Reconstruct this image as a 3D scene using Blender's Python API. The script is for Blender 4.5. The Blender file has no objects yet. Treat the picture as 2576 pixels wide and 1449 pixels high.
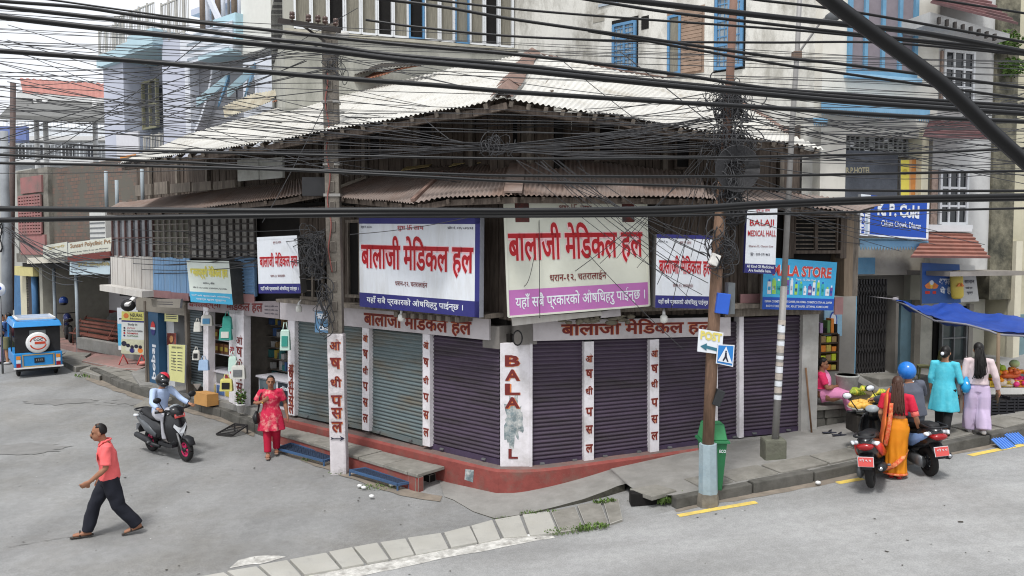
import bpy, bmesh, math, random
from math import sin, cos, pi, radians, sqrt, atan2
from mathutils import Vector as V, Matrix, noise as mnoise
random.seed(7)
sc = bpy.context.scene
COL = sc.collection
# ---------------------------------------------------------------- camera
PW, PH, FL, HZ, CAMZ = 2576.0, 1449.0, 2000.0, 617.0, 4.1
PITCH = math.atan((PH / 2 - HZ) / FL)
cd = bpy.data.cameras.new('camera'); cam = bpy.data.objects.new('camera', cd); COL.objects.link(cam)
cd.sensor_width = 36; cd.lens = FL / PW * 36; cd.clip_start = 0.05; cd.clip_end = 1500
cam.location = (0, 0, CAMZ); cam.rotation_euler = (pi / 2 - PITCH, 0, 0)
sc.camera = cam
# ---------------------------------------------------------------- sky, sun, exposure
wd = bpy.data.worlds.new("World"); sc.world = wd; wd.use_nodes = True
nt = wd.node_tree; nt.nodes.clear()
out = nt.nodes.new('ShaderNodeOutputWorld'); bg = nt.nodes.new('ShaderNodeBackground')
sky = nt.nodes.new('ShaderNodeTexSky'); sky.sky_type = 'NISHITA'; sky.sun_disc = False
SUN_EL, SUN_ROT = radians(62), radians(200)
sky.sun_elevation = SUN_EL; sky.sun_rotation = SUN_ROT; sky.air_density = 1.0; sky.dust_density = 6.0; sky.ozone_density = 0.6
hs = nt.nodes.new('ShaderNodeHueSaturation'); hs.inputs['Saturation'].default_value = 0.22
nt.links.new(sky.outputs[0], hs.inputs['Color'])
# thin bright cloud layer over the blue
tcw = nt.nodes.new('ShaderNodeTexCoord'); nzw = nt.nodes.new('ShaderNodeTexNoise'); nzw.inputs['Scale'].default_value = 2.2; nzw.inputs['Detail'].default_value = 6
nt.links.new(tcw.outputs['Generated'], nzw.inputs['Vector'])
crw = nt.nodes.new('ShaderNodeMapRange'); crw.inputs[1].default_value = .3; crw.inputs[2].default_value = .7; crw.inputs[3].default_value = .55; crw.inputs[4].default_value = .9
nt.links.new(nzw.outputs[0], crw.inputs[0])
mxw = nt.nodes.new('ShaderNodeMix'); mxw.data_type = 'RGBA'
nt.links.new(crw.outputs[0], mxw.inputs['Factor']); nt.links.new(hs.outputs[0], mxw.inputs['A'])
mxw.inputs['B'].default_value = (8.7, 9.0, 9.5, 1)
nt.links.new(mxw.outputs['Result'], bg.inputs['Color']); bg.inputs['Strength'].default_value = 0.1
nt.links.new(bg.outputs[0], out.inputs['Surface'])
sl = bpy.data.lights.new('sun', 'SUN'); sl.energy = 1.8; sl.angle = radians(10); sl.color = (1, .985, .96)
so = bpy.data.objects.new('sun', sl); COL.objects.link(so)
so.rotation_euler = (pi / 2 - SUN_EL, 0, pi - SUN_ROT)
so.location = (0, 0, 30)
sc.view_settings.view_transform = 'Standard'; sc.view_settings.look = 'None'; sc.view_settings.gamma = 1
sc.view_settings.exposure = 0.5
sc.render.film_transparent = False
try:
    sc.cycles.max_bounces = 6; sc.cycles.diffuse_bounces = 3; sc.cycles.use_denoising = True; sc.cycles.filter_width = 1.1
except Exception: pass
# ---------------------------------------------------------------- picking points in the place
def ray(px, py):
    a = (px - PW / 2) / FL; b = -(py - PH / 2) / FL
    return V((a, cos(PITCH) + b * sin(PITCH), -sin(PITCH) + b * cos(PITCH)))
CAM = V((0, 0, CAMZ))
def at(px, py, Y):
    d = ray(px, py); return CAM + d * (Y / d.y)
def zg(x, y):
    return -.17 + .055 * (x + sqrt(x * x + 1)) + .015 * ((y - 12) + sqrt((y - 12) ** 2 + 4))
def gp(px, py, h=0.0):
    """point of the ground (raised by h) seen at a photo pixel"""
    d = ray(px, py); t = 12.0
    for _ in range(40):
        p = CAM + d * t
        err = p.z - (zg(p.x, p.y) + h)
        t += err / max(.05, -d.z) * .8
        t = max(2, min(80, t))
    return CAM + d * t
class Pl:
    """a vertical facade: origin o (x, y), direction u; n points out to the street"""
    def __init__(s, o, u, out=0.0):
        s.u = V((u[0], u[1], 0)).normalized()
        n = V((s.u.y, -s.u.x, 0))
        if n.y > 0: n = -n
        s.n = n; s.o = V((o[0], o[1], 0)) + n * out
    def off(s, out): return Pl((s.o.x + s.n.x * out, s.o.y + s.n.y * out), (s.u.x, s.u.y))
    def p(s, px, py, out=0.0):
        d = ray(px, py); o = s.o + s.n * out
        t = (o - CAM).dot(s.n) / d.dot(s.n); return CAM + d * t
    def sz(s, px, py, out=0.0):
        q = s.p(px, py, out); return ((q - s.o).dot(s.u), q.z)
    def pt(s, a, z, out=0.0):
        q = s.o + s.u * a + s.n * out; return V((q.x, q.y, z))
def hit(px, py, p0, n):
    d = ray(px, py); return CAM + d * ((p0 - CAM).dot(n) / d.dot(n))
UL = V((-.766, .643, 0)); UR = V((.951, .309, 0))
LF = Pl((-.2, 13.3), UL)           # left street front of the corner house
RF = Pl((.31, 13.3), UR)           # main street front of the corner house
K = V((6.8, 17.5, 0))              # near corner of the tall block
R2 = Pl((K.x, K.y), UR)            # its street front
WW = Pl((K.x, K.y), UL)            # its weathered side wall
# ---------------------------------------------------------------- materials
def lin(r, g, b):
    f = lambda v: v / 12.92 if v <= .04045 else ((v + .055) / 1.055) ** 2.4
    return (f(r / 255), f(g / 255), f(b / 255), 1)
MATS = {}
def M(name, rgb, rough=.75, var=.14, scale=5.0, bump=.0, bscale=60.0, dirt=None, dscale=1.4, damt=.5, metal=0.0, stretch=None, spec=.35, alpha=None, dlow=.45):
    """procedural paint: two scales of noise on a base colour (sRGB 0-255), patches of dirt, bump"""
    if name in MATS: return MATS[name]
    m = bpy.data.materials.new(name); m.use_nodes = True; t = m.node_tree
    b = t.nodes['Principled BSDF']; b.inputs['Roughness'].default_value = rough; b.inputs['Metallic'].default_value = metal
    b.inputs['Specular IOR Level'].default_value = spec
    N = t.nodes.new; Lk = t.links.new
    tc = N('ShaderNodeTexCoord'); mp = N('ShaderNodeMapping')
    if stretch: mp.inputs['Scale'].default_value = stretch
    Lk(tc.outputs['Object'], mp.inputs['Vector'])
    base = lin(*rgb)
    n1 = N('ShaderNodeTexNoise'); n1.inputs['Scale'].default_value = scale; n1.inputs['Detail'].default_value = 8; n1.inputs['Roughness'].default_value = .65
    Lk(mp.outputs[0], n1.inputs['Vector'])
    mr = N('ShaderNodeMapRange'); mr.inputs[1].default_value = .25; mr.inputs[2].default_value = .75
    mr.inputs[3].default_value = 1 - var * 1.6; mr.inputs[4].default_value = 1 + var * 1.3
    Lk(n1.outputs[0], mr.inputs[0])
    mx = N('ShaderNodeMix'); mx.data_type = 'RGBA'; mx.blend_type = 'MULTIPLY'; mx.inputs['Factor'].default_value = 1
    mx.inputs['A'].default_value = base; Lk(mr.outputs[0], mx.inputs['B'])
    col = mx.outputs['Result']
    if dirt:
        n2 = N('ShaderNodeTexNoise'); n2.inputs['Scale'].default_value = dscale; n2.inputs['Detail'].default_value = 10; n2.inputs['Roughness'].default_value = .7
        Lk(mp.outputs[0], n2.inputs['Vector'])
        r2 = N('ShaderNodeMapRange'); r2.inputs[1].default_value = dlow; r2.inputs[2].default_value = dlow + .22; r2.inputs[3].default_value = 0; r2.inputs[4].default_value = damt
        Lk(n2.outputs[0], r2.inputs[0])
        m2 = N('ShaderNodeMix'); m2.data_type = 'RGBA'; Lk(r2.outputs[0], m2.inputs['Factor']); Lk(col, m2.inputs['A']); m2.inputs['B'].default_value = lin(*dirt)
        col = m2.outputs['Result']
    Lk(col, b.inputs['Base Color'])
    if bump:
        n3 = N('ShaderNodeTexNoise'); n3.inputs['Scale'].default_value = bscale; n3.inputs['Detail'].default_value = 6
        Lk(mp.outputs[0], n3.inputs['Vector'])
        bp = N('ShaderNodeBump'); bp.inputs['Strength'].default_value = bump; bp.inputs['Distance'].default_value = .02
        Lk(n3.outputs[0], bp.inputs['Height']); Lk(bp.outputs[0], b.inputs['Normal'])
    MATS[name] = m
    return m
def glass_mat(name, rgb=(40, 46, 50), rough=.08):
    if name in MATS: return MATS[name]
    m = M(name, rgb, rough, .25, 2.0); m.node_tree.nodes['Principled BSDF'].inputs['Specular IOR Level'].default_value = .6
    return m
# ---------------------------------------------------------------- scene objects
def origin_of(p):
    o = V((0, 0, 0))
    while p: o += V(p.location); p = p.parent
    return o
def tag(o, label=None, cat=None, group=None, kind=None):
    if label: o['label'] = label
    if cat: o['category'] = cat
    if group: o['group'] = group
    if kind: o['kind'] = kind
    return o
def thing(name, label, cat, loc, group=None, rz=0.0, scale=1.0):
    o = bpy.data.objects.new(name, None); COL.objects.link(o); o.empty_display_size = .2
    o.location = loc; o.rotation_euler = (0, 0, rz); o.scale = (scale,) * 3
    return tag(o, label, cat, group)
class B:
    """collects shapes with several materials into one mesh"""
    def __init__(s): s.v = []; s.f = []; s.mi = []; s.mats = []; s.sm = []
    def mat(s, m):
        if m not in s.mats: s.mats.append(m)
        return s.mats.index(m)
    def add(s, vs, fs, m, smooth=False):
        k = len(s.v); i = s.mat(m); s.v += [tuple(x) for x in vs]
        for f in fs: s.f.append([q + k for q in f]); s.mi.append(i); s.sm.append(smooth)
        return s
    def hexa(s, q, m):
        """8 corners: 4 of one face, 4 of the opposite in the same order"""
        return s.add(q, [(3, 2, 1, 0), (4, 5, 6, 7), (0, 1, 5, 4), (1, 2, 6, 5), (2, 3, 7, 6), (3, 0, 4, 7)], m)
    def box(s, c, d, m, R=None):
        c = V(c); h = V(d) / 2; q = []
        for z in (-1, 1):
            for x, y in ((-1, -1), (1, -1), (1, 1), (-1, 1)):
                p = V((x * h.x, y * h.y, z * h.z)); q.append(c + (R @ p if R else p))
        return s.hexa(q, m)
    def bar(s, a, b, w, h, m, up=V((0, 0, 1))):
        """rectangular bar from a to b"""
        a = V(a); b = V(b); d = (b - a).normalized(); x = d.cross(up)
        if x.length < 1e-4: x = d.cross(V((0, 1, 0)))
        x.normalize(); y = x.cross(d)
        q = [e + x * i * w / 2 + y * j * h / 2 for e in (a, b) for i, j in ((-1, -1), (1, -1), (1, 1), (-1, 1))]
        return s.hexa(q, m)
    def fbox(s, pl, a0, a1, z0, z1, o0, o1, m):
        """box on a facade: along a0..a1, height z0..z1, outwards o0..o1"""
        q = [pl.pt(a, z, o) for o in (o0, o1) for a, z in ((a0, z0), (a1, z0), (a1, z1), (a0, z1))]
        return s.hexa(q, m)
    def quad(s, a, b, c, d, m): return s.add([a, b, c, d], [(0, 1, 2, 3)], m)
    def slab(s, poly, n, th, m):
        """polygon given a thickness th along -n"""
        k = len(poly); n = V(n)
        vs = list(poly) + [V(p) - n * th for p in poly]
        fs = [tuple(range(k)), tuple(range(2 * k - 1, k - 1, -1))] + [(i, k + i, k + (i + 1) % k, (i + 1) % k) for i in range(k)]
        return s.add(vs, fs, m)
    def tube(s, pts, r, m, n=8, cap=True, smooth=True, flat=1.0, ref=None):
        """closed tube through points; r a number or per-point (rx, ry) / radius"""
        pts = [V(p) for p in pts]; k = len(pts); vs = []; fs = []
        x = None
        for i, p in enumerate(pts):
            d = (pts[min(i + 1, k - 1)] - pts[max(i - 1, 0)])
            d = d.normalized() if d.length > 1e-9 else V((0, 0, 1))
            if x is None:
                x = V(ref) if ref is not None else (V((0, 0, 1)) if abs(d.z) < .8 else V((1, 0, 0)))
            x = x - d * x.dot(d)
            if x.length < 1e-6: x = d.orthogonal()
            x.normalize(); y = d.cross(x)
            rr = r[i] if isinstance(r, list) else r
            rx, ry = rr if isinstance(rr, (list, tuple)) else (rr, rr * flat)
            for j in range(n):
                t = 2 * pi * j / n; vs.append(p + x * cos(t) * rx + y * sin(t) * ry)
        for i in range(k - 1):
            for j in range(n):
                fs.append((i * n + j, i * n + (j + 1) % n, (i + 1) * n + (j + 1) % n, (i + 1) * n + j))
        if cap: fs += [tuple(range(n - 1, -1, -1)), tuple(range((k - 1) * n, k * n))]
        return s.add(vs, fs, m, smooth)
    def ball(s, c, r, m, nu=12, nv=8, R=None):
        c = V(c); rx, ry, rz = r if isinstance(r, (list, tuple)) else (r, r, r); vs = []; fs = []
        for i in range(nv + 1):
            a = -pi / 2 + pi * i / nv
            for j in range(nu):
                t = 2 * pi * j / nu; p = V((rx * cos(a) * cos(t), ry * cos(a) * sin(t), rz * sin(a))); vs.append(c + (R @ p if R else p))
        for i in range(nv):
            for j in range(nu):
                fs.append((i * nu + j, i * nu + (j + 1) % nu, (i + 1) * nu + (j + 1) % nu, (i + 1) * nu + j))
        return s.add(vs, fs, m, True)
    def lathe(s, c, prof, m, n=16, axis=V((0, 0, 1)), smooth=True):
        """profile of (radius, height) about an axis through c"""
        return s.tube([V(c) + V(axis) * h for r_, h in prof], [max(r_, 1e-4) for r_, h in prof], m, n, True, smooth)
    def text(s, txt, f, m, off=.012, ex=.0, out=.004):
        """lettering: f(a, b) maps 0..1 x 0..1 to the place; each glyph gets out of thickness along f.n"""
        vs, fs = glyphs(txt, off)
        return s.add([f(x, y) for x, y in vs], fs, m)
    def mesh(s, name, off=V((0, 0, 0))):
        me = bpy.data.meshes.new(name)
        me.from_pydata([V(p) - off for p in s.v], [], s.f)
        for m in s.mats: me.materials.append(m)
        me.polygons.foreach_set('material_index', s.mi); me.polygons.foreach_set('use_smooth', s.sm)
        me.update(); return me
    def link(s, name, parent=None, local=False, bevel=0):
        me = s.mesh(name, V((0, 0, 0)) if local or not parent else origin_of(parent))
        if bevel:
            bm = bmesh.new(); bm.from_mesh(me); bmesh.ops.remove_doubles(bm, verts=bm.verts, dist=1e-5)
            bmesh.ops.bevel(bm, geom=[e for e in bm.edges if len(e.link_faces) == 2 and e.calc_face_angle(0) > .5], offset=bevel, segments=2, affect='EDGES', profile=.6)
            bm.to_mesh(me); bm.free()
        o = bpy.data.objects.new(name, me); COL.objects.link(o)
        if parent: o.parent = parent
        return o
_gl = {}
def glyphs(txt, off=.012):
    """outline of a line of lettering scaled to the unit square, as vertices and faces"""
    if (txt, off) in _gl: return _gl[(txt, off)]
    c = bpy.data.curves.new('lettering', 'FONT'); c.body = txt; c.size = 1; c.offset = off; c.resolution_u = 2
    o = bpy.data.objects.new('lettering', c); COL.objects.link(o)
    dg = bpy.context.evaluated_depsgraph_get(); me = bpy.data.meshes.new_from_object(o.evaluated_get(dg), depsgraph=dg)
    vs = [(v.co.x, v.co.y) for v in me.vertices]; fs = [tuple(p.vertices) for p in me.polygons]
    bpy.data.objects.remove(o); bpy.data.curves.remove(c); bpy.data.meshes.remove(me)
    x0 = min(v[0] for v in vs); x1 = max(v[0] for v in vs); y0 = min(v[1] for v in vs); y1 = max(v[1] for v in vs)
    vs = [((x - x0) / (x1 - x0), (y - y0) / (y1 - y0)) for x, y in vs]
    _gl[(txt, off)] = (vs, fs); return vs, fs
def hull_obj(b, name, parent, voxel, smooth=4, local=True, keep=1.0, mat=None, after=None):
    """melts a set of closed shapes into one continuous surface"""
    me = b.mesh(name, V((0, 0, 0)) if local else origin_of(parent))
    o = bpy.data.objects.new(name, me); COL.objects.link(o)
    r = o.modifiers.new('r', 'REMESH'); r.mode = 'VOXEL'; r.voxel_size = voxel; r.use_smooth_shade = True
    s = o.modifiers.new('s', 'SMOOTH'); s.factor = .5; s.iterations = smooth
    if keep < 1:
        d = o.modifiers.new('d', 'DECIMATE'); d.ratio = keep
    dg = bpy.context.evaluated_depsgraph_get(); m2 = bpy.data.meshes.new_from_object(o.evaluated_get(dg), depsgraph=dg)
    o.modifiers.clear(); o.data = m2; bpy.data.meshes.remove(me)
    m2.name = name; m2.materials.clear()
    for m in (mat if isinstance(mat, (list, tuple)) else [mat or b.mats[0]]): m2.materials.append(m)
    if after: after(m2)
    for p in m2.polygons: p.use_smooth = True
    if parent: o.parent = parent
    return o
def smooth_line(pts, n=8):
    """Catmull-Rom through points"""
    P = [V(p) for p in pts]; P = [P[0] * 2 - P[1]] + P + [P[-1] * 2 - P[-2]]; o = []
    for i in range(1, len(P) - 2):
        a, b, c, d = P[i - 1:i + 3]
        for k in range(n):
            t = k / n; o.append(.5 * ((2 * b) + (c - a) * t + (2 * a - 5 * b + 4 * c - d) * t * t + (3 * b - a - 3 * c + d) * t ** 3))
    o.append(P[-2]); return o
def interp(pts, t):
    """point at fraction t of a polyline (by index length)"""
    L = [0]
    for a, b in zip(pts, pts[1:]): L.append(L[-1] + (V(b) - V(a)).length)
    d = t * L[-1]
    for i in range(len(pts) - 1):
        if d <= L[i + 1] + 1e-9:
            k = (d - L[i]) / max(1e-9, L[i + 1] - L[i]); return V(pts[i]).lerp(V(pts[i + 1]), k)
    return V(pts[-1])
def corrugated(b, eave, top, n, m, wave=.085, amp=.014, rows=5, sag=.0, lap=None):
    """corrugated sheet between an eave polyline and a top polyline"""
    L = sum((V(q) - V(p)).length for p, q in zip(eave, eave[1:])); k = max(6, int(L / wave)) * 5
    n = V(n).normalized(); vs = []; fs = []
    for i in range(k + 1):
        t = i / k; e = interp(eave, t); r = interp(top, t)
        for j in range(rows + 1):
            q = j / rows; p = e.lerp(r, q)
            w = sin(2 * pi * i / 5) * amp + (mnoise.noise(p * .7) * .5) * sag + mnoise.noise(V((int(t * L / .75) * 3.1, q * 1.5, 0))) * .02
            vs.append(p + n * w)
    for i in range(k):
        for j in range(rows):
            a = i * (rows + 1) + j; fs.append((a, a + rows + 1, a + rows + 2, a + 1))
    return b.add(vs, fs, m, True)
def quadmap(tl, tr, br, bl, n, out):
    def f(a, b):
        lo = V(bl).lerp(V(br), a); hi = V(tl).lerp(V(tr), a); return lo.lerp(hi, b) + n * out
    return f
# ---------------------------------------------------------------- palette
WHITE = M('white_paint', (226, 226, 226), .6, .05, 3, dirt=(170, 165, 155), damt=.35)
BLACK = M('black_plastic', (22, 22, 24), .45, .2)
DARK = M('dark_recess', (20, 18, 17), .9, .2)
STEEL = M('grey_steel', (120, 122, 124), .5, .15, 8, metal=.3, dirt=(80, 70, 60), damt=.4)
WOOD = M('weathered_dark_wood', (88, 77, 69), .85, .35, 3, .4, 30, stretch=(6, 6, .6), dirt=(110, 102, 92), dscale=3, damt=.45)
WOODG = M('grey_timber', (124, 115, 105), .85, .3, 4, .4, 30, stretch=(5, 5, .7), dirt=(60, 55, 50), damt=.6)
RUST = M('rusty_sheet', (137, 124, 117), .8, .16, 2.5, dirt=(116, 84, 66), dscale=.9, damt=.6, bump=.1)
ZINC = M('pale_zinc_sheet', (200, 198, 192), .55, .08, 1.5, dirt=(150, 142, 126), dscale=1.2, damt=.75, spec=.4, dlow=.5)
RED = M('worn_red_plinth', (136, 70, 64), .8, .16, 5, .2, 40, dirt=(112, 100, 90), dscale=2.2, damt=.8, dlow=.5)
CONC = M('pavement_concrete', (142, 140, 136), .9, .14, 3, .35, 40, dirt=(114, 111, 105), dscale=.9, damt=.55)
STONE = M('stone_slab', (138, 135, 128), .9, .18, 4, .4, 50, dirt=(100, 97, 88), dscale=1.6, damt=.6)
# ================================================================ the ground
ASPH = M('asphalt', (137, 137, 136), .9, .06, 1.2, .25, 120, dirt=(118, 115, 109), dscale=.35, damt=.7)
ASPH2 = M('main_road_asphalt', (152, 152, 151), .9, .05, 1.6, .25, 120, dirt=(134, 133, 130), dscale=.45, damt=.6)
def speckle(m, sc_, dark, lo):
    t = m.node_tree; b = t.nodes['Principled BSDF']; lk = b.inputs['Base Color'].links[0].from_socket
    tc = [n for n in t.nodes if n.type == 'TEX_COORD'][0]
    n = t.nodes.new('ShaderNodeTexNoise'); n.inputs['Scale'].default_value = sc_; n.inputs['Detail'].default_value = 2
    t.links.new(tc.outputs['Object'], n.inputs['Vector'])
    r = t.nodes.new('ShaderNodeMapRange'); r.inputs[1].default_value = lo; r.inputs[2].default_value = lo + .25; r.inputs[3].default_value = dark; r.inputs[4].default_value = 2 - dark
    t.links.new(n.outputs[0], r.inputs[0])
    x = t.nodes.new('ShaderNodeMix'); x.data_type = 'RGBA'; x.blend_type = 'MULTIPLY'; x.inputs['Factor'].default_value = 1
    t.links.new(lk, x.inputs['A']); t.links.new(r.outputs[0], x.inputs['B']); t.links.new(x.outputs['Result'], b.inputs['Base Color'])
for m_ in (ASPH, ASPH2): speckle(m_, 55, .9, .38); speckle(m_, 9, .95, .38); speckle(m_, .5, .93, .36)
def streaks(m, v, ang, amt):
    t = m.node_tree; b = t.nodes['Principled BSDF']; lk = b.inputs['Base Color'].links[0].from_socket; N = t.nodes.new
    tc = N('ShaderNodeTexCoord'); mp = N('ShaderNodeMapping'); mp.inputs['Rotation'].default_value = (0, 0, ang); mp.inputs['Scale'].default_value = v; t.links.new(tc.outputs['Object'], mp.inputs['Vector'])
    n = N('ShaderNodeTexNoise'); n.inputs['Scale'].default_value = 1; n.inputs['Detail'].default_value = 5; t.links.new(mp.outputs[0], n.inputs['Vector'])
    r = N('ShaderNodeMapRange'); r.inputs[1].default_value = .35; r.inputs[2].default_value = .65; r.inputs[3].default_value = 1 - amt; r.inputs[4].default_value = 1 + amt * .6; t.links.new(n.outputs[0], r.inputs[0])
    x = N('ShaderNodeMix'); x.data_type = 'RGBA'; x.blend_type = 'MULTIPLY'; x.inputs['Factor'].default_value = 1; t.links.new(lk, x.inputs['A']); t.links.new(r.outputs[0], x.inputs['B']); t.links.new(x.outputs['Result'], b.inputs['Base Color'])
streaks(ASPH2, (.12, 1.5, 1), -.31, .12); streaks(ASPH, (1.2, .15, 1), -.87, .1)
def ground_grid(name, x0, x1, y0, y1, st, m, dz=0.0, test=None, far=False):
    xs = []; x = x0
    while x < x1: xs.append(x); x += st * (1 if abs(x) < 22 else 6)
    xs.append(x1); ys = []; y = y0
    while y < y1: ys.append(y); y += st * (1 if y < 32 else 8)
    ys.append(y1); b = B(); n = len(xs)
    vs = [(x, y, zg(max(-60, min(x, 30)), min(y, 45)) + dz + .012 * mnoise.noise(V((x * .8, y * .8, 0)))) for y in ys for x in xs]
    fs = [(j * n + i, j * n + i + 1, (j + 1) * n + i + 1, (j + 1) * n + i) for j in range(len(ys) - 1) for i in range(n - 1) if not test or test((xs[i] + xs[i + 1]) / 2, (ys[j] + ys[j + 1]) / 2)]
    b.add(vs, fs, m, True); return tag(b.link(name), kind='structure')
ground_grid('ground', -160, 160, -30, 400, .5, ASPH)
def zs(p, h=0.0): return V((p.x, p.y, zg(p.x, p.y) + .012 * mnoise.noise(V((p.x * .8, p.y * .8, 0))) + h))
def strip_on_ground(name, lo, hi, m, h0, n=40, th=.0, rows=1, jag=0.0):
    """sheet between two pixel polylines on the ground"""
    A = [gp(*p) for p in lo]; C = [gp(*p) for p in hi]; b = B(); vs = []
    for i in range(n + 1):
        p = interp(A, i / n); q = interp(C, i / n)
        for j in range(rows + 1):
            k = j / rows; r = p.lerp(q, k)
            if jag and j in (0, rows): r += V((mnoise.noise(r * 2.3), mnoise.noise(r * 2.7 + V((5, 0, 0))), 0)) * jag
            vs.append(zs(r, h0))
    fs = [(i * (rows + 1) + j, (i + 1) * (rows + 1) + j, (i + 1) * (rows + 1) + j + 1, i * (rows + 1) + j + 1) for i in range(n) for j in range(rows)]
    b.add(vs, fs, m); return b
# main road: lighter newer asphalt, from the paving strip to the right kerb
b = B(); E = [gp(640, 1485), gp(833, 1452), gp(1097, 1400), gp(1288, 1363), gp(1390, 1350), gp(1515, 1331), gp(1575, 1316), gp(1700, 1283), gp(1932, 1237), gp(2140, 1196), gp(2367, 1146), gp(2576, 1104)]
E = [V((-14, 5.0, 0)), V((-6, 7.2, 0))] + E + [V((16, 16.2, 0)), V((30, 20.5, 0))]
vs = []; NN = 120; RR = 26
for i in range(NN + 1):
    p = interp(E, i / NN)
    for j in range(RR + 1):
        q = p + V((.31, -.951, 0)) * (11 * j / RR); vs.append(zs(q, .007))
b.add(vs, [(i * (RR + 1) + j, i * (RR + 1) + j + 1, (i + 1) * (RR + 1) + j + 1, (i + 1) * (RR + 1) + j) for i in range(NN) for j in range(RR)], ASPH2, True)
tag(b.link('main_road'), kind='structure')
YEL = M('yellow_road_paint', (226, 196, 96), .8, .12, 9, dirt=(150, 140, 110), dscale=5, damt=.6)
WORN = M('worn_white_road_paint', (204, 202, 196), .85, .2, 12, dirt=(140, 137, 131), dscale=7, damt=.9, dlow=.42)
def marking(px, w, name='road_marking', m=YEL):
    b = B(); P = [gp(*p) for p in px]; n = 14; vs = []
    d = (P[-1] - P[0]); s = V((-d.y, d.x, 0)).normalized() * w / 2
    for i in range(n + 1):
        p = interp(P, i / n); vs += [zs(p - s, .012), zs(p + s, .012)]
    b.add(vs, [(2 * i, 2 * i + 2, 2 * i + 3, 2 * i + 1) for i in range(n)], m); tag(b.link(name), kind='structure')
marking([(1706, 1299), (1903, 1265)], .12); marking([(2106, 1216), (2170, 1205)], .12); marking([(2440, 1147), (2575, 1120)], .12)
tag(strip_on_ground('x', [(480, 1500), (640, 1474), (833, 1441), (923, 1424), (1097, 1390), (1184, 1373), (1288, 1353), (1390, 1347)], [(480, 1524), (640, 1497), (833, 1463), (923, 1446), (1097, 1411), (1184, 1394), (1288, 1373), (1397, 1352)], WORN, .0125, 60, jag=.05).link('edge_marking'), kind='structure')
tag(strip_on_ground('x', [(590, 1412), (640, 1402), (700, 1401)], [(575, 1428), (650, 1423), (720, 1404)], WORN, .006, 12, jag=.08).link('paint_patch'), kind='structure')
# row of drain slabs between the two roads
lo = [gp(*p) for p in [(480, 1500), (640, 1474), (833, 1441), (923, 1424), (1097, 1390), (1184, 1373), (1288, 1353), (1390, 1347), (1515, 1329), (1570, 1312)]]
hi = [gp(*p) for p in [(480, 1460), (644, 1429), (769, 1406), (943, 1372), (1105, 1346), (1234, 1314), (1288, 1303), (1386, 1289), (1526, 1263), (1600, 1252)]]
b = B(); tt = 0.0; k = 0
SLABL = M('light_drain_slab', (174, 172, 165), .9, .12, 5, .4, 60, dirt=(150, 147, 138), dscale=2.5, damt=.6)
while tt < .95:
    t1 = min(.958, tt + random.uniform(.055, .085)); h = random.uniform(.03, .045); m_ = SLABL if tt < .76 else STONE
    sh_ = .04; q = [interp(lo, min(1, tt + sh_ + .003)), interp(lo, min(1, t1 + sh_ - .003)), interp(hi, t1 - .003), interp(hi, tt + .003)]
    q = [zs(p + V((random.uniform(-.012, .012), random.uniform(-.012, .012), 0)), h + random.uniform(-.006, .006)) for p in q]
    b.slab(q, (0, 0, 1), .08, m_); tt = t1; k += 1
tag(b.link('drain_slab_paving', bevel=.006), kind='structure')
# right-hand pavement: a concrete apron at the corner that becomes a kerbed footpath
fr = [(1118, 1250, .012), (1140, 1258, .012), (1190, 1288, .012), (1245, 1306, .014), (1320, 1296, .02), (1400, 1279, .035), (1470, 1264, .06), (1530, 1248, .10), (1572, 1235, .14)]
front = [zs(gp(x, y), h) for x, y, h in fr]
bk = []
kerbpx = [(1600, 1262), (1700, 1282), (1810, 1259), (1932, 1237), (2140, 1196), (2367, 1144), (2480, 1122), (2576, 1104)]
kerb = [zs(gp(x, y)) for x, y in kerbpx]; kerb += [kerb[-1] + V((6, 2.2, .5)), kerb[-1] + V((18, 6.5, 1.4))]
b = B()
F_ = front + [zs(k + V((-.03, .12, 0)), .165) for k in kerb]
fl = []; NN = 130; RR = 14
def zback(x):
    T_ = ((-3, -.06), (-1, -.05), (.1, -.01), (1.5, .22), (3, .40), (5.8, .47), (7, .6), (9, .95), (13, 1.35), (40, 3.6))
    for (a, za), (c, zc) in zip(T_, T_[1:]):
        if x <= c: return za + (zc - za) * max(0, (x - a) / (c - a))
    return 3.6
bl_ = [V((-.75, 13.35, 0)), V((.4, 13.5, 0)), RF.pt(3, 0, -.2), RF.pt(5.6, 0, -.2), V((8, 18.2, 0)), V((13, 20, 0)), V((32, 27, 0))]
for i in range(NN + 1):
    t = i / NN; p = interp(F_, t)
    q = p + V((-.2, 1, 0)).normalized() * (2.2 if p.x < .5 else 2.2 + min(4.5, (p.x - .5) * 1.1))
    for j in range(RR + 1):
        k = j / RR; r = p.lerp(q, k)
        zt_ = zback(r.x); fl.append(V((r.x, r.y, p.z + (zt_ - p.z) * min(1, k * 1.6) + .012 * mnoise.noise(V((r.x * .9, r.y * .9, 4))))))
b.add(fl, [(i * (RR + 1) + j, (i + 1) * (RR + 1) + j, (i + 1) * (RR + 1) + j + 1, i * (RR + 1) + j + 1) for i in range(NN) for j in range(RR)], CONC, True)
tag(b.link('pavement'), kind='structure')
from mathutils.bvhtree import BVHTree
PAVE = BVHTree.FromPolygons([V(p) for p in b.v], b.f)
def pv(px, py):
    h = PAVE.ray_cast(CAM, ray(px, py).normalized()); return h[0] if h[0] else gp(px, py, .18)
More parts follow.
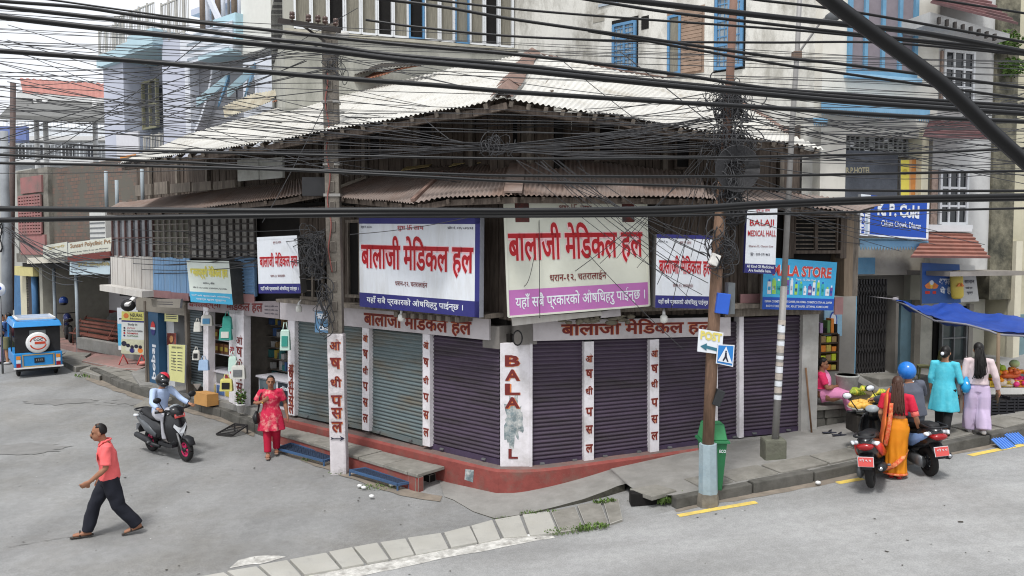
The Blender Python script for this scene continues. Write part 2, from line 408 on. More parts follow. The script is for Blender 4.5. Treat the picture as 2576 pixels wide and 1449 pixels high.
# edge face of the broken concrete, then kerb stones
b = B()
for i in range(len(front) - 1):
    b.quad(front[i], front[i + 1], zs(front[i + 1], -.05), zs(front[i], -.05), M('broken_edge', (74, 72, 64), .95, .3, 8, .5, 30))
tag(b.link('pavement_edge'), kind='structure')
KERB = M('kerb_stone', (96, 94, 89), .9, .2, 5, .4, 50, dirt=(60, 59, 54), dscale=2, damt=.7)
b = B(); L = sum((q - p).length for p, q in zip(kerb[1:], kerb[2:])); tt = 0
kk = kerb[1:]
while tt < .999:
    t1 = min(1, tt + random.uniform(.9, 1.3) / L); p = interp(kk, tt + .0006); q = interp(kk, t1 - .0006); s = V((-.31, .951, 0)) * .17
    z1 = .17 + random.uniform(-.012, .012)
    b.hexa([zs(p, -.1), zs(q, -.1), zs(q + s, -.1), zs(p + s, -.1), zs(p, z1), zs(q, z1), zs(q + s, z1), zs(p + s, z1)], KERB); tt = t1
tag(b.link('kerb', bevel=.018), kind='structure')
# flagstones laid along the kerb, some cracked or tilted
b = B(); tt = .02
while tt < .55:
    t1 = tt + random.uniform(.5, 1.0) / L; p = interp(kk, tt + .001); q = interp(kk, t1 - .0008); s0 = V((-.31, .951, 0)) * .20; s1 = V((-.31, .951, 0)) * random.uniform(.62, .8)
    z = [.19 + random.uniform(-.012, .012) for _ in range(4)]
    b.hexa([zs(p + s0, .05), zs(q + s0, .05), zs(q + s1, .05), zs(p + s1, .05), zs(p + s0, z[0]), zs(q + s0, z[1]), zs(q + s1, z[2]), zs(p + s1, z[3])], STONE); tt = t1
tag(b.link('footpath_flagstones', bevel=.012), kind='structure')
t = thing('drain_cover', 'lifted concrete slab over the open drain at the kerb corner', 'drain cover', gp(1640, 1255))
b = B(); q = [(1584, 1229), (1650, 1218), (1702, 1232), (1640, 1249)]
q = [gp(x, y, .2) for x, y in q]; b.slab(q, (0, 0, 1), .07, STONE); b.link('slab', t, bevel=.012)
b = B(); c0 = gp(1640, 1258, .1); b.box(c0 + V((-.06, .16, -.02)), (.5, .2, .18), DARK); b.link('drain_hole', t)
# left-hand pavement: kerbed flagstones in front of the open shops, broken further back
lk = [(700, 1112), (640, 1090), (560, 1052), (480, 1030), (400, 1012), (300, 978), (226, 942)]
K2 = [zs(gp(x, y)) for x, y in lk]; b = B(); L2 = sum((q - p).length for p, q in zip(K2, K2[1:])); tt = 0
nL = V((.643, .766, 0))
while tt < .999:
    t1 = min(1, tt + random.uniform(.7, 1.1) / L2); p = interp(K2, tt + .001); q = interp(K2, t1 - .001); h = .2 + random.uniform(-.02, .02)
    b.hexa([zs(p, -.1), zs(q, -.1), zs(q + nL * .16, -.1), zs(p + nL * .16, -.1), zs(p, h), zs(q, h), zs(q + nL * .16, h), zs(p + nL * .16, h)], KERB)
    for w0, w1 in ((.18, .72), (.74, 1.35), (1.37, 2.6)):
        hz = [.2 + random.uniform(-.012, .012) for _ in range(4)]
        b.hexa([zs(p + nL * w0, .02), zs(q + nL * w0, .02), zs(q + nL * w1, .02), zs(p + nL * w1, .02)] + [zs(x, h_) for x, h_ in zip((p + nL * w0, q + nL * w0, q + nL * w1, p + nL * w1), hz)], STONE if w0 < 1.3 else CONC)
    tt = t1
tag(b.link('footpath', bevel=.012), kind='structure')
b = B()
PINK = M('faded_red_paving', (152, 118, 112), .9, .15, 2, .2, 40, dirt=(120, 112, 104), dscale=.8, damt=.7)
for q, h, m_ in (([(330, 935), (400, 915), (400, 965), (352, 965)], .3, CONC), ([(205, 905), (240, 890), (400, 905), (352, 930), (300, 925)], .24, PINK), ([(200, 930), (262, 905), (300, 925), (250, 945)], .16, STONE), ([(215, 900), (150, 905), (190, 925), (232, 918)], .15, STONE), ([(230, 889), (170, 886), (150, 898), (205, 903)], .12, STONE), ([(262, 943), (330, 967), (380, 955), (330, 930), (290, 928)], .12, STONE), ([(120, 893), (165, 884), (150, 896), (110, 906)], .1, STONE)):
    P = [gp(x, y, h) for x, y in q]; c = sum(P, V()) / len(P); P = [p + V((0, 0, random.uniform(-.03, .03))) for p in P]
    k = len(P); b.slab(P if (P[1] - P[0]).cross(P[2] - P[1]).z > 0 else P[::-1], (0, 0, 1), h + .1, m_)
tag(b.link('broken_footpath_slabs', bevel=.015), kind='structure')
DUST = M('edge_dust', (134, 124, 112), .95, .2, 5, dirt=(112, 106, 98), dscale=3, damt=.7)
for lo, hi in (([(1705, 1288), (1810, 1268), (1932, 1247), (2140, 1206), (2367, 1154), (2576, 1112)], [(1700, 1281), (1810, 1258), (1932, 1236), (2140, 1195), (2367, 1143), (2576, 1102)]), ([(640, 1100), (560, 1064), (480, 1040), (400, 1022), (300, 988), (215, 955)], [(640, 1088), (560, 1050), (480, 1028), (400, 1010), (300, 976), (226, 940)]), ([(1110, 1262), (1000, 1246), (880, 1206), (780, 1168), (690, 1134)], [(1112, 1248), (1000, 1228), (880, 1186), (780, 1150), (700, 1120)])): tag(strip_on_ground('x', lo, hi, DUST, .0115, 70, jag=.07).link('gutter_dust'), kind='structure')
# weeds
LEAF = M('weed_leaf', (88, 112, 52), .7, .3, 8)
MOSS = M('moss', (104, 120, 66), .95, .3, 14, .5, 60)
def weeds(spots):
    b = B()
    for (x, y, r, n, hmax) in spots:
        c = gp(x, y)
        for _ in range(n):
            a = random.uniform(0, 2 * pi); d = r * sqrt(random.random()); p = zs(c + V((cos(a) * d * 1.8, sin(a) * d * .8, 0)), .02)
            t = random.uniform(0, 2 * pi); h = random.uniform(.3, 1) * hmax; w = random.uniform(.25, .5) * h + .006
            o = V((cos(t), sin(t), 0)); s = V((-sin(t), cos(t), 0)) * w * .35; tip = p + o * h * .7 + V((0, 0, h * .8)); md = p + o * h * .3 + V((0, 0, h * .6))
            b.add([p, md - s, tip, md + s], [(0, 1, 2, 3)], LEAF)
    return b
tag(weeds([(1430, 1340, .2, 260, .05), (1490, 1333, .14, 160, .09), (1340, 1293, .12, 120, .04), (1520, 1268, .1, 110, .09), (1610, 1250, .06, 40, .2), (1675, 1270, .1, 60, .22), (1260, 1308, .1, 60, .03), (1390, 1290, .06, 40, .05), (950, 1230, .18, 120, .06), (790, 1160, .15, 90, .06), (215, 950, .2, 70, .12), (850, 1195, .1, 40, .05)]).link('weeds'), kind='stuff')
# litter
LIT = [M('litter_white', (220, 220, 218), .6, .05), M('litter_blue', (60, 110, 190), .5, .1), M('litter_dark', (70, 66, 60), .8, .1)]
b = B()
for _ in range(230):
    x = random.uniform(-10, 7); y = random.uniform(8.7, 16); 
    if x > 0 and y > 12.5: continue
    p = zs(V((x, y, 0)), .014); s = random.uniform(.006, .018) * (1 if random.random() < .93 else 2); a = random.uniform(0, 3)
    u = V((cos(a), sin(a), 0)) * s; v = V((-sin(a), cos(a), 0)) * s * random.uniform(.3, 1)
    b.add([p - u - v, p + u - v * .6, p + u + v, p - u * .7 + v], [(0, 1, 2, 3)], random.choice([LIT[0], LIT[2], LIT[2], LIT[2], LIT[2]]))
for x, y in ((905, 1222), (915, 1226), (985, 1220), (275, 926), (285, 935), (2058, 1214), (935, 1248)):
    p = gp(x, y, .05); b.ball(p, (.05, .04, .03), LIT[1] if x in (275, 285) else LIT[0], 6, 4)
tag(b.link('litter'), kind='stuff')
b = B(); n=24
OILM = M('stained_patch', (127, 126, 124), .9, .12, 3)
for x, y, rx, ry in ((340, 1010, .7, .35), (150, 1010, .9, .35), (60, 1130, .8, .4)):
    c = gp(x, y); n = 40; vs = [zs(c + V((cos(2 * pi * i / n) * rx * (1 + .7 * mnoise.noise(V((i * .55, x, 0)))), sin(2 * pi * i / n) * ry * (1 + .8 * mnoise.noise(V((i * .6, y, 3)))), 0)), .0105) for i in range(n)]
    b.add(vs, [tuple(range(n))], OILM)
CRK_ = M('road_crack', (112, 111, 108), .95, .2, 6)
for px in ([(20, 1378), (110, 1362), (180, 1352), (262, 1345)], [(190, 1012), (300, 1022), (420, 1020)], [(1240, 1308), (1190, 1326), (1105, 1345)]):
    P = smooth_line([gp(*p) for p in px], 6); vs = []
    for i, p in enumerate(P): w = .006 + .01 * mnoise.noise(V((i * .9, px[0][0], 0))); o = V((mnoise.noise(V((i * .8, 1, 0))), mnoise.noise(V((i * .8, 7, 0))), 0)) * .05; vs += [zs(p + o - V((0, w, 0)), .011), zs(p + o + V((0, w, 0)), .011)]
    b.add(vs, [(2 * i, 2 * i + 2, 2 * i + 3, 2 * i + 1) for i in range(len(P) - 1)], CRK_)
tag(b.link('road_stain'), kind='structure')
# ================================================================ the corner house
RMRED = M('red_sign_letter', (170, 26, 34), .6, .05)
MAROON = M('maroon_letter', (112, 40, 38), .7, .12, 12)
ORANGE = M('orange_letter_edge', (208, 120, 66), .7, .1)
NAVY = M('navy_sign', (46, 46, 112), .5, .06)
SIGNW = M('sign_white', (220, 224, 230), .45, .04, 2, dirt=(186, 184, 178), dscale=1.1, damt=.5, dlow=.48, stretch=(3, 3, .7), bump=.14, bscale=1.6)
SIGNC = M('sign_cream', (206, 207, 194), .55, .05, 2, dirt=(180, 178, 160), damt=.3)
PURP = M('sign_purple', (176, 106, 168), .55, .05, 2)
INK = M('sign_ink', (40, 40, 58), .6, .05)
SHUT_P = M('purple_shutter', (72, 60, 76), .5, .12, 2.5, dirt=(52, 46, 48), dscale=.9, damt=.9, spec=.45, bump=.12, bscale=9, stretch=(.7, .7, 4))
SHUT_G = M('green_grey_shutter', (100, 113, 115), .5, .1, 2.5, dirt=(104, 96, 82), dscale=1.0, damt=.9, spec=.45, bump=.12, bscale=9, stretch=(.7, .7, 4))
SHUT_D = M('shutter_bottom_bar', (70, 58, 80), .6, .2, 4, dirt=(50, 42, 44), damt=.6)
house = thing('corner_house', 'old wooden corner house with white tin roof, rusty lower roofs and closed roller shutters', 'house', (0.05, 14.5, .1))
def planks(b, pl, a0, a1, z0, z1, out, w, m, th=.03, jit=.012, horiz=False):
    a = a0
    while a < a1 - .01:
        a2 = min(a1, a + w * random.uniform(.8, 1.2)); j = random.uniform(-jit, jit); zz = random.uniform(-.02, .02)
        b.fbox(pl, a + .006, a2 - .006, z0 + zz, z1 + zz, out + j - th, out + j, m); a = a2
def SZ(pl, px, py, out=0.0): return pl.sz(px, py, out)
# solid core and floors
CORE = M('dark_interior', (30, 27, 25), .95, .3, 3)
b = B()
b.fbox(LF, -.1, 5.95, .2, 2.6, -.6, -.14, CORE); b.fbox(RF, -.0, 5.55, .2, 2.9, -.6, -.14, CORE)
b.fbox(LF, .0, 14.6, 2.65, 5.0, -.6, -.16, CORE); b.fbox(RF, .0, 6.2, 2.85, 4.9, -.6, -.16, CORE)
b.link('inner_wall', house)
# upper floor walls of vertical boards, set back behind the lower roof
UW = -1.0
b = B()
planks(b, LF, -.35, 5.4, 5.0, 6.75, UW, .16, WOOD); planks(b, LF, 5.4, 15.2, 4.9, 6.5, UW, .17, WOOD)
b.fbox(LF, -.35, 15.2, 4.8, 6.4, UW - .3, UW - .06, CORE)
b.link('board_wall', house)
b = B(); planks(b, RF, -.4, 6.1, 4.9, 6.5, UW, .15, WOOD); b.fbox(RF, -.3, 6.2, 4.8, 6.2, UW - .3, UW - .06, CORE); b.link('board_wall', house)
def opening(pl, q, out, m=DARK, fr=WOOD, name='window_opening', bars=0):
    (a0, z0), (a1, z1) = SZ(pl, q[0], q[3], out), SZ(pl, q[2], q[1], out)
    a0, a1 = min(a0, a1), max(a0, a1); b = B(); b.fbox(pl, a0, a1, z0, z1, out - .02, out + .022, m); o = b.link(name, house)
    if fr:
        f = B(); w = .05
        for x0, x1, y0, y1 in ((a0 - w, a0, z0 - w, z1 + w), (a1, a1 + w, z0 - w, z1 + w), (a0, a1, z1, z1 + w), (a0, a1, z0 - w, z0)): f.fbox(pl, x0, x1, y0, y1, out - .02, out + .05, fr)
        for i in range(bars):
            x = a0 + (a1 - a0) * (i + 1) / (bars + 1); f.fbox(pl, x - .012, x + .012, z0, z1, out + .024, out + .045, fr)
        f.link('frame', o)
    return o
for q in ((1060, 300, 1090, 382), (850, 335, 884, 400), (935, 322, 958, 395)): opening(LF, q, UW + .02)
for q in ((1497, 310, 1543, 400), (1700, 345, 1730, 420), (1288, 300, 1300, 385)): opening(RF, q, UW + .02)
# posts and beam ends under the eaves
for a in (0.1, 1.5, 3.0, 4.6, 6.2, 7.8, 9.4, 11, 12.6, 14.2): b = B(); b.fbox(LF, a - .05, a + .05, 4.95, 6.55, UW + .03, UW + .11, WOODG); b.link('post', house)
for a in (.2, 1.6, 3.0, 4.4, 5.6): b = B(); b.fbox(RF, a - .05, a + .05, 4.9, 6.5 - a * .12, UW + .03, UW + .11, WOODG); b.link('post', house)
# left wing gallery: pale boards and grey crates of boards below the eave
LWHT = M('pale_board', (206, 208, 202), .8, .08, 4, dirt=(130, 126, 118), damt=.5)
for q, m_ in (((598, 396, 650, 456), LWHT), ((653, 394, 710, 452), LWHT), ((388, 456, 420, 490), WOODG), ((428, 458, 478, 486), WOODG), ((482, 455, 530, 482), WOODG), ((536, 452, 590, 478), WOODG), ((340, 462, 380, 494), WOODG)):
    (a0, z0), (a1, z1) = SZ(LF, q[0], q[3], -.2), SZ(LF, q[2], q[1], -.2)
    b = B(); b.fbox(LF, min(a0, a1), max(a0, a1), z0, z1, -.26, -.2, m_); b.link('gallery_board', house)
POSTW = M('pale_blue_post', (150, 160, 166), .6, .08)
for x, y0, y1 in ((295, 453, 520), (359, 425, 497), (268, 430, 500)):
    b = B(); p0 = LF.p(x, y0, .2); p1 = LF.p(x, y1, .2); b.tube([V((p1.x, p1.y, p1.z - .3)), V((p1.x, p1.y, p0.z))], .05, POSTW, 8); b.link('gallery_post', house)
# --- white tin roof
e0 = LF.p(1261, 247, .9); tilt = radians(22)
nL3 = V((0, 0, 1)) * cos(tilt) + LF.n * sin(tilt)
eaveL = [hit(x, y, e0, nL3) for x, y in ((1263, 247), (1178, 267), (1078, 280), (961, 304), (811, 329), (644, 360), (450, 389), (297, 411))]
topL = [hit(x, y, e0, nL3) for x, y in ((1338, 136), (1134, 172), (1011, 203), (911, 222), (794, 243), (644, 288), (494, 331), (330, 398))]
b = B(); corrugated(b, eaveL, topL, nL3, ZINC, .09, .016, 10, .05); b.link('tin_roof', house)
pk = topL[0]
eR = RF.p(2062, 376, .9); nR3 = (eR - e0).cross(pk - e0).normalized(); nR3 = nR3 if nR3.z > 0 else -nR3
eaveR = [hit(x, y, e0, nR3) for x, y in ((1263, 247), (1388, 268), (1488, 284), (1555, 287), (1622, 304), (1705, 318), (1808, 332), (1932, 350), (2072, 376))]
topR = [hit(x, y, e0, nR3) for x, y in ((1340, 134), (1448, 156), (1572, 181), (1688, 199), (1790, 225), (1870, 262), (1932, 300), (1982, 336), (2076, 374))]
b = B(); corrugated(b, eaveR, topR, nR3, ZINC, .09, .016, 10, .04); b.link('tin_roof', house)
# flashing along the top edge and brown ridge cap over the hip
RIDGE = M('brown_ridge_cap', (128, 104, 94), .75, .15, 4, dirt=(90, 70, 60), damt=.5)
b = B()
for i in range(len(topR) - 2): b.bar(topR[i] + nR3 * .02, topR[i + 1] + nR3 * .02, .12, .03, RIDGE, nR3)
b.link('ridge_flashing', house)
b = B(); hp = [e0.lerp(pk, k / 6) for k in range(7)]; sd = (pk - e0).cross(V((0, 0, 1))).normalized()
for i in range(6):
    p, q = hp[i], hp[i + 1].lerp(hp[i], -.04); w = .17 + .03 * (i % 2)
    lift = .05 + .012 * (i % 2)
    b.slab([p + sd * w - V((0, 0, w * .15)) + V((0, 0, lift)), q + sd * w - V((0, 0, w * .15)) + V((0, 0, lift)), q + V((0, 0, .09 + lift)), p + V((0, 0, .09 + lift))], (0, 0, 1), .01, RIDGE)
    b.slab([p + V((0, 0, .09 + lift)), q + V((0, 0, .09 + lift)), q - sd * w - V((0, 0, w * .15)) + V((0, 0, lift)), p - sd * w - V((0, 0, w * .15)) + V((0, 0, lift))], (0, 0, 1), .01, RIDGE)
b.link('ridge_cap', house)
# purlins and ceiling boards under the overhang
b = B()
for poly, pl in ((eaveL, LF), (eaveR, RF)):
    for i in range(len(poly) - 1): b.bar(poly[i] - V((0, 0, .1)) - pl.n * .12, poly[i + 1] - V((0, 0, .1)) - pl.n * .12, .08, .1, WOOD)
    for i in range(22):
        p = interp(poly, (i + .5) / 22) - V((0, 0, .07)); nn = nL3 if pl is LF else nR3
        tp_ = interp(topL if pl is LF else topR, (i + .5) / 22) - V((0, 0, .07)); b.bar(p, p.lerp(tp_, .6), .06, .08, WOODG, nn)
b.link('rafter', house)
# --- rusty lower roofs
def rust_roof(ep, tp, pl, rise, m=RUST, eo=.9, wave=.085, name='rusty_roof'):
    p0 = pl.p(ep[0][0], ep[0][1], eo); p1 = pl.p(ep[-1][0], ep[-1][1], eo); p2 = pl.p(tp[len(tp) // 2][0], tp[len(tp) // 2][1], rise)
    n = (p1 - p0).cross(p2 - p0).normalized(); n = n if n.z > 0 else -n
    E_ = [hit(x, y, p0, n) for x, y in ep]; T_ = [hit(x, y, p0, n) for x, y in tp]
    b = B(); corrugated(b, E_, T_, n, m, wave, .015, 6, .05); b.link(name, house)
    f = B()
    for i in range(len(E_) - 1): f.bar(E_[i] - V((0, 0, .07)) - pl.n * .1, E_[i + 1] - V((0, 0, .07)) - pl.n * .1, .06, .09, WOOD)
    for i in range(10):
        e = interp(E_, (i + .5) / 10); t_ = interp(T_, (i + .5) / 10); f.bar(e - V((0, 0, .06)), t_ - V((0, 0, .06)), .05, .06, WOOD, n)
    f.link('rafter', house); return E_, T_, n
EM, TM, nM = rust_roof([(1288, 491), (1110, 499), (1035, 513), (960, 503), (812, 490)], [(1306, 393), (1180, 408), (1090, 420), (1020, 431), (872, 458)], LF, -.95)
rust_roof([(1287, 491), (1400, 492), (1500, 493), (1640, 495), (1782, 498)], [(1306, 393), (1400, 397), (1500, 406), (1640, 424), (1765, 441)], RF, -.95)
rust_roof([(806, 479), (700, 499), (600, 509), (440, 534), (262, 529)], [(781, 449), (700, 459), (600, 472), (440, 493), (300, 510)], LF, .05)
rust_roof([(1784, 500), (1860, 503), (1932, 507), (2020, 518), (2150, 531)], [(1770, 452), (1860, 470), (1932, 484), (2060, 492), (2222, 516)], RF, -.4)
b = B(); q = hit(1290, 488, EM[0], nM); r = hit(1306, 392, EM[0], nM); b.bar(q + V((0, 0, .03)), r + V((0, 0, .03)), .28, .03, RUST); b.link('hip_flashing', house)
YELL = M('yellow_lichen_sheet', (186, 168, 118), .8, .15, 4, dirt=(140, 110, 80), damt=.6)
b = B()
for x0, y0, x1, y1 in ((1010, 434, 1080, 424), (1130, 425, 1200, 408), (1200, 417, 1270, 400)):
    P_ = [hit(x0, y0, EM[0], nM), hit(x1, y1, EM[0], nM), hit(x1 + 8, y1 - 6, EM[0], nM), hit(x0 + 12, y0 - 9, EM[0], nM)]
    b.slab([p + nM * .045 for p in P_], nM, .01, YELL)
b.link('patched_sheet', house)
b = B(); b.bar(hit(1040, 511, EM[0], nM) + nM * .05, hit(1115, 440, EM[0], nM) + nM * .05, .07, .05, RIDGE, nM); b.link('batten', house); b = B(); b.bar(hit(836, 484, EM[0], nM) + nM * .05, hit(920, 452, EM[0], nM) + nM * .05, .06, .04, M('pale_batten', (160, 152, 140), .8), nM); b.link('batten', house)
# --- first floor front behind the signs
b = B(); planks(b, LF, -.2, 5.8, 2.85, 4.9, -.12, .17, WOOD); b.link('board_front', house)
b = B(); planks(b, RF, -.1, 4.3, 2.85, 4.75, -.12, .14, WOOD); planks(b, RF, 4.3, 6.15, 3.0, 3.6, -.1, .2, WOODG); b.link('board_front', house)
def louvre(pl, q, out, nx, m=WOODG, fr=WOOD, name='shutter_window', slats=10):
    (a0, z0), (a1, z1) = SZ(pl, q[0], q[3], out), SZ(pl, q[2], q[1], out); a0, a1 = min(a0, a1), max(a0, a1)
    b = B(); b.fbox(pl, a0, a1, z0, z1, out - .06, out - .03, DARK); o = b.link(name, house); f = B(); w = (a1 - a0) / nx
    for i in range(nx):
        x = a0 + i * w; f.fbox(pl, x, x + .035, z0, z1, out - .03, out + .02, fr); f.fbox(pl, x + w - .035, x + w, z0, z1, out - .03, out + .02, fr)
        for j in range(slats):
            z = z0 + (z1 - z0) * (j + .5) / slats; f.fbox(pl, x + .035, x + w - .035, z - .008, z + .012, out - .03, out + .0, m)
    f.fbox(pl, a0 - .04, a1 + .04, z1, z1 + .06, out - .03, out + .03, fr); f.fbox(pl, a0 - .04, a1 + .04, z0 - .06, z0, out - .03, out + .05, fr); f.link('louvre', o); return o
louvre(LF, (876, 560, 905, 740), .0, 1, WOODG, WOODG, slats=0); louvre(LF, (762, 600, 812, 745), .0, 2, WOODG, WOODG, slats=5)
louvre(RF, (1996, 548, 2108, 630), .0, 2, WOODG, WOOD, slats=8)
for x, y0, y1 in ((1985, 535, 650), (2118, 535, 650)):
    b = B(); a, z0 = SZ(RF, x, y1); z1 = SZ(RF, x, y0)[1]; b.fbox(RF, a - .07, a + .07, z0, z1, -.1, .04, WOOD); b.link('window_post', house)
a, z0 = SZ(RF, 2142, 745); z1 = SZ(RF, 2142, 540)[1]
b = B(); b.fbox(RF, a - .2, a + .0, z0, z1, -.5, .02, M('pale_timber', (138, 122, 104), .85, .2, 3, .3, 30, stretch=(6, 6, .6))); b.fbox(RF, a + .01, a + .14, z0, z1, -.5, .0, WOODG); b.link('timber_post', house)
# left wing first floor: latticed windows and coloured boards
BLUEB = M('faded_blue_board', (128, 166, 204), .75, .1, 4, dirt=(150, 160, 168), damt=.4, stretch=(5, 5, .6))
WHTB = M('whitewashed_board', (196, 192, 186), .8, .08, 4, dirt=(150, 140, 130), dscale=2, damt=.5, stretch=(5, 5, .6))
LAT = M('grey_lattice', (140, 134, 128), .85, .2, 5)
def lattice(pl, q, out, nx, nz, backm, m, name='lattice_window', nd=None):
    (a0, z0), (a1, z1) = SZ(pl, q[0], q[3], out), SZ(pl, q[2], q[1], out); a0, a1 = min(a0, a1), max(a0, a1)
    b = B(); b.fbox(pl, a0, a1, z0, z1, out - .06, out - .03, backm); o = b.link(name, house); f = B()
    for i in range(nx + 1): x = a0 + (a1 - a0) * i / nx; f.fbox(pl, x - .02, x + .02, z0, z1, out - .03, out + .02, m)
    for j in range(nz + 1): z = z0 + (z1 - z0) * j / nz; f.fbox(pl, a0, a1, z - .014, z + .014, out - .032, out + .016, m)
    f.link('lattice', o); return o
GLS = glass_mat('dim_glass', (92, 94, 98))
CURT = M('patterned_curtain', (156, 153, 148), .9, .3, 14)
lattice(LF, (284, 548, 384, 645), .0, 6, 2, GLS, M('reddish_frame', (96, 74, 72), .8, .2))
lattice(LF, (386, 545, 476, 648), .0, 6, 6, M('olive_glass', (104, 102, 90), .5, .2), LAT)
lattice(LF, (478, 545, 570, 648), .0, 5, 5, CURT, M('dark_lattice', (80, 76, 74), .8))
lattice(LF, (572, 545, 640, 645), .0, 4, 6, CURT, M('dark_lattice', (80, 76, 74), .8))
def board(pl, q, out, m, name='board_panel', w=.16):
    (a0, z0), (a1, z1) = SZ(pl, q[0], q[3], out), SZ(pl, q[2], q[1], out); b = B(); planks(b, pl, min(a0, a1), max(a0, a1), z0, z1, out, w, m, .025, .005); return b.link(name, house)
board(LF, (280, 646, 384, 728), .05, WHTB); board(LF, (386, 650, 476, 738), .05, BLUEB)
lattice(LF, (595, 650, 640, 742), .04, 1, 11, BLUEB, M('blue_rail', (104, 136, 168), .8), 'slatted_blue_window')
PINKB = M('dusty_pink_board', (158, 120, 120), .8, .12, 4, dirt=(130, 100, 96), damt=.4)
board(LF, (384, 737, 474, 748), .06, PINKB, w=.8); board(LF, (606, 742, 640, 760), .06, PINKB, w=.8); board(RF, (1862, 740, 1921, 777), .04, PINKB, w=.5); board(RF, (2098, 748, 2122, 792), .04, PINKB, w=.6)
b = B(); p = [LF.p(x, y, .5) for x, y in ((265, 723), (372, 740))]; b.bar(p[0], p[1], .3, .16, WHTB); b.link('canopy_board', house)
# beam and ledge between the floors
b = B(); (a0, z0), (a1, z1) = SZ(LF, 1230, 800), SZ(LF, 645, 745)
b.fbox(LF, .0, 6.0, 2.89, 2.96, -.1, .36, WOODG); b.fbox(RF, .0, 5.5, 2.96, 3.04, -.1, .25, WOODG)
for i in range(8): b.fbox(LF, .55 + i * .22, .65 + i * .22, 2.80, 2.89, .09, .42, WOODG)
b.link('floor_beam', house)
# --- fascia boards with painted names
FASC = M('fascia_board', (196, 190, 192), .7, .06, 2, dirt=(150, 142, 142), dscale=1.6, damt=.5)
FASG = M('grey_fascia', (150, 140, 142), .75, .08, 2, dirt=(110, 104, 104), damt=.5)
def facade_board(pl, q, out, m, name, parent, th=.05):
    tl, tr, br, bl = [pl.p(x, y, out) for x, y in q]; b = B(); b.slab([bl, br, tr, tl], pl.n, th, m); o = b.link(name, parent)
    return o, quadmap(tl, tr, br, bl, pl.n, .003), (tl, tr, br, bl)
def sub(f, a0, b0, a1, b1, n=None, dz=0.0): return lambda a, b: f(a0 + (a1 - a0) * a, b0 + (b1 - b0) * b) + (n * dz if n else V((0, 0, 0)))
def letter(b, f, txt, box, m, n, off=.012, edge=None, eoff=.03, dz=0.0):
    if edge: b.text(txt, sub(f, *box, n, .002 + dz), edge, off + eoff)
    b.text(txt, sub(f, *box, n, .005 + dz), m, off)
NAME = 'बालाजी मेिडकल हल'
o, f, _ = facade_board(LF, [(704, 759), (1230, 803), (1230, 856), (704, 803)], .08, FASC, 'fascia', house)
b = B(); letter(b, f, NAME, (.465, .02, .935, 1.05), MAROON, LF.n, .02, ORANGE, .02); b.link('lettering', o)
o, f, _ = facade_board(RF, [(1342, 806), (1838, 798), (1838, 845), (1342, 858)], .08, FASC, 'fascia', house)
b = B(); letter(b, f, NAME, (.13, .1, .9, 1.0), MAROON, RF.n, .02, ORANGE, .02); b.link('lettering', o)
o, f, _ = facade_board(LF, [(472, 762), (702, 757), (702, 802), (472, 778)], .06, FASG, 'fascia', house)
b = B(); letter(b, f, 'धनलक्ष्मी', (.02, .3, .4, 1.1), MAROON, LF.n, .02); letter(b, f, 'मेिडकल हल', (.46, .2, .84, 1.1), MAROON, LF.n, .02)
for i in range(3): b.text('धरान-१२ फोन ०२५', sub(f, .86, .2 + i * .22, .99, .32 + i * .22, LF.n, .002), INK)
b.link('lettering', o)
b = B(); b.fbox(LF, -.02, .36, 2.36, 2.74, -.3, .04, M('grey_lintel', (120, 116, 112), .85, .12, 4, dirt=(80, 76, 70), damt=.5)); b.fbox(RF, -.25, .1, 2.44, 2.86, -.3, .05, MATS['grey_lintel']); b.link('lintel', house)
# --- roller shutters
def shutter(pl, x0, x1, t0, t1, u0, u1, m, out=-.04):
    """x0..x1 pixel columns, tops t0,t1 and bottoms u0,u1"""
    A = pl.sz(x0, t0, out); C = pl.sz(x1, t1, out); D = pl.sz(x0, u0, out); E = pl.sz(x1, u1, out)
    L = A[1] - D[1]; n = max(4, int(round(L / .074))); vs = []; fs = []; R_ = n * 5
    for i in range(R_ + 1):
        k = i / R_; h = i % 5; o = out + (-.016, .003, .011, .009, -.004)[h]
        vs += [pl.pt(A[0], D[1] + .1 + (A[1] - D[1] - .1) * k, o), pl.pt(C[0], E[1] + .1 + (C[1] - E[1] - .1) * k, o)]
    for i in range(R_): fs.append((2 * i, 2 * i + 1, 2 * i + 3, 2 * i + 2))
    b = B(); b.add(vs, fs, m); o = b.link('roller_shutter', house)
    b = B(); q = [pl.pt(a, z, oo) for oo in (out - .02, out + .016) for a, z in ((A[0], D[1]), (C[0], E[1]), (C[0], E[1] + .1), (A[0], D[1] + .1))]
    b.hexa(q, SHUT_D if m is SHUT_P else SHUT_G)
    for k in (.2, .8):
        a = A[0] + (C[0] - A[0]) * k; z = D[1] + (E[1] - D[1]) * k + .05; b.fbox(pl, a - .04, a + .04, z - .015, z + .015, out + .014, out + .05, STEEL)
    b.link('bottom_bar', o)
shutter(LF, 1080, 1257, 842, 862, 1127, 1170, SHUT_P); shutter(LF, 928, 1062, 826, 841, 1084, 1121, SHUT_G); shutter(LF, 740, 911, 803, 822, 1044, 1080, SHUT_G)
shutter(RF, 1335, 1472, 858, 855, 1175, 1160, SHUT_P); shutter(RF, 1493, 1636, 854, 850, 1157, 1138, SHUT_P); shutter(RF, 1657, 1798, 850, 844, 1135, 1115, SHUT_P)
shutter(RF, 1806, 1861, 812, 808, 1113, 1102, SHUT_P); shutter(RF, 1871, 2014, 800, 793, 1098, 1084, SHUT_P)
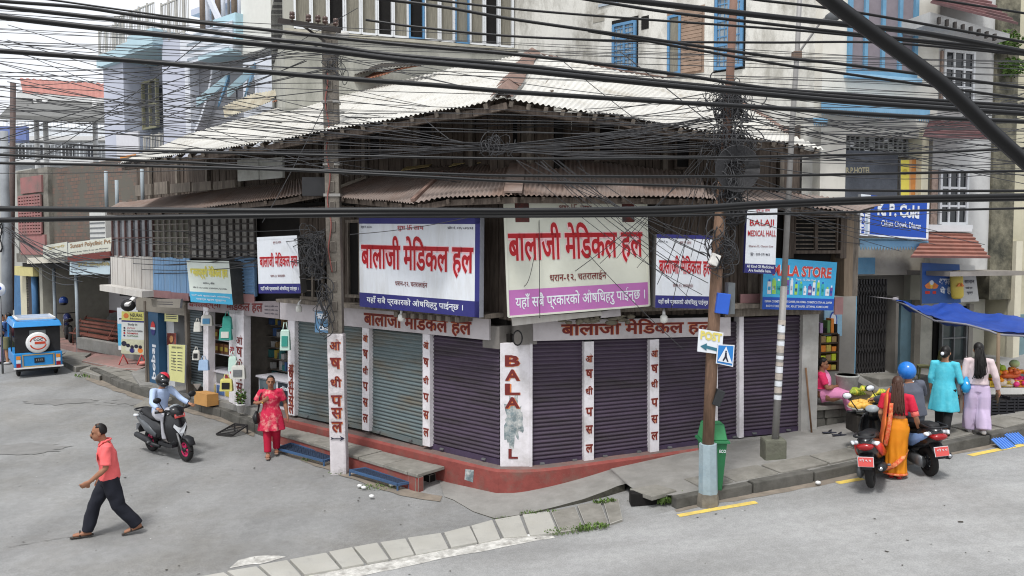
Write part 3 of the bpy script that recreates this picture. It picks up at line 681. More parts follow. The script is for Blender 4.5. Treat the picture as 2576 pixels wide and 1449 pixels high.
# --- white door posts with stacked letters
PAINTW = M('flaking_white_post', (222, 218, 222), .75, .05, 5, dirt=(160, 156, 150), dscale=3, damt=.5)
STACK = ['औ', 'ष', 'धी', 'प', 'स', 'ल']
def doorpost(pl, x0, x1, t0, t1, u0, u1, letters, out=.06, ys=None, edge=ORANGE, lm=MAROON):
    q = [pl.p(x0, t0, out), pl.p(x1, t1, out), pl.p(x1, u1, out), pl.p(x0, u0, out)]; b = B(); b.slab([q[3], q[2], q[1], q[0]], pl.n, .18, PAINTW); o = b.link('door_post', house)
    f = quadmap(*q, pl.n, .003); b = B(); k = len(letters); H_ = (q[0] - q[3]).length; W_ = (q[1] - q[0]).length
    for i, c in enumerate(letters):
        z1 = .96 - (i + .1) / k * .94 if not ys else ys[i]; hh = min(.62 * .94 / k, W_ * .85 / H_); letter(b, f, c, (.12, z1 - hh, .88, z1), lm, pl.n, .02, edge, .02)
    b.link('lettering', o)
doorpost(LF, 1063, 1081, 838, 842, 1120, 1124, STACK); doorpost(LF, 911, 928, 822, 826, 1081, 1085, STACK); doorpost(LF, 724, 741, 802, 804, 1042, 1046, STACK, ys=[.55, .47, .38, .29, .2, .11])
doorpost(RF, 1470, 1494, 860, 859, 1160, 1158, STACK, ys=[.9, .77, .63, .45, .3, .14]); doorpost(RF, 1635, 1658, 855, 853, 1138, 1135, STACK, ys=[.92, .78, .65, .48, .33, .18])
doorpost(RF, 1860, 1871, 797, 796, 1102, 1100, []); doorpost(RF, 1797, 1806, 844, 844, 1116, 1114, [])
# right end pier
b = B(); A = RF.sz(2016, 790); C = RF.sz(2048, 1085); D = RF.sz(2016, 1090)
b.fbox(RF, A[0], A[0] + .36, C[1] - .25, A[1], -.6, .05, M('grey_white_pier', (176, 174, 170), .8, .1, 3, dirt=(130, 126, 120), damt=.6)); b.link('pier', house)
b = B(); b.fbox(RF, 3.7, A[0] + .36, A[1], A[1] + .14, -.2, .1, WOODG); b.link('lintel', house)
# --- lettered corner pillar
b = B(); zt, zb = 2.46, .36; PX0, PX1 = -.2, .31
b.box(((PX0 + PX1) / 2, 13.36, (zt + zb) / 2), (PX1 - PX0, .2, zt - zb), PAINTW); pillar = b.link('corner_pillar', house, bevel=.01)
b = B(); TORN = M('torn_poster', (118, 132, 136), .85, .3, 10, dirt=(206, 204, 200), dscale=7, damt=.95)
vs = []; n = 46; c = V((.02, 13.257, 1.12))
for i in range(n):
    a = 2 * pi * i / n; r = 1 + .8 * mnoise.noise(V((cos(a) * 2.6, sin(a) * 2.6, 3))) + .3 * mnoise.noise(V((i * 1.3, 0, 5))); vs.append(c + V((cos(a) * .16 * r, 0, sin(a) * .4 * r)))
b.add(vs, [tuple(range(n))], TORN); b.link('torn_poster', pillar)
b = B()
for chh, z in zip('BALA', (2.27, 2.03, 1.79, 1.56)):
    fq = lambda a, bb, z=z: V((-.12 + a * .25, 13.252, z - .2 + bb * .19)); b.text(chh, lambda a, bb: fq(a, bb) + V((.012, .001, -.008)), ORANGE, .05); b.text(chh, lambda a, bb: fq(a, bb) - V((0, .003, 0)), MAROON, .03)
b.text('L', lambda a, bb: V((-.06 + a * .16, 13.251, .5 + bb * .17)), MAROON, .03)
b.link('lettering', pillar)
b = B(); b.fbox(RF, -.03, .02, .36, 2.46, -.1, .05, PAINTW); b.link('shutter_guide', house)
# --- red plinth
PT = M('plinth_top', (112, 100, 96), .9, .15, 4, .3, 40, dirt=(140, 92, 84), damt=.5)
b = B(); ptop = [(5.95, .35), (-.15, .35)]
Lr = [LF.pt(7.0, 0, .2), LF.pt(3, 0, .2), LF.pt(.3, 0, .22), V((-.12, 13.08, 0)), RF.pt(.05, 0, .22), RF.pt(1.2, 0, .22), RF.pt(2.4, 0, .2), RF.pt(3.6, 0, .18)]
Li = [LF.pt(7.0, 0, -.3), LF.pt(3, 0, -.3), LF.pt(.4, 0, -.3), V((.0, 13.5, 0)), RF.pt(.3, 0, -.3), RF.pt(1.2, 0, -.3), RF.pt(2.4, 0, -.3), RF.pt(3.6, 0, -.3)]
Lr = smooth_line(Lr, 5); Li = smooth_line(Li, 5); n = len(Lr); vs = []
for i in range(n):
    p, q = Lr[i], Li[i]; z = .36 + (max(0, (i / n - .6)) * .3)
    vs += [V((q.x, q.y, z + .01)), V((p.x, p.y, z)) + (q - p).normalized() * .04, V((p.x, p.y, z - .04)), V((p.x, p.y, -.15))]
for i in range(n - 1):
    o = 4 * i; b.add([vs[o], vs[o + 4], vs[o + 5], vs[o + 1]], [(0, 1, 2, 3)], PT); b.add([vs[o + 1], vs[o + 5], vs[o + 6], vs[o + 2]], [(0, 1, 2, 3)], RED); b.add([vs[o + 2], vs[o + 6], vs[o + 7], vs[o + 3]], [(0, 1, 2, 3)], RED, True)
b.link('plinth', house)
b = B(); st = [1.35, 2.0, 2.75, 3.5, 4.3, 5.1, 5.9]
def fr_(a): return .9 - .05 * (a - 1)
for a0, a1 in zip([1.08] + st, st):
    dz = random.uniform(-.008, .008); f0, f1 = fr_(a0), fr_(a1)
    b.hexa([LF.pt(a, z, o) for z in (.155 + dz, .21 + dz) for a, o in ((a0 + .008, .24), (a1 - .008, .24), (a1 - .008, f1), (a0 + .008, f0))], STONE)
    if a0 > 1: b.hexa([LF.pt(a, z, o) for z in (-.3, .153) for a, o in ((a0, f0 - .14), (a1, f1 - .14), (a1, f1 - .02), (a0, f0 - .02))], RED)
b.hexa([LF.pt(a, z, o) for z in (-.3, .153) for a, o in ((1.15, fr_(1) - .14), (1.35, fr_(1.3) - .14), (1.35, fr_(1.3) - .02), (1.15, fr_(1) - .02))], RED)
b.fbox(LF, 1.3, 5.9, -.3, .05, .25, .4, DARK)
b.link('drain_step', house, bevel=.008)
b = B(); 
b.add([LF.pt(.62, .06, .225), LF.pt(.42, .05, .226), LF.pt(.4, .27, .226), LF.pt(.6, .25, .225)], [(0, 1, 2, 3)], TORN); b.link('poster_scrap', house)
# stones under the right shutters
b = B(); b.fbox(RF, 3.65, 6.3, .1, .52, -.3, .12, CONC); b.link('foundation', house)
# --- open shops on the left street
SHELF = M('shelf_wood', (120, 114, 106), .8, .2); COUNT = M('counter_white', (206, 204, 210), .5, .05)
b = B()
b.fbox(LF, 6.05, 10.4, .25, 2.7, -1.3, -1.2, SHELF); b.fbox(LF, 5.95, 6.05, .25, 2.7, -2.4, -.02, SHELF); b.fbox(LF, 10.3, 10.4, .25, 2.7, -2.4, -.1, SHELF); b.fbox(LF, 6.05, 12.7, 2.7, 2.78, -2.4, -.1, SHELF); b.fbox(LF, 6.05, 12.7, .1, .36, -2.4, .1, CONC)
b.fbox(LF, 8.35, 8.42, .36, 2.7, -2.4, -.2, SHELF); b.fbox(LF, 10.4, 12.7, .25, 2.7, -2.0, -1.9, SHELF); b.fbox(LF, 12.6, 12.7, .25, 2.8, -2.4, -.0, WOODG); b.link('shop_room', house)
b = B()
for z in [.8 + i * .27 for i in range(7)]: b.fbox(LF, 6.05, 8.35, z, z + .02, -1.2, -.9, SHELF); b.fbox(LF, 8.42, 10.3, z, z + .02, -1.2, -.9, SHELF); b.fbox(LF, 6.05, 6.35, z, z + .02, -1.25, -.5, SHELF)
b.link('shelf', house)
PK = [M('pack_%s' % n_, c_, .6, .05) for n_, c_ in (('white', (190, 190, 188)), ('teal', (70, 130, 130)), ('tan', (150, 124, 84)), ('blue', (80, 110, 160)), ('grey', (120, 120, 118)), ('red', (150, 60, 56)), ('green', (96, 130, 80)), ('yellow', (190, 170, 80)))]
def packs(a0, a1, z, o0, n, wmax=.16):
    b = B()
    for i in range(n):
        a = random.uniform(a0, a1); h = random.uniform(.08, .22); w = random.uniform(.06, wmax); b.fbox(LF, a - w / 2, a + w / 2, z + .021, z + .021 + h, o0 - .12, o0 + random.uniform(-.03, .03), random.choice(PK[:5] if random.random() < .75 else PK))
    return b
b = B()
for i in range(7):
    for a0, a1, o0 in ((6.1, 8.3, -.95), (8.5, 10.2, -.95)):
        q = packs(a0, a1, .8 + i * .27, o0, 22, .13); b.add(q.v, [], PK[0]) if False else None
        k = len(b.v); b.v += q.v; 
        for f_, mi in zip(q.f, q.mi): b.f.append([x + k for x in f_]); b.mi.append(b.mat(q.mats[mi])); b.sm.append(False)
tag(b.link('medicine_packs'), 'rows of small medicine boxes on the shelves inside the open pharmacy', 'medicine', kind='stuff')
# posts of the open shops
b = B(); doorpost(LF, 592, 613, 770, 772, 1020, 1026, ['औ', 'ष', 'धी', 'प', 'स', 'ल'], ys=[.72, .6, .48, .36, .24, .12], edge=None)
doorpost(LF, 576, 591, 775, 776, 1010, 1018, ['औ', 'ष', 'प'], ys=[.62, .5, .38], edge=None, lm=RMRED)
doorpost(LF, 511, 524, 772, 774, 985, 990, [], )
shutter(LF, 478, 509, 778, 782, 965, 972, M('dark_grey_shutter', (70, 78, 82), .5, .1), -.02)
louv = B()
louv.fbox(LF, 6.15, 7.75, .36, 1.02, -.75, -.3, COUNT); louv.fbox(LF, 6.1, 7.8, 1.02, 1.06, -.8, -.25, COUNT); louv.fbox(LF, 6.3, 6.95, .45, .98, -.3, -.285, M('blue_black_panel', (34, 42, 52), .3)); louv.fbox(LF, 7.05, 7.7, .45, .98, -.3, -.285, glass_mat('counter_glass', (96, 110, 116)))
ct = louv.link('counter', house)
b = B(); fq = lambda a, bb: LF.pt(6.85 - a * .5, .82 + bb * .1, -.28); b.text('clinic+', fq, SIGNW, .03); b.link('lettering', ct)
b = B(); b.fbox(LF, 8.5, 9.75, .36, 1.0, -.5, -.12, COUNT); b.fbox(LF, 8.45, 9.8, 1.0, 1.04, -.55, -.08, COUNT)
for i in range(3):
    for j in range(2): b.fbox(LF, 8.56 + i * .4, 8.9 + i * .4, .45 + j * .29, .68 + j * .29, -.12, -.105, (PK[7], PK[5], PK[3], PK[4], PK[7], PK[0])[(i * 2 + j) % 6])
b.link('display_counter', house)
b = B()
for z in (1.4, 1.75, 2.1): b.fbox(LF, 8.5, 9.75, z, z + .02, -.7, -.25, COUNT)
b.link('display_shelf', house)
b = B()
for z in (1.42, 1.77):
    for i in range(5): b.fbox(LF, 8.6 + i * .23, 8.79 + i * .23, z, z + .24, -.6, -.3, M('brown_carton', (118, 80, 54), .7, .1)); b.fbox(LF, 8.63 + i * .23, 8.76 + i * .23, z + .07, z + .17, -.3, -.296, PK[7])
tag(b.link('medicine_cartons'), 'rows of brown cartons on the pharmacy display shelf behind the hanging bags', 'carton', kind='stuff')
# drinks shop at the far end
b = B(); b.fbox(LF, 12.0, 12.55, .36, 2.35, -.5, .0, M('drinks_cooler_blue', (44, 84, 116), .5, .12, 2)); ck = b.link('cooler_panel', house)
b = B(); fq = lambda a, bb: LF.pt(12.42 - bb * .28, .5 + a * .95, .004); b.text('pepsi', lambda a, bb: fq(a, bb), SIGNW, .03); b.link('lettering', ck)
b = B(); c = LF.pt(12.27, 1.88, .012); u = -LF.u
for cc, k0, k1 in ((M('logo_red', (196, 50, 50), .5), 0, pi), (NAVY, pi, 2 * pi)):
    b.add([c + LF.n * .001] + [c + u * cos(k0 + (k1 - k0) * i / 12) * .13 + V((0, 0, sin(k0 + (k1 - k0) * i / 12) * .19)) for i in range(13)], [(0, i, i + 1) for i in range(1, 13)], cc)
b.bar(c - u * .13 + LF.n * .002, c + u * .13 + LF.n * .002, .004, .06, SIGNW); b.link('logo', ck)
b = B(); b.fbox(LF, 12.62, 12.7, .36, 2.6, -.3, .05, WOODG); b.fbox(LF, 10.4, 10.5, .36, 2.6, -.3, .05, WOODG); b.fbox(LF, 10.5, 13.2, 2.32, 2.68, -.1, .02, M('old_grey_sign', (140, 134, 124), .8, .1)); b.fbox(LF, 11.55, 11.95, .36, 2.35, -.6, -.2, M('white_tile', (186, 188, 190), .5, .05)); b.link('shop_front', house)
# ================================================================ buildings round about
def SZQ(pl, q, out=0.0):
    (a0, z0), (a1, z1) = pl.sz(q[0], q[3], out), pl.sz(q[2], q[1], out); return min(a0, a1), max(a0, a1), z0, z1
def pbox(pl, q, o0, o1, m, name=None, parent=None, b=None, at_=None):
    """box on a facade from a pixel rectangle (x0, y0, x1, y1)"""
    a0, a1, z0, z1 = SZQ(pl, q, o1 if at_ is None else at_); b2 = b or B(); b2.fbox(pl, a0, a1, z0, z1, o0, o1, m)
    return b2.link(name, parent) if name else (a0, a1, z0, z1)
def win(pl, rect, out, parent, frm, gl, nx=2, nz=1, depth=.12, fw=.05, name='window', sill=None, bars=None):
    a0, a1, z0, z1 = rect; b = B(); b.fbox(pl, a0, a1, z0, z1, out - depth - .02, out - depth + .012, gl); o = b.link(name, parent)
    f = B(); D0, D1 = out - depth, out + .03
    for x0, x1, y0, y1 in ((a0 - .01, a0 + fw, z0, z1), (a1 - fw, a1 + .01, z0, z1), (a0 + fw, a1 - fw, z1 - fw, z1 + .01), (a0 + fw, a1 - fw, z0 - .01, z0 + fw)): f.fbox(pl, x0, x1, y0, y1, D0, D1, frm)
    for i in range(1, nx): x = a0 + (a1 - a0) * i / nx; f.fbox(pl, x - fw / 2, x + fw / 2, z0 + fw, z1 - fw, D0, D1 - .01, frm)
    for j in range(1, nz): z = z0 + (z1 - z0) * j / nz; f.fbox(pl, a0 + fw, a1 - fw, z - fw / 2, z + fw / 2, D0, D1 - .015, frm)
    f.link('frame', o)
    if bars:
        g = B()
        for j in range(1, bars): z = z0 + (z1 - z0) * j / bars; g.fbox(pl, a0 + fw, a1 - fw, z - .012, z + .012, out - .02, out + .0, frm)
        for i in range(1, nx * 3): x = a0 + (a1 - a0) * i / (nx * 3); g.fbox(pl, x - .008, x + .008, z0 + fw, z1 - fw, out - .018, out - .002, frm)
        g.link('bars', o)
    if sill: s = B(); s.fbox(pl, a0 - .08, a1 + .08, z0 - .1, z0 - .012, out - .05, out + .1, sill); s.link('sill', o)
    return o
# --- grey concrete block behind (long window band)
CW = M('stained_concrete_wall', (168, 167, 158), .9, .12, 1.2, .3, 30, dirt=(122, 122, 114), dscale=1.1, damt=.85, stretch=(1, 1, .35))
WWM = M('peeling_plaster_wall', (212, 210, 203), .9, .08, 1.0, .35, 25, dirt=(136, 132, 122), dscale=1.6, damt=.85, dlow=.45, stretch=(1, 1, .45))
CREAM = M('cream_plaster', (216, 213, 204), .85, .05, 1.0, .1, 30, dirt=(176, 170, 156), dscale=.6, damt=.5)
kc = WW.p(1300, 200); CP = Pl((kc.x, kc.y), (-.94, -.34))
cb = thing('concrete_block', 'grey stained concrete block with a long curtained window band behind the tin roof', 'building', (kc.x - 3, kc.y, 0))
a_l = CP.sz(715, 100)[0]
b = B(); b.fbox(CP, 0, a_l, 0, 9.72, -6, 0, CW); b.fbox(CP, 0, a_l, 11.5, 14.5, -6, 0, CW); b.fbox(CP, 0, a_l, 9.7, 11.6, -6, -.5, DARK); b.fbox(CP, a_l * .96, a_l, 9.72, 11.5, -6, 0, CW); b.link('wall', cb)
CURTG = M('grey_curtain', (128, 124, 112), .9, .25, 6, stretch=(8, 8, .5)); FRW = M('white_window_frame', (214, 216, 218), .5, .05); FRB = M('blue_window_frame', (84, 132, 172), .55, .1, dirt=(120, 150, 176), damt=.4)
a_end = a_l * .96; n = 14
for i in range(n):
    a0 = .1 + (a_end - .1) * i / n; a1 = .1 + (a_end - .1) * (i + 1) / n
    gl = DARK if i in (1, 6, 8, 11) else CURTG
    win(CP, (a0, a1, 9.74, 11.48), -.02, cb, FRB if i in (3, 6) else FRW, gl, 1, 1, .1, .045)
b = B(); b.fbox(CP, 0, a_l, 9.62, 9.7, 0, .08, M('pale_ledge', (170, 166, 152), .85)); b.link('ledge', cb)
# rusty lean-to roofs between the block and the white roof
lean = thing('lean_to_roof', 'broken rusty lean-to roof sheets leaning against the grey concrete block', 'roof', LF.pt(6, 6.2, -4))
for q, m_, dy in ((((715, 243), (830, 205), (1000, 172), (1060, 165), (1060, 178), (1000, 196), (830, 236), (720, 264)), M('rust_brown_sheet', (140, 92, 70), .8, .25, 3, dirt=(90, 70, 60)), 0), (((560, 270), (640, 232), (712, 220), (714, 262), (650, 284), (600, 300)), M('old_zinc', (170, 164, 146), .6, .15, 2, dirt=(130, 110, 84)), 0), (((880, 190), (960, 160), (1110, 150), (1112, 172), (1000, 178), (900, 204)), M('dark_sheet', (58, 54, 50), .8, .2), 0)):
    P_ = [LF.p(x, y, -4.2) for x, y in q]; k = len(P_) // 2; b = B(); nn = (V((0, 0, 1)) * .8 + LF.n * .6).normalized()
    lo_ = [p + LF.n * .5 for p in P_[k:][::-1]]; corrugated(b, lo_, P_[:k], nn, m_, .12, .02, 4, .1); b.link('sheet', lean)
b = B(); b.fbox(LF, 3.5, 10, 5, 6.9, -4.6, -4.4, CORE); b.link('back_wall', lean)
# --- tall weathered building at the right
tb = thing('weathered_building', 'tall weathered cream building with blue framed windows and blue tin awning above the right street', 'building', (K.x, K.y, 0))
b = B(); b.fbox(WW, -.0, 9.2, 0, 14.5, -8, 0, WWM); b.link('side_wall', tb)
b = B()
A1 = R2.sz(2355, 300)[0]
b.fbox(R2, .0, A1, 6.55, 14.5, -5, .03, CREAM); b.link('front_wall', tb)
WTILE = M('brown_louvre', (146, 124, 108), .8, .2, 3)
for q, louv_ in (((1543, 52, 1602, 182), 0), ((1682, 25, 1768, 190), 1), ((1800, -20, 1872, 178), 0)):
    r = SZQ(WW, q); r = (r[0], r[1], max(r[2], 8.0), r[3])
    b = B(); b.fbox(WW, r[0] - .05, r[1] + .05, r[2] - .05, r[3] + .12, -.05, .012, DARK if not louv_ else WTILE); b.link('recess', tb)
    if louv_:
        b = B(); mid = r[0] + (r[1] - r[0]) * .62
        for j in range(16): z = r[2] + (r[3] - r[2]) * j / 16; b.fbox(WW, r[0], mid, z, z + (r[3] - r[2]) / 18, .014, .05, WTILE)
        b.link('louvre', tb); win(WW, (mid, r[1], r[2], r[3]), .05, tb, FRB, CURTG, 1, 2, .03)
    else: win(WW, r, .05, tb, FRB, M('pale_glass', (140, 150, 156), .2, .15), 2, 3, .03, .06, bars=9)
b = B(); pbox(WW, (1505, 0, 1555, 18), 0, .03, M('small_pane', (160, 170, 180), .3), 'small_window', tb); 
pbox(WW, (1613, 38, 1632, 75), -.02, .01, DARK, 'vent_hole', tb); pbox(WW, (1492, 32, 1520, 58), -.02, .01, M('grey_patch', (150, 146, 136), .9), 'plaster_patch', tb)
b = B(); pc = WW.p(2062, 200, .0); b.fbox(R2, -.12, .55, 0, 14.5, -.3, .06, M('smooth_plaster', (216, 212, 202), .85, .04, 1, dirt=(180, 176, 166), damt=.4)); b.link('corner_plaster', tb)
r = SZQ(R2, (2125, -10, 2302, 186)); r = (r[0], r[1], r[2], 10.3)
win(R2, r, .09, tb, M('bright_blue_frame', (100, 146, 176), .5, .08, dirt=(130, 170, 196), damt=.4), M('mauve_curtain', (132, 124, 130), .8, .12, 3), 4, 1, .05, .09, sill=M('pale_blue_sill', (140, 180, 206), .6))
# recessed first floor: grille screen, dark wall, blue awning
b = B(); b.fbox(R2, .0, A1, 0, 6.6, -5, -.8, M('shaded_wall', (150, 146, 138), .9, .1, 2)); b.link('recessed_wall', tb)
r = SZQ(R2, (2095, 292, 2318, 382)); b = B(); b.fbox(R2, *r, -.35, -.3, M('screen_dark', (72, 72, 70), .7, .3, 8)); scr = b.link('grille_screen', tb)
b = B(); GRL = M('grey_grille', (150, 152, 150), .6, .1)
for i in range(19): x = r[0] + (r[1] - r[0]) * i / 18; b.fbox(R2, x - .012, x + .012, r[2], r[3], -.29, -.25, GRL)
for j in range(7): z = r[2] + (r[3] - r[2]) * j / 6; b.fbox(R2, r[0], r[1], z - .012, z + .012, -.28, -.24, GRL)
for i in range(18):
    for j in range(6):
        if random.random() < .4: x = r[0] + (r[1] - r[0]) * (i + .5) / 18; z = r[2] + (r[3] - r[2]) * (j + .5) / 6; b.fbox(R2, x - .06, x + .06, z - .05, z + .04, -.285, -.26, GRL if random.random() < .5 else FRW)
b.link('grille', scr)
BLT = M('blue_tin_awning', (108, 152, 182), .55, .1, 3, dirt=(150, 180, 196), damt=.4)
def valance(pl, q, out, parent, m, teeth, slope=.0, name='awning'):
    a0, a1, z0, z1 = SZQ(pl, q, out); b = B(); L = (a1 - a0) / teeth; vs = []; fs = []
    b.add([pl.pt(a0, z1, out - .5), pl.pt(a1, z1, out - .5), pl.pt(a1, z1 - .05, out), pl.pt(a0, z1 - .05, out)], [(0, 1, 2, 3)], m)
    for i in range(teeth):
        x0, x1 = a0 + i * L, a0 + (i + 1) * L; zt = z0 + (z1 - z0) * .35
        b.slab([pl.pt(x0, zt, out), pl.pt((x0 + x1) / 2, z0, out), pl.pt(x1, zt, out), pl.pt(x1, z1 - .05, out), pl.pt(x0, z1 - .05, out)], pl.n, .01, m)
    return b.link(name, parent)
valance(R2, (2066, 255, 2312, 288), .55, tb, BLT, 44); valance(R2, (2046, 292, 2082, 316), .5, tb, BLT, 6); valance(R2, (2310, 268, 2340, 306), .5, tb, BLT, 5)
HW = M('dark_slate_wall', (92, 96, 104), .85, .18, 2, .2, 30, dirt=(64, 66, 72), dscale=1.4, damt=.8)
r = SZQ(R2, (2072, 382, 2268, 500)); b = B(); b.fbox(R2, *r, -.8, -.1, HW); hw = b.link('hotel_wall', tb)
f = quadmap(*[R2.p(x, y, -.1) for x, y in ((2128, 421), (2190, 420), (2190, 437), (2128, 436))], R2.n, .006); b = B(); b.text('R.P.HOTEL', f, M('dull_gold_letter', (176, 168, 140), .7), .03); b.link('lettering', hw)
b = B(); pbox(R2, (2316, 330, 2338, 500), -.3, .12, M('pale_yellow_column', (218, 212, 186), .8, .05, 2), 'column', tb)
# the ground floor at the back of the recess
r = SZQ(R2, (2150, 640, 2345, 700)); b = B(); b.fbox(R2, r[0], r[1] + .2, r[2] + .05, r[3] + .2, -1.0, -.2, M('shop_lintel', (170, 164, 152), .85, .1, 2, dirt=(120, 114, 104), damt=.6)); b.link('lintel', tb)
pbox(R2, (2157, 648, 2202, 690), -.2, -.14, M('blue_plaque', (96, 146, 176), .7, .1, 4, dirt=(130, 160, 176), damt=.5), 'blue_board', tb)
valance(R2, (2163, 600, 2336, 630), .5, tb, BLT, 24, name='tin_valance')
b = B(); 
for x0, x1, m_ in ((2112, 2134, M('dirty_white_post', (180, 178, 172), .8, .1, 3, dirt=(130, 126, 120), damt=.5)), (2140, 2156, M('sky_blue_post', (120, 168, 196), .7, .1, 3, dirt=(150, 150, 150), damt=.5)), (2250, 2262, M('grey_post', (120, 116, 110), .85, .15, 3))): pbox(R2, (x0, 745, x1, 950), -.3, .0, m_, 'post', tb)
pbox(R2, (2262, 755, 2296, 968), -.25, -.15, M('slate_blue_door', (96, 124, 136), .7, .1, 2, dirt=(80, 96, 104), damt=.5), 'blue_door', tb)
pbox(R2, (2297, 755, 2318, 968), -.25, -.05, M('stone_post', (132, 126, 116), .85, .15, 4), 'post', tb)
# folding gate
r = SZQ(R2, (2158, 703, 2249, 951)); b = B(); b.fbox(R2, *r, -.35, -.3, DARK); g_ = b.link('folding_gate', tb); b = B(); IRON = M('dark_iron', (56, 54, 54), .5, .2, 6)
for i in range(12): x = r[0] + (r[1] - r[0]) * (i + .5) / 12; b.fbox(R2, x - .018, x + .018, r[2], r[3], -.22, -.18, IRON)
for i in range(11):
    x = r[0] + (r[1] - r[0]) * (i + .5) / 12; w = (r[1] - r[0]) / 12
    for j in range(5):
        z = r[2] + (r[3] - r[2]) * (j + .2) / 5; b.bar(R2.pt(x, z, -.17), R2.pt(x + w, z + .25, -.17), .012, .02, IRON, R2.n); b.bar(R2.pt(x, z + .25, -.165), R2.pt(x + w, z, -.165), .012, .02, IRON, R2.n)
b.link('bars', g_)
# stone platform and ramp before the gate
pf = thing('stone_platform', 'rough grey stone platform the seated woman sits on beside the pier', 'platform', RF.pt(6.1, 0, -.2))
PST = M('platform_stone', (98, 96, 90), .9, .25, 5, .6, 18, dirt=(60, 58, 54), dscale=2, damt=.6)
a0 = RF.sz(2050, 1090)[0]; b = B()
for j in range(3):
    x = a0
    while x < a0 + 1.0: w = random.uniform(.2, .4); b.fbox(RF, x, min(x + w - .01, a0 + 1.05), .42 + j * .17, .58 + j * .17, -.75, random.uniform(-.08, -.03), PST); x += w
b.link('stonework', pf, bevel=.012); b = B(); b.fbox(RF, a0 - .02, a0 + 1.1, .93, 1.01, -.9, 0, STONE); b.link('top_slab', pf, bevel=.012)
rp = thing('gate_ramp', 'grey concrete ramp and steps leading up to the folding gate', 'ramp', R2.pt(1.8, 0, .8)); b = B(); b.hexa([R2.pt(a, z, o) for o, zt in ((-.3, 1.2), (1.4, .72)) for a, z in ((.9, .2), (3.3, .2), (3.3, zt), (.9, zt))], CONC); b.link('ramp', rp); b = B(); b.fbox(R2, 1.2, 2.2, .3, 1.16, -.2, .5, STONE); b.link('step', rp, bevel=.02)
# --- narrow house with tiled awnings
nh = thing('tiled_awning_house', 'narrow grey and white house with red tiled awnings and white framed windows', 'house', R2.pt(4, 0, 0))
GW = M('grey_white_plaster', (196, 196, 194), .85, .06, 1.5, dirt=(150, 148, 146), dscale=1, damt=.6); TIL = M('terracotta_tile', (150, 104, 92), .8, .18, 5, dirt=(110, 84, 76), dscale=2, damt=.5); TIL2 = M('old_maroon_tile', (132, 100, 100), .85, .2, 5, dirt=(90, 80, 80), damt=.6)
A2 = R2.sz(2497, 400)[0]
b = B(); b.fbox(R2, A1 - .02, A2, 3.4, 14.5, -5, -.05, GW); b.fbox(R2, A1 - .02, A2 + .6, 0, 3.4, -5, -.6, M('white_lower_wall', (192, 190, 178), .85, .08, 2, dirt=(120, 118, 110), dscale=1.5, damt=.7, dlow=.5)); b.link('wall', nh)
CRK = M('cracked_tile_strip', (160, 140, 128), .8, .35, 10, .4, 12)
pbox(R2, (2341, 428, 2361, 566), -.05, .0, CRK, 'tile_strip', nh); pbox(R2, (2366, 128, 2380, 262), -.05, .0, CRK, 'tile_strip', nh)
for q in ((2362, 428, 2436, 564), (2372, 132, 2452, 262)): win(R2, SZQ(R2, q), .0, nh, FRW, glass_mat('night_glass', (30, 34, 38)), 3, 3, .03, .05, sill=FRW)
def tiles(pl, q, parent, m, name='tile_awning', rows=7):
    P_ = [pl.p(x, y, o) for x, y, o in q]; tl, tr, br, bl = P_; b = B()
    for j in range(rows):
        k0, k1 = j / rows, (j + 1) / rows; l0, r0, l1, r1 = tl.lerp(bl, k0), tr.lerp(br, k0), tl.lerp(bl, k1), tr.lerp(br, k1); up = V((0, 0, .045)) + pl.n * .02
        b.hexa([l0, r0, r1 + up, l1 + up, l0 - V((0, 0, .03)), r0 - V((0, 0, .03)), r1, l1], m)
    return b.link(name, parent)
tiles(R2, ((2337, 583, 0), (2440, 586, 0), (2490, 650, 1.0), (2290, 648, 1.0)), nh, TIL)
tiles(R2, ((2338, 302, 0), (2440, 306, 0), (2500, 352, .9), (2320, 345, .9)), nh, TIL2)
tiles(R2, ((2366, -20, .0), (2470, -10, 0), (2560, 62, 1.1), (2340, 8, 1.1)), nh, TIL2)
b = B(); pbox(R2, (2337, 566, 2446, 582), -.05, .12, FRW, 'cornice', nh)
b = B(); q = [R2.p(2340, 30, .9), R2.p(2540, 85, .9), R2.p(2540, 100, .9), R2.p(2340, 60, .9)]; b.slab([q[3], q[2], q[1], q[0]], R2.n, 1.0, GW); b.link('eave_slab', nh)
for i in range(8):
    b = B(); p = R2.p(2362 + i * 20, 40 + i * 6, 1.0); b.box(p - V((0, 0, .1)), (.05, .08, .14), M('dark_bracket', (60, 56, 54), .8)); b.link('bracket', nh)
b = B(); b.fbox(R2, R2.sz(2300, 650)[0], R2.sz(2490, 650)[0] - .1, 3.42, 3.52, -.3, 1.0, M('dirty_slab', (140, 134, 126), .85, .15, 3)); b.link('awning_slab', nh)
pbox(R2, (2345, 770, 2432, 968), -.62, -.56, DARK, 'doorway', nh); r = SZQ(R2, (2362, 790, 2428, 910), -.5); win(R2, r, -.45, nh, STEEL, glass_mat('shop_glass', (70, 80, 80)), 2, 2, .06, .03, name='display_case')
b = B(); pbox(R2, (2433, 765, 2450, 968), -.62, -.5, M('grey_tile_jamb', (150, 146, 140), .8, .1, 4), 'jamb', nh)
MURD = M('dark_mural_patch', (62, 54, 66), .8, .3, 6)
for cx, cy, rx, rz in ((2515, 790, .22, .35), (2528, 870, .2, .5), (2478, 925, .2, .28), (2540, 905, .15, .25)):
    c = R2.p(cx, cy, -.59); b = B(); n = 22; vs = [c + R2.u * cos(2 * pi * i / n) * rx * (1 + .5 * mnoise.noise(V((i * .8, cx, 1)))) + V((0, 0, sin(2 * pi * i / n) * rz * (1 + .4 * mnoise.noise(V((i * .8, cy, 2)))))) for i in range(n)]; b.add(vs, [tuple(range(n))], MURD); b.link('wall_painting', nh)
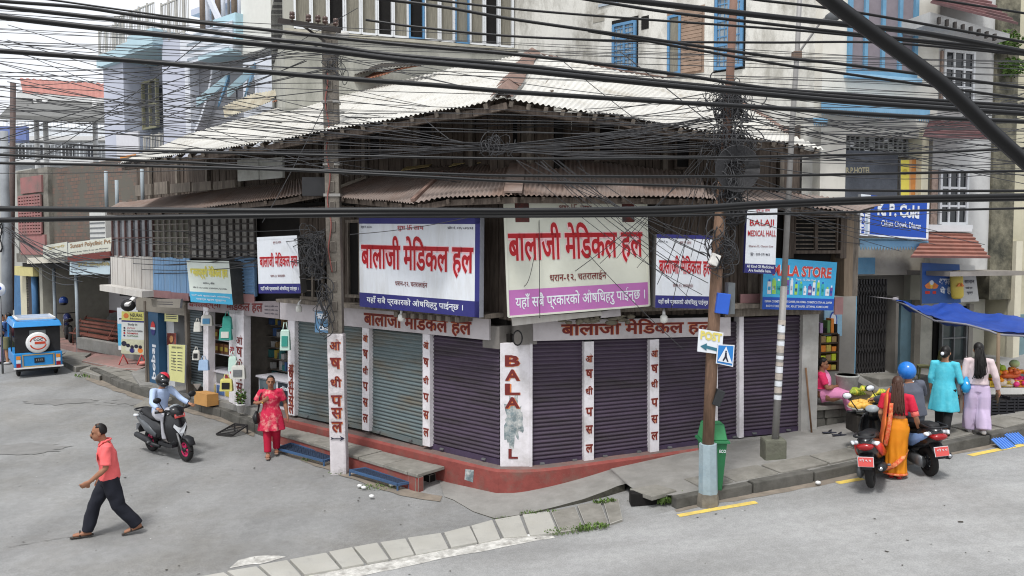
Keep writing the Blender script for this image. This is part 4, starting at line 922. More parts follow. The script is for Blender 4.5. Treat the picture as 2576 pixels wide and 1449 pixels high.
# --- mossy building at the right edge
mb = thing('mossy_building', 'damp mossy brick and plaster building at the right edge with plants on its ledges', 'building', R2.pt(7, 0, 0))
MOSSW = M('mossy_masonry', (118, 114, 98), .95, .35, 5, .7, 14, dirt=(44, 46, 42), dscale=1.6, damt=.85, dlow=.42); A3 = R2.sz(2553, 400)[0]
b = B(); b.fbox(R2, A2 + .0, A3, 2.8, 14.5, -5, .02, MOSSW); b.link('stone_corner', mb); b = B(); b.fbox(R2, A3, A3 + 6, 0, 14.5, -5, -.05, M('pale_yellow_wall', (196, 190, 166), .9, .1, 2, dirt=(130, 126, 110), dscale=1, damt=.6)); b.link('wall', mb)
pbox(R2, (2556, 790, 2600, 900), -.05, .0, M('teal_door', (110, 134, 140), .7, .1), 'door', mb); b = B(); b.fbox(R2, A3 - .0, A3 + .2, 0, 4.2, -.1, .12, M('cream_column', (206, 200, 180), .8, .06)); b.link('column', mb)
b = B(); b.fbox(R2, A2 - .9, A2 + .05, 0, 14, -4, -.7, M('grey_back_wall', (150, 148, 142), .9, .15, 2)); b.link('back_wall', mb)
def leaves(c, r, n, s, m):
    b = B()
    for _ in range(n):
        d = V((random.gauss(0, 1), random.gauss(0, 1), random.gauss(0, 1))).normalized() * random.random() ** .4; p = V(c) + V((d.x * r[0], d.y * r[1], d.z * r[2]))
        u = V((random.gauss(0, 1), random.gauss(0, 1), random.gauss(0, .6))).normalized() * s; v = u.cross(V((random.gauss(0, 1), random.gauss(0, 1), 1))).normalized() * s * .5
        b.add([p - u, p + v, p + u, p - v], [(0, 1, 2, 3)], m)
    return b
GRN = M('plant_leaf', (84, 112, 50), .6, .35, 6)
for q, r_ in (((2535, 105), .35), ((2545, 170), .3)):
    pl_ = thing('ledge_plant', 'green plant hanging from the %s ledge of the mossy building' % ('upper' if q[1] < 150 else 'lower'), 'plant', R2.p(q[0], q[1], .2)); leaves(R2.p(q[0], q[1], .2), (r_, .25, r_ * .8), 260, .06, GRN).link('foliage', pl_)
    b = B(); p = R2.p(q[0], q[1], .15); b.tube([p + V((0, 0, -.35)), p, p + V((.1, 0, .2))], .012, M('plant_stem', (90, 80, 60), .8), 5); b.link('stem', pl_)
# --- pale blue house behind on the left
BP = LF.off(-5)
bh = thing('pale_blue_house', 'tall pale blue-grey house with recessed balconies, railings and an arched front', 'house', BP.pt(20, 0, -3))
PB = M('pale_blue_plaster', (188, 192, 206), .8, .04, 1, dirt=(160, 166, 180), dscale=.5, damt=.4); PBS = M('pale_blue_trim', (178, 204, 214), .7, .05, 1); PBW = M('white_blue_plaster', (212, 216, 224), .8, .04, 1, dirt=(180, 186, 194), damt=.4)
def S_(x, y=300, o=0.0): return BP.sz(x, y, o)[0]
def Zz(x, y, o=0.0): return BP.sz(x, y, o)[1]
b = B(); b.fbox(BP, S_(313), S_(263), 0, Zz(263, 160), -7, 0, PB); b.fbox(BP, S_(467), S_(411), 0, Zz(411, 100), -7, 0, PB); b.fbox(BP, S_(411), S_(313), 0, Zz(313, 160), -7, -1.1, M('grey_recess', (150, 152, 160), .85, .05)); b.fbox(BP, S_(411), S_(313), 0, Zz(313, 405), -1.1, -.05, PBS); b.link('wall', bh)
b = B(); b.fbox(BP, S_(612), S_(467), 0, Zz(500, 165), -7, -.35, M('arch_grey', (140, 142, 148), .85, .05)); b.fbox(BP, S_(480), S_(467), 0, Zz(470, 90), -7, .0, PBW); b.fbox(BP, S_(716) - .3, S_(612), 0, Zz(640, 150), -7, -.02, PBW); b.fbox(BP, S_(716) - .3, S_(612), Zz(640, 130), Zz(640, -30), -7, .02, M('pale_cladding', (214, 214, 208), .8, .04)); b.link('wall', bh)
b = B(); zt = Zz(270, 130)
b.fbox(BP, S_(320), S_(262), Zz(262, 172), Zz(262, 142), -7, .25, PBS); b.fbox(BP, S_(411), S_(318), Zz(318, 150), Zz(318, 118), -7, .35, PBS); b.fbox(BP, S_(411) - .1, S_(350), Zz(400, 115), Zz(400, 78), -2, .4, PBS); b.link('roof_slab', bh)
win(BP, (S_(352), S_(316), Zz(316, 322), Zz(316, 200)), -.7, bh, M('olive_frame', (136, 134, 110), .7), glass_mat('house_glass', (80, 84, 90)), 2, 2, .1, .07)
win(BP, (S_(404), S_(394), Zz(400, 330), Zz(400, 205)), -.6, bh, M('olive_frame', (136, 134, 110), .7), DARK, 1, 2, .1, .07)
def railing(p0, p1, h, n, m, parent, name='railing'):
    b = B(); p0, p1 = V(p0), V(p1)
    b.bar(p0 + V((0, 0, h)), p1 + V((0, 0, h)), .05, .05, m); b.bar(p0 + V((0, 0, .06)), p1 + V((0, 0, .06)), .03, .03, m)
    for i in range(n + 1): p = p0.lerp(p1, i / n); b.box(p + V((0, 0, h / 2)), (.022, .022, h) if i % 5 else (.06, .06, h * 1.15), m)
    return b.link(name, parent)
RL = M('grey_railing', (176, 174, 168), .6, .1)
railing(BP.pt(S_(264), Zz(262, 142), .15), BP.pt(S_(318), Zz(262, 142), .15), 1.0, 15, RL, bh); railing(BP.pt(S_(312), Zz(318, 118), .25), BP.pt(S_(410), Zz(318, 118), .25), 1.15, 24, RL, bh); railing(BP.pt(S_(412), Zz(411, 100), .0), BP.pt(S_(480), Zz(411, 100), .0), 1.3, 18, RL, bh)
railing(BP.pt(S_(355), Zz(355, 402), -.1), BP.pt(S_(410), Zz(355, 402), -.1), .9, 14, RL, bh)
b = B(); b.fbox(BP, S_(352), S_(296), Zz(320, 400), Zz(320, 335), .02, .08, M('white_banner', (206, 206, 212), .7, .04)); b.fbox(BP, S_(345), S_(305), Zz(320, 399), Zz(320, 392), .081, .086, M('banner_orange', (210, 140, 70), .7)); b.link('balcony_banner', bh)
b = B(); b.fbox(BP, S_(430), S_(336), Zz(360, 118), 16, -7, -3.0, PB); b.fbox(BP, S_(445), S_(333), 13.9, 14.15, -7, -2.6, PB); b.link('attic_wall', bh)
win(BP, (S_(372), S_(357), 12.4, 13.6), -2.95, bh, PBS, GLS, 1, 1, .04, .06)
b = B(); b.fbox(BP, S_(612), S_(480), Zz(520, 158), Zz(500, 92), -.6, .35, PBW)
for i in range(16):
    for j in range(4): a = S_(600) + (S_(500) - S_(600)) * i / 15; b.fbox(BP, a - .08, a + .08, Zz(520, 152) + j * .26, Zz(520, 152) + j * .26 + .1, .35, .356, M('lattice_shade', (150, 160, 170), .9))
b.link('lattice_parapet', bh)
b = B(); b.fbox(BP, S_(612), S_(535), Zz(600, 140), Zz(600, 130), -.5, .5, PBS); b.fbox(BP, S_(617), S_(560), Zz(600, 118), Zz(600, 40), -.5, .3, M('blue_glazed_panel', (176, 208, 220), .5, .05)); b.link('balcony_slab', bh)
# stair and frame clutter on the roof terrace
b = B(); RF2 = M('terrace_steel', (128, 126, 124), .6, .1)
for i in range(12): a = S_(590) + (S_(440) - S_(590)) * i / 11; b.tube([BP.pt(a, Zz(500, 92), -1.2), BP.pt(a, 15, -1.2)], .05 + .03 * (i % 3), (RF2, PBW, M('brown_pipe', (120, 106, 92), .7))[i % 3], 6)
b.bar(BP.pt(S_(450), 14.4, -.9), BP.pt(S_(520), Zz(520, 85), -.9), .14, .2, PBW); b.link('terrace_frame', bh)
for i, q in enumerate(((494, 268, 575, 205), (571, 244, 640, 180))):   # blue tinted glass awning panes
    p0, p1 = BP.p(q[0], q[1], 1.0), BP.p(q[2], q[3], .05); b = B(); d = LF.u * -.9
    b.slab([p0, p0 + V((0, 0, .28)), p1 + V((0, 0, .28)), p1], LF.n, .06, PBS); b.slab([p1, p1 + V((0, 0, .3)), p1 - LF.u * .7 + LF.n * .8 - V((0, 0, .9)), p1 - LF.u * .6 + LF.n * .8 - V((0, 0, 1.1))], LF.n, .05, M('tinted_awning', (112, 150, 178), .3, .05)); b.link('window_awning', bh)
    pbox(BP, (q[2] - 5, q[3] + 15, q[2] + 12, q[3] + 85), -.3, -.0 if i else -.33, GLS, 'window', bh, at_=-.2)
b = B(); n = 14; vs = []
for i in range(n + 1):
    t = i / n; a = S_(486) + (S_(535) - S_(486)) * sin(t * pi / 2); z = Zz(486, 330) + (Zz(531, 146) - Zz(486, 330)) * (1 - cos(t * pi / 2)) ** .6 ; vs.append((a, z))
for (a, z), (a2, z2) in zip(vs, vs[1:]): b.bar(BP.pt(a, z, -.2), BP.pt(a2, z2, -.2), .12, .35, PBW, BP.n)
b.link('arch_rim', bh)
# --- far buildings at the left: red roof shed, white balcony house
sh = thing('red_roof_shed', 'open shed with a red corrugated roof and white steel trusses at left', 'shed', at(150, 420, 40))
b = B(); y = 40; RR_ = M('red_tin_roof', (166, 112, 102), .7, .12, 2)
q = [at(140, 243, y), at(272, 250, y), at(272, 200, y + 4), at(55, 197, y + 4)]; q[0] = at(58, 243, y)
corrugated(b, [at(58, 238, y), at(275, 252, y)], [at(50, 197, y + 3.5), at(275, 211, y + 3.5)], V((0, -.7, .7)), RR_, .3, .04, 4, 0); b.link('roof', sh)
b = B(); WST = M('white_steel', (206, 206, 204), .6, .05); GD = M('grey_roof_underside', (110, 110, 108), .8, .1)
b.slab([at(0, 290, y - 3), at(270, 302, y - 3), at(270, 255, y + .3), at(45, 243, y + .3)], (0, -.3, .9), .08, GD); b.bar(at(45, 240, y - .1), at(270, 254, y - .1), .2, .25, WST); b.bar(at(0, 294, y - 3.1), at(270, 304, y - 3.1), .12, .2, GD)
for i in range(7): b.bar(at(20 + i * 12, 292 - i * 7, y - 2.4 + i * .3), at(34 + i * 12, 280 - i * 3, y - 2 + i * .3), .05, .05, GD)
b.link('truss', sh)
for x in (95, 118, 242): b = B(); p = at(x, 420, y - .5); b.tube([V((p.x, p.y, 0)), V((p.x, p.y, at(x, 250, y - .5).z))], .12, WST, 8); b.link('post', sh)
wh = thing('white_balcony_house', 'white house with balustraded balconies far behind the brick building', 'house', at(150, 440, 48))
b = B(); c = at(150, 420, 50); x0, x1 = at(-60, 400, 50).x, at(300, 400, 50).x; zb, zt = 0, at(0, 318, 50).z; b.box(((x0 + x1) / 2, 53, zt / 2), (x1 - x0, 5, zt), M('white_far_wall', (206, 210, 214), .85, .06, .6, dirt=(160, 166, 170), damt=.5)); b.link('wall', wh)
for y0 in (345, 405):
    z = at(0, y0, 49).z; b = B(); b.box(((x0 + x1) / 2, 50.2, z), (x1 - x0, 1.4, .25), WST); b.link('balcony_slab', wh); railing(V((x0, 49.6, z + .1)), V((x1, 49.6, z + .1)), 1.0, 40, M('white_rail', (214, 218, 222), .7), wh)
for i in range(7): b = B(); b.box((x0 + 1 + i * 1.5, 50.45, at(0, 385, 50).z), (.7, .08, 1.0), GLS); b.link('window', wh)
b = B(); p = at(25, 325, 46); b.box((p.x, p.y, p.z - .3), (2.0, .3, .9), M('blue_sheet', (110, 126, 176), .6, .1)); b.link('blue_tarpaulin', wh)
# --- brick and jaali building with the clinic porch
PF = LF.off(-1.5); QF = LF.off(-4.2)
bk = thing('brick_clinic_building', 'old brick building with pink lattice panel above an open clinic porch', 'building', PF.pt(20, 0, -2))
BRK = bpy.data.materials.new('old_brick'); BRK.use_nodes = True; t_ = BRK.node_tree; bs = t_.nodes['Principled BSDF']; bs.inputs['Roughness'].default_value = .95
tc_ = t_.nodes.new('ShaderNodeTexCoord'); sp_ = t_.nodes.new('ShaderNodeSeparateXYZ'); cb_ = t_.nodes.new('ShaderNodeCombineXYZ'); bt_ = t_.nodes.new('ShaderNodeTexBrick'); t_.links.new(tc_.outputs['Object'], sp_.inputs[0]); t_.links.new(sp_.outputs['X'], cb_.inputs['X']); t_.links.new(sp_.outputs['Z'], cb_.inputs['Y']); t_.links.new(cb_.outputs[0], bt_.inputs['Vector'])
bt_.inputs['Scale'].default_value = 2.0; bt_.inputs['Color1'].default_value = lin(122, 96, 84); bt_.inputs['Color2'].default_value = lin(104, 86, 76); bt_.inputs['Mortar'].default_value = lin(84, 82, 78); bt_.inputs['Mortar Size'].default_value = .03; bt_.inputs['Row Height'].default_value = .26
nz_ = t_.nodes.new('ShaderNodeTexNoise'); nz_.inputs['Scale'].default_value = 2; nz_.inputs['Detail'].default_value = 8; t_.links.new(tc_.outputs['Object'], nz_.inputs['Vector']); m_ = t_.nodes.new('ShaderNodeMix'); m_.data_type = 'RGBA'; r_ = t_.nodes.new('ShaderNodeMapRange'); r_.inputs[1].default_value = .42; r_.inputs[2].default_value = .6; t_.links.new(nz_.outputs[0], r_.inputs[0]); t_.links.new(r_.outputs[0], m_.inputs['Factor']); t_.links.new(bt_.outputs['Color'], m_.inputs['A']); m_.inputs['B'].default_value = lin(96, 92, 84); t_.links.new(m_.outputs['Result'], bs.inputs['Base Color'])
def pz(x, y, o=0.0): return PF.sz(x, y, o)
OLDC = M('old_wet_concrete', (128, 124, 116), .95, .25, 2, .4, 20, dirt=(70, 70, 64), dscale=1.2, damt=.8)
b = B(); zf = pz(200, 640)[1]; b.fbox(PF, pz(285, 500)[0] - 1.5, pz(118, 500)[0], zf, pz(118, 424)[1], -6, -.2, BRK); b.link('brick_wall', bk)
b = B(); b.fbox(PF, pz(118, 500)[0], pz(40, 500)[0], zf - .2, pz(80, 425)[1], -6, -.05, OLDC); b.fbox(PF, pz(40, 500)[0], pz(-60, 500)[0] + 3, 0, pz(40, 420)[1], -6, -.6, M('pale_left_wall', (170, 170, 164), .9, .1, 1)); b.fbox(PF, pz(285, 600)[0] - 1, pz(40, 600)[0], zf - .35, zf, -6, .0, OLDC); b.link('concrete_frame', bk)
JP = M('pink_panel', (156, 108, 106), .9, .15, 3, dirt=(110, 98, 94), dscale=1.5, damt=.9)
for q in ((52, 440, 103, 488), (52, 590, 112, 640)): pbox(PF, q, -.05, .02, JP, 'pink_panel', bk)
r = SZQ(PF, (52, 490, 104, 588)); b = B(); b.fbox(PF, *r, -.04, .01, M('jaali_dark', (84, 66, 64), .9)); jl = b.link('lattice_panel', bk); b = B()
for i in range(9): x = r[0] + (r[1] - r[0]) * i / 8; b.fbox(PF, x - .04, x + .04, r[2], r[3], .012, .06, JP)
for j in range(13): z = r[2] + (r[3] - r[2]) * j / 12; b.fbox(PF, r[0], r[1], z - .04, z + .04, .012, .056, JP)
b.link('lattice', jl)
b = B(); pf_ = pz(285, 880)[0] - .5; pl_ = pz(95, 800)[0]; fl = .48
b.fbox(QF, pf_ - 3, pl_, .3, zf - .3, -.3, 0, M('porch_wall', (176, 174, 176), .85, .05, 2)); b.fbox(PF, pf_ - 3, pl_ + .4, -.2, fl, -2.7, .05, PINK); b.fbox(PF, pf_ - 3, pz(200, 880)[0], fl, fl + .38, -.15, .08, CONC); b.fbox(PF, pl_, pl_ + .3, 0, zf, -3, -.2, M('pale_shutter_wall', (160, 158, 146), .8, .1)); b.fbox(PF, pf_ - 3, pl_ + .5, zf - .5, zf - .35, -3, .3, DARK); b.link('porch', bk)
b = B(); zz0, zz1 = QF.sz(200, 770)[1], QF.sz(200, 690)[1]; b.fbox(QF, QF.sz(335, 700)[0], QF.sz(112, 700)[0], zz0, zz1, 0, .04, M('notice_white', (206, 204, 206), .6, .04)); nb = b.link('price_board', bk)
b = B(); k0, k1 = QF.sz(335, 700)[0], QF.sz(112, 700)[0]
for i in range(4):
    for j in range(9): x = k0 + (k1 - k0) * (i + .15) / 4; z = zz0 + (zz1 - zz0) * (j + .6) / 10; b.fbox(QF, x, x + .5 + .3 * random.random(), z, z + .02, .04, .045, M('faint_print', (150, 150, 156), .8))
b.fbox(QF, k0, k1, zz0 - .12, zz0, 0, .05, M('dark_red_strip', (120, 44, 44), .7)); b.link('lettering', nb)
for i in range(5): b = B(); c = QF.p(215 + i * 26, 812, .06); b.ball(c, (.45, .03, .35 + .1 * (i % 2)), M('mural_grey', (120, 122, 120), .9, .3, 4), 10, 5); b.link('mural_plant', bk)
for x, y0, y1, o in ((197, 688, 877, .0), (139, 668, 800, -.3), (107, 655, 800, -.3), (90, 660, 800, -.35)):
    p1 = PF.p(x, y1, o); b = B(); b.tube([V((p1.x, p1.y, 0)), V((p1.x, p1.y, PF.p(x, y0, o).z))], .06 if x > 95 else .12, POSTW if x > 95 else M('blue_porch_post', (70, 110, 150), .7), 8); b.link('porch_post', bk)
b = B(); b.bar(PF.p(77, 656, .2), PF.p(172, 652, .2), .25, .22, M('cream_beam', (206, 200, 186), .8, .06)); b.link('beam', bk)
for x0, x1, m_ in ((52, 70, M('cream_roller', (196, 190, 166), .7, .05)), (40, 50, M('blue_porch_post', (70, 110, 150), .7)), (72, 88, M('dark_door', (60, 56, 58), .8))): pbox(PF, (x0, 690, x1, 900), -.6, -.5, m_, 'shop_door', bk, at_=-.5)
pbox(PF, (30, 672, 82, 692), -.4, -.1, M('yellowed_sign', (196, 186, 130), .7, .08), 'shop_sign', bk)
# benches under the porch
for i, (x0, x1, y) in enumerate(((200, 300, 858), (215, 310, 838), (300, 335, 852))):
    p0, p1 = PF.p(x0, y, -.5 - i * .7), PF.p(x1, y, -.5 - i * .7); p0.z = p1.z = fl + .44
    bn = thing('porch_bench', ('long red-brown slatted bench in front on the clinic porch', 'red-brown bench behind the front bench on the clinic porch', 'short brown bench at the right end of the clinic porch')[i], 'bench', (p0 + p1) / 2 - V((0, 0, .44)), 'benches on the clinic porch'); RB = M('bench_red_brown', (120, 72, 60), .7, .12)
    b = B(); [b.bar(p0 + LF.n * (.05 + k * .13), p1 + LF.n * (.05 + k * .13), .1, .03, RB) for k in range(3)]; b.link('seat', bn)
    b = B(); [b.bar(p0 + V((0, 0, .15 + k * .13)), p1 + V((0, 0, .15 + k * .13)), .03, .07, RB) for k in range(3)]; b.link('backrest', bn)
    for e in (p0.lerp(p1, .06), p1.lerp(p0, .06)): b = B(); b.tube([e + LF.n * .3 - V((0, 0, .44)), e + LF.n * .3, e + V((0, 0, .5))], .02, RB, 6); b.tube([e + V((0, 0, -.44)), e], .02, RB, 6); b.link('leg', bn)
# ================================================================ signs
FRAME = M('sign_frame', (150, 152, 158), .5, .08, metal=.2)
def sign(name, label, pl, out, q, base, elems, th=.08, cat='sign', group=None, side=None, border=None):
    """q: four photo corners (tl, tr, br, bl) on the plane pl moved out; elems: ('rect'|'text', ...) in 0..1 of the face"""
    tl, tr, br, bl = [pl.p(x, y, out) for x, y in q]; n = (br - bl).cross(tl - bl).normalized(); n = n if n.dot(CAM - bl) > 0 else -n
    t = thing(name, label, cat, (bl + br) / 2, group)
    b = B(); f = quadmap(tl, tr, br, bl, n, .003); pq = [bl, br, tr, tl]
    back = [p - n * th for p in pq]
    b.add(pq + back, [(0, 1, 2, 3)], base); b.add(pq + back, [(7, 6, 5, 4), (0, 4, 5, 1), (1, 5, 6, 2), (2, 6, 7, 3), (3, 7, 4, 0)], side or FRAME)
    W_, H_ = (br - bl).length, (tl - bl).length; L = B(); any_ = False
    for e in elems:
        if e[0] == 'rect':
            a0, b0, a1, b1, m = e[1:]; b.add([f(a0, b0), f(a1, b0), f(a1, b1), f(a0, b1)], [(0, 1, 2, 3)], m)
        elif e[0] == 'poly':
            g = sub(f, 0, 0, 1, 1, n, .003 * (1 + (e[3] if len(e) > 3 else 0))); b.add([g(x, y) for x, y in e[1]], [tuple(range(len(e[1])))], e[2])
        elif e[0] == 'disc':
            cx, cy, r, m = e[1:5]; g = sub(f, 0, 0, 1, 1, n, .003 * (e[5] if len(e) > 5 else 1)); b.add([g(cx + cos(2 * pi * i / 20) * r * H_ / W_, cy + sin(2 * pi * i / 20) * r) for i in range(20)], [tuple(range(20))], m)
        else:
            txt, a0, b0, a1, b1, m = e[1:7]; edge = e[7] if len(e) > 7 else None; off = e[8] if len(e) > 8 else (.022 if e[5] - e[3] > .2 else .012); letter(L, f, txt, (a0, b0, a1, b1), m, n, off, edge, .035); any_ = True
    b.link('panel', t)
    if any_: L.link('lettering', t)
    if border:
        c = B(); w = .03
        for p0, p1 in zip([bl, br, tr, tl], [br, tr, tl, bl]): c.bar(p0 + n * .002, p1 + n * .002, w, .03, border, n)
        c.link('frame', t)
    return t, f, n
FP = Pl((0, 13.2), (1, .12)); 
EDGEP = M('pink_letter_edge', (240, 190, 196), .6, .03)
TXT = 'यहाँ सबै प्रकारको औषिधहरु पाईन्छ ।'
sign('shop_sign', 'large white sign with red lettering over navy band, biggest one left of the corner', LF, .55, ((903, 547), (1208, 546), (1206, 799), (905, 771)), SIGNW,
     [('rect', 0, .93, 1, 1, NAVY), ('rect', .965, 0, 1, 1, NAVY), ('rect', 0, 0, 1, .16, NAVY), ('text', NAME, .02, .38, .955, .8, RMRED, EDGEP), ('text', TXT, .07, .035, .88, .135, SIGNW),
      ('text', 'शुभ 卐 लाभ', .35, .85, .57, .92, RMRED), ('text', 'दर्ता नं. ४८३७', .02, .875, .12, .91, INK), ('text', 'फोन नं. ०२५ ५२१८६१', .76, .875, .95, .91, INK), ('text', 'धरान-१२, चतरालाईन', .33, .255, .6, .33, MAROON)], .1, side=M('sign_side_grey', (150, 152, 160), .5))
S2M = M('deity_picture_panel', (88, 40, 34), .7, .4, 12, dirt=(40, 50, 50), dscale=9, damt=.9)
sign('shop_sign', 'large cream sign with red lettering over purple band, on the right side of the corner', RF, .55, ((1268, 499), (1625, 506), (1633, 768), (1279, 797)), SIGNC,
     [('rect', 0, 0, 1, .225, PURP), ('rect', .07, .80, .165, .99, S2M), ('rect', .82, .8, .91, .99, S2M), ('text', NAME, .015, .42, .965, .80, RMRED, EDGEP), ('text', TXT, .05, .035, .97, .19, SIGNW), ('text', 'धरान-१२, चतरालाईन', .29, .27, .69, .36, MAROON), ('text', 'शुभ 卐 लाभ', .37, .88, .6, .96, MAROON)], .06, border=SIGNC)
SD = M('box_sign_side', (112, 112, 110), .6, .1)
for k, (q, lab, d) in enumerate(((((646, 597), (747, 592), (757, 738), (651, 738)), 'small white box sign with red lettering beside the left utility pole', .5), (((1652, 589), (1797, 593), (1793, 777), (1648, 774)), 'small white box sign with red lettering partly behind the right wooden pole', .34))):
    pp = Pl(LF.pt(3.75, 0, .75).xy if k == 0 else RF.pt(2.2, 0, .8).xy, (1, .02) if k == 0 else (1, .05))
    sign('box_sign', lab, pp, 0, q, SIGNW, [('rect', .0, .0, 1, .17, NAVY), ('rect', 0, .95, 1, 1, NAVY if k else SIGNW), ('text', NAME, .05, .43, .97, .72, RMRED, EDGEP), ('text', TXT, .05, .035, .95, .13, SIGNW), ('text', 'धरान-१२, चतरालाईन', .3, .28, .65, .34, MAROON), ('text', 'शुभ 卐 लाभ', .4, .86, .6, .92, MAROON)] + ([('text', 'दर्ता नं. ४८', .04, .88, .2, .92, INK)] if k else []), d, side=SD)
pp = Pl(RF.pt(4.6, 0, .9).xy, (1, .04))
sign('vertical_sign', 'upright white sign board reading BALAJI MEDICAL HALL behind the street lamp pole', pp, 0, ((1880, 519), (1956, 517), (1950, 690), (1873, 686)), SIGNW,
     [('rect', 0, 0, 1, .14, NAVY), ('text', 'BALAJI', .1, .68, .9, .8, RMRED), ('text', 'MEDICAL HALL', .05, .55, .97, .64, RMRED), ('text', 'Dharan-12, Chatara Line', .1, .385, .9, .42, MAROON), ('text', '☎ : 025-571462', .15, .26, .8, .31, INK), ('text', 'All Kind Of Medicines', .06, .08, .94, .125, SIGNW), ('text', 'Are Available here.', .12, .02, .86, .065, SIGNW), ('text', 'शुभ 卐 लाभ', .3, .9, .75, .96, RMRED)], .1, side=NAVY)
CY = M('sign_cyan', (64, 168, 216), .5, .06, 2); BLU = M('sign_blue', (30, 76, 170), .5, .05, 2)
cos_ = []
random.seed(5)
for i in range(15):
    x = .06 + i * .062; h = random.uniform(.14, .3); w = random.uniform(.035, .055); m_ = (SIGNW, M('pack_lime', (150, 200, 90), .5), M('pack_teal2', (60, 170, 160), .5), SIGNW, M('pack_violet', (110, 80, 150), .5))[i % 5]
    cos_ += [('rect', x, .3, x + w, .3 + h, m_), ('rect', x + w * .25, .3 + h, x + w * .75, .34 + h, (BLU, M('pack_lime', (150, 200, 90)), SIGNW)[i % 3]), ('rect', x + .006, .3 + h * .3, x + w - .006, .3 + h * .6, (CY, SIGNW, BLU, M('pack_teal2', (60, 170, 160)))[i % 4])]
sign('shop_sign', 'bright blue sign reading STORE with painted bottles, below the right upper window', RF, .35, ((1922, 647), (2106, 660), (2096, 781), (1917, 778)), CY,
     [('rect', 0, 0, 1, .24, BLU), ('text', 'MALA STORE', .12, .66, .93, .88, M('sign_brick_red', (196, 70, 62), .6), SIGNW, .03), ('text', 'Dharan - 12, Chata Chowk', .44, .58, .72, .63, SIGNW), ('text', 'DERMA COSMETICS, KANTI DIAPER, FIX DERMA, COSMETICS, ETRA-AK, DIAPER', .03, .13, .97, .18, SIGNW), ('text', 'BODY STORE, SKIN MILK, ADULT DIAPER, CETAPHIL, KILMES CARE', .05, .04, .92, .09, SIGNW)] + cos_, .06)
random.seed(11)
sign('shop_sign', 'deep blue sign reading Cold and Chhata Chowk above the blue tin valance', R2, .6, ((2166, 488), (2338, 507), (2335, 603), (2162, 592)), BLU,
     [('rect', 0, 0, .14, 1, SIGNW), ('rect', 0, 0, 1, .04, SIGNW), ('rect', .965, 0, 1, 1, SIGNW), ('text', 'K. P. Cold', .24, .52, .85, .86, SIGNW, None, .045), ('text', 'Chhata Chowk, Dharan', .3, .24, .88, .42, SIGNW)], .08)
sg, f, n = sign('vertical_banner', 'narrow white strip with upright blue letters at the left end of the blue Cold sign', R2, .66, ((2166, 490), (2187, 492), (2184, 594), (2163, 592)), SIGNW, [('poly', ((.62, .05), (.9, .05), (.9, .4), (.7, .5), (.62, .4)), M('faint_bottle', (170, 186, 206), .6))], .03)
b = B(); b.text('RUSLAN', lambda a, bb: f(.15 + (1 - bb) * .38 + 0 * a, .06 + a * .75), BLU, .04); b.link('lettering', sg)
OR_ = M('emblem_orange', (226, 130, 60), .5); YL_ = M('emblem_yellow', (232, 196, 70), .5); DB = M('ad_blue', (52, 92, 156), .5, .15, 1)
sign('advert_board', 'blue drink advert with an orange emblem and white letters under the tiled awning', R2, .35, ((2320, 661), (2414, 665), (2417, 762), (2319, 764)), DB,
     [('disc', .24, .47, .10, YL_, 1), ('poly', ((.06, .45), (.16, .52), (.22, .42), (.2, .36), (.1, .38)), OR_, 1), ('poly', ((.42, .45), (.32, .52), (.26, .42), (.28, .36), (.38, .38)), OR_, 1), ('disc', .24, .52, .06, SIGNW, 3), ('text', 'असली', .43, .47, .8, .68, SIGNW, None, .04), ('text', 'ये हैं!', .46, .22, .8, .42, SIGNW, None, .04), ('rect', .08, .24, .2, .31, M('emblem_red', (196, 60, 50))), ('rect', .27, .24, .36, .31, MATS['emblem_red'])], .05)
sign('notice_board', 'white paper notice with black writing beside the blue drink advert', R2, .33, ((2413, 667), (2452, 668), (2463, 758), (2417, 760)), M('notice_grey', (196, 196, 194), .7, .04),
     [('text', 'यहाँ', .35, .7, .75, .78, INK), ('text', 'सामान', .25, .5, .85, .6, INK), ('text', 'पाईन्छ', .3, .34, .7, .42, INK), ('text', 'मूल्य', .35, .2, .7, .28, INK)], .03)
t = thing('can_cutout', 'giant yellow drink can cut-out fixed to the blue advert board', 'advert', R2.p(2411, 753, .5)); b = B(); YCAN = M('can_yellow', (214, 190, 84), .5, .06)
p0, p1 = R2.p(2409, 752, .5), R2.p(2405, 681, .5); b.tube([p0, p0.lerp(p1, .04), p0.lerp(p1, .12), p0.lerp(p1, .88), p0.lerp(p1, .96), p1], [.07, .12, .145, .145, .12, .08], YCAN, 16, flat=.5); b.link('can', t)
b = B(); [b.slab([p0.lerp(p1, .45) + R2.u * (x * .06 - .05) + R2.n * .11, p0.lerp(p1, .45) + R2.u * (x * .06 + .05) + R2.n * .11, p0.lerp(p1, .58) + R2.u * (x * .03) + R2.n * .11], R2.n, .02, OR_) for x in (-1, 1)]; b.tube([p1 - V((0, 0, .015)), p1 + V((0, 0, .01))], .08, STEEL, 12, flat=.5); b.link('emblem', t)
sign('poster', 'tall yellow and orange poster with a bottle beside the pale column', R2, -.05, ((2266, 400), (2312, 400), (2312, 494), (2266, 496)), M('poster_yellow', (226, 210, 92), .6, .05),
     [('rect', .46, 0, 1, 1, M('poster_peach', (214, 166, 112), .6, .08)), ('poly', ((.55, .05), (.95, .05), (.95, .6), (.85, .72), (.82, 1), (.6, 1), (.58, .72), (.52, .6)), M('poster_orange', (206, 138, 76), .6), 1), ('poly', ((.86, .75), (1, .7), (1, 1), (.86, 1)), DARK, 2), ('disc', .22, .66, .08, M('poster_mustard', (186, 168, 70)), 2)], .03)
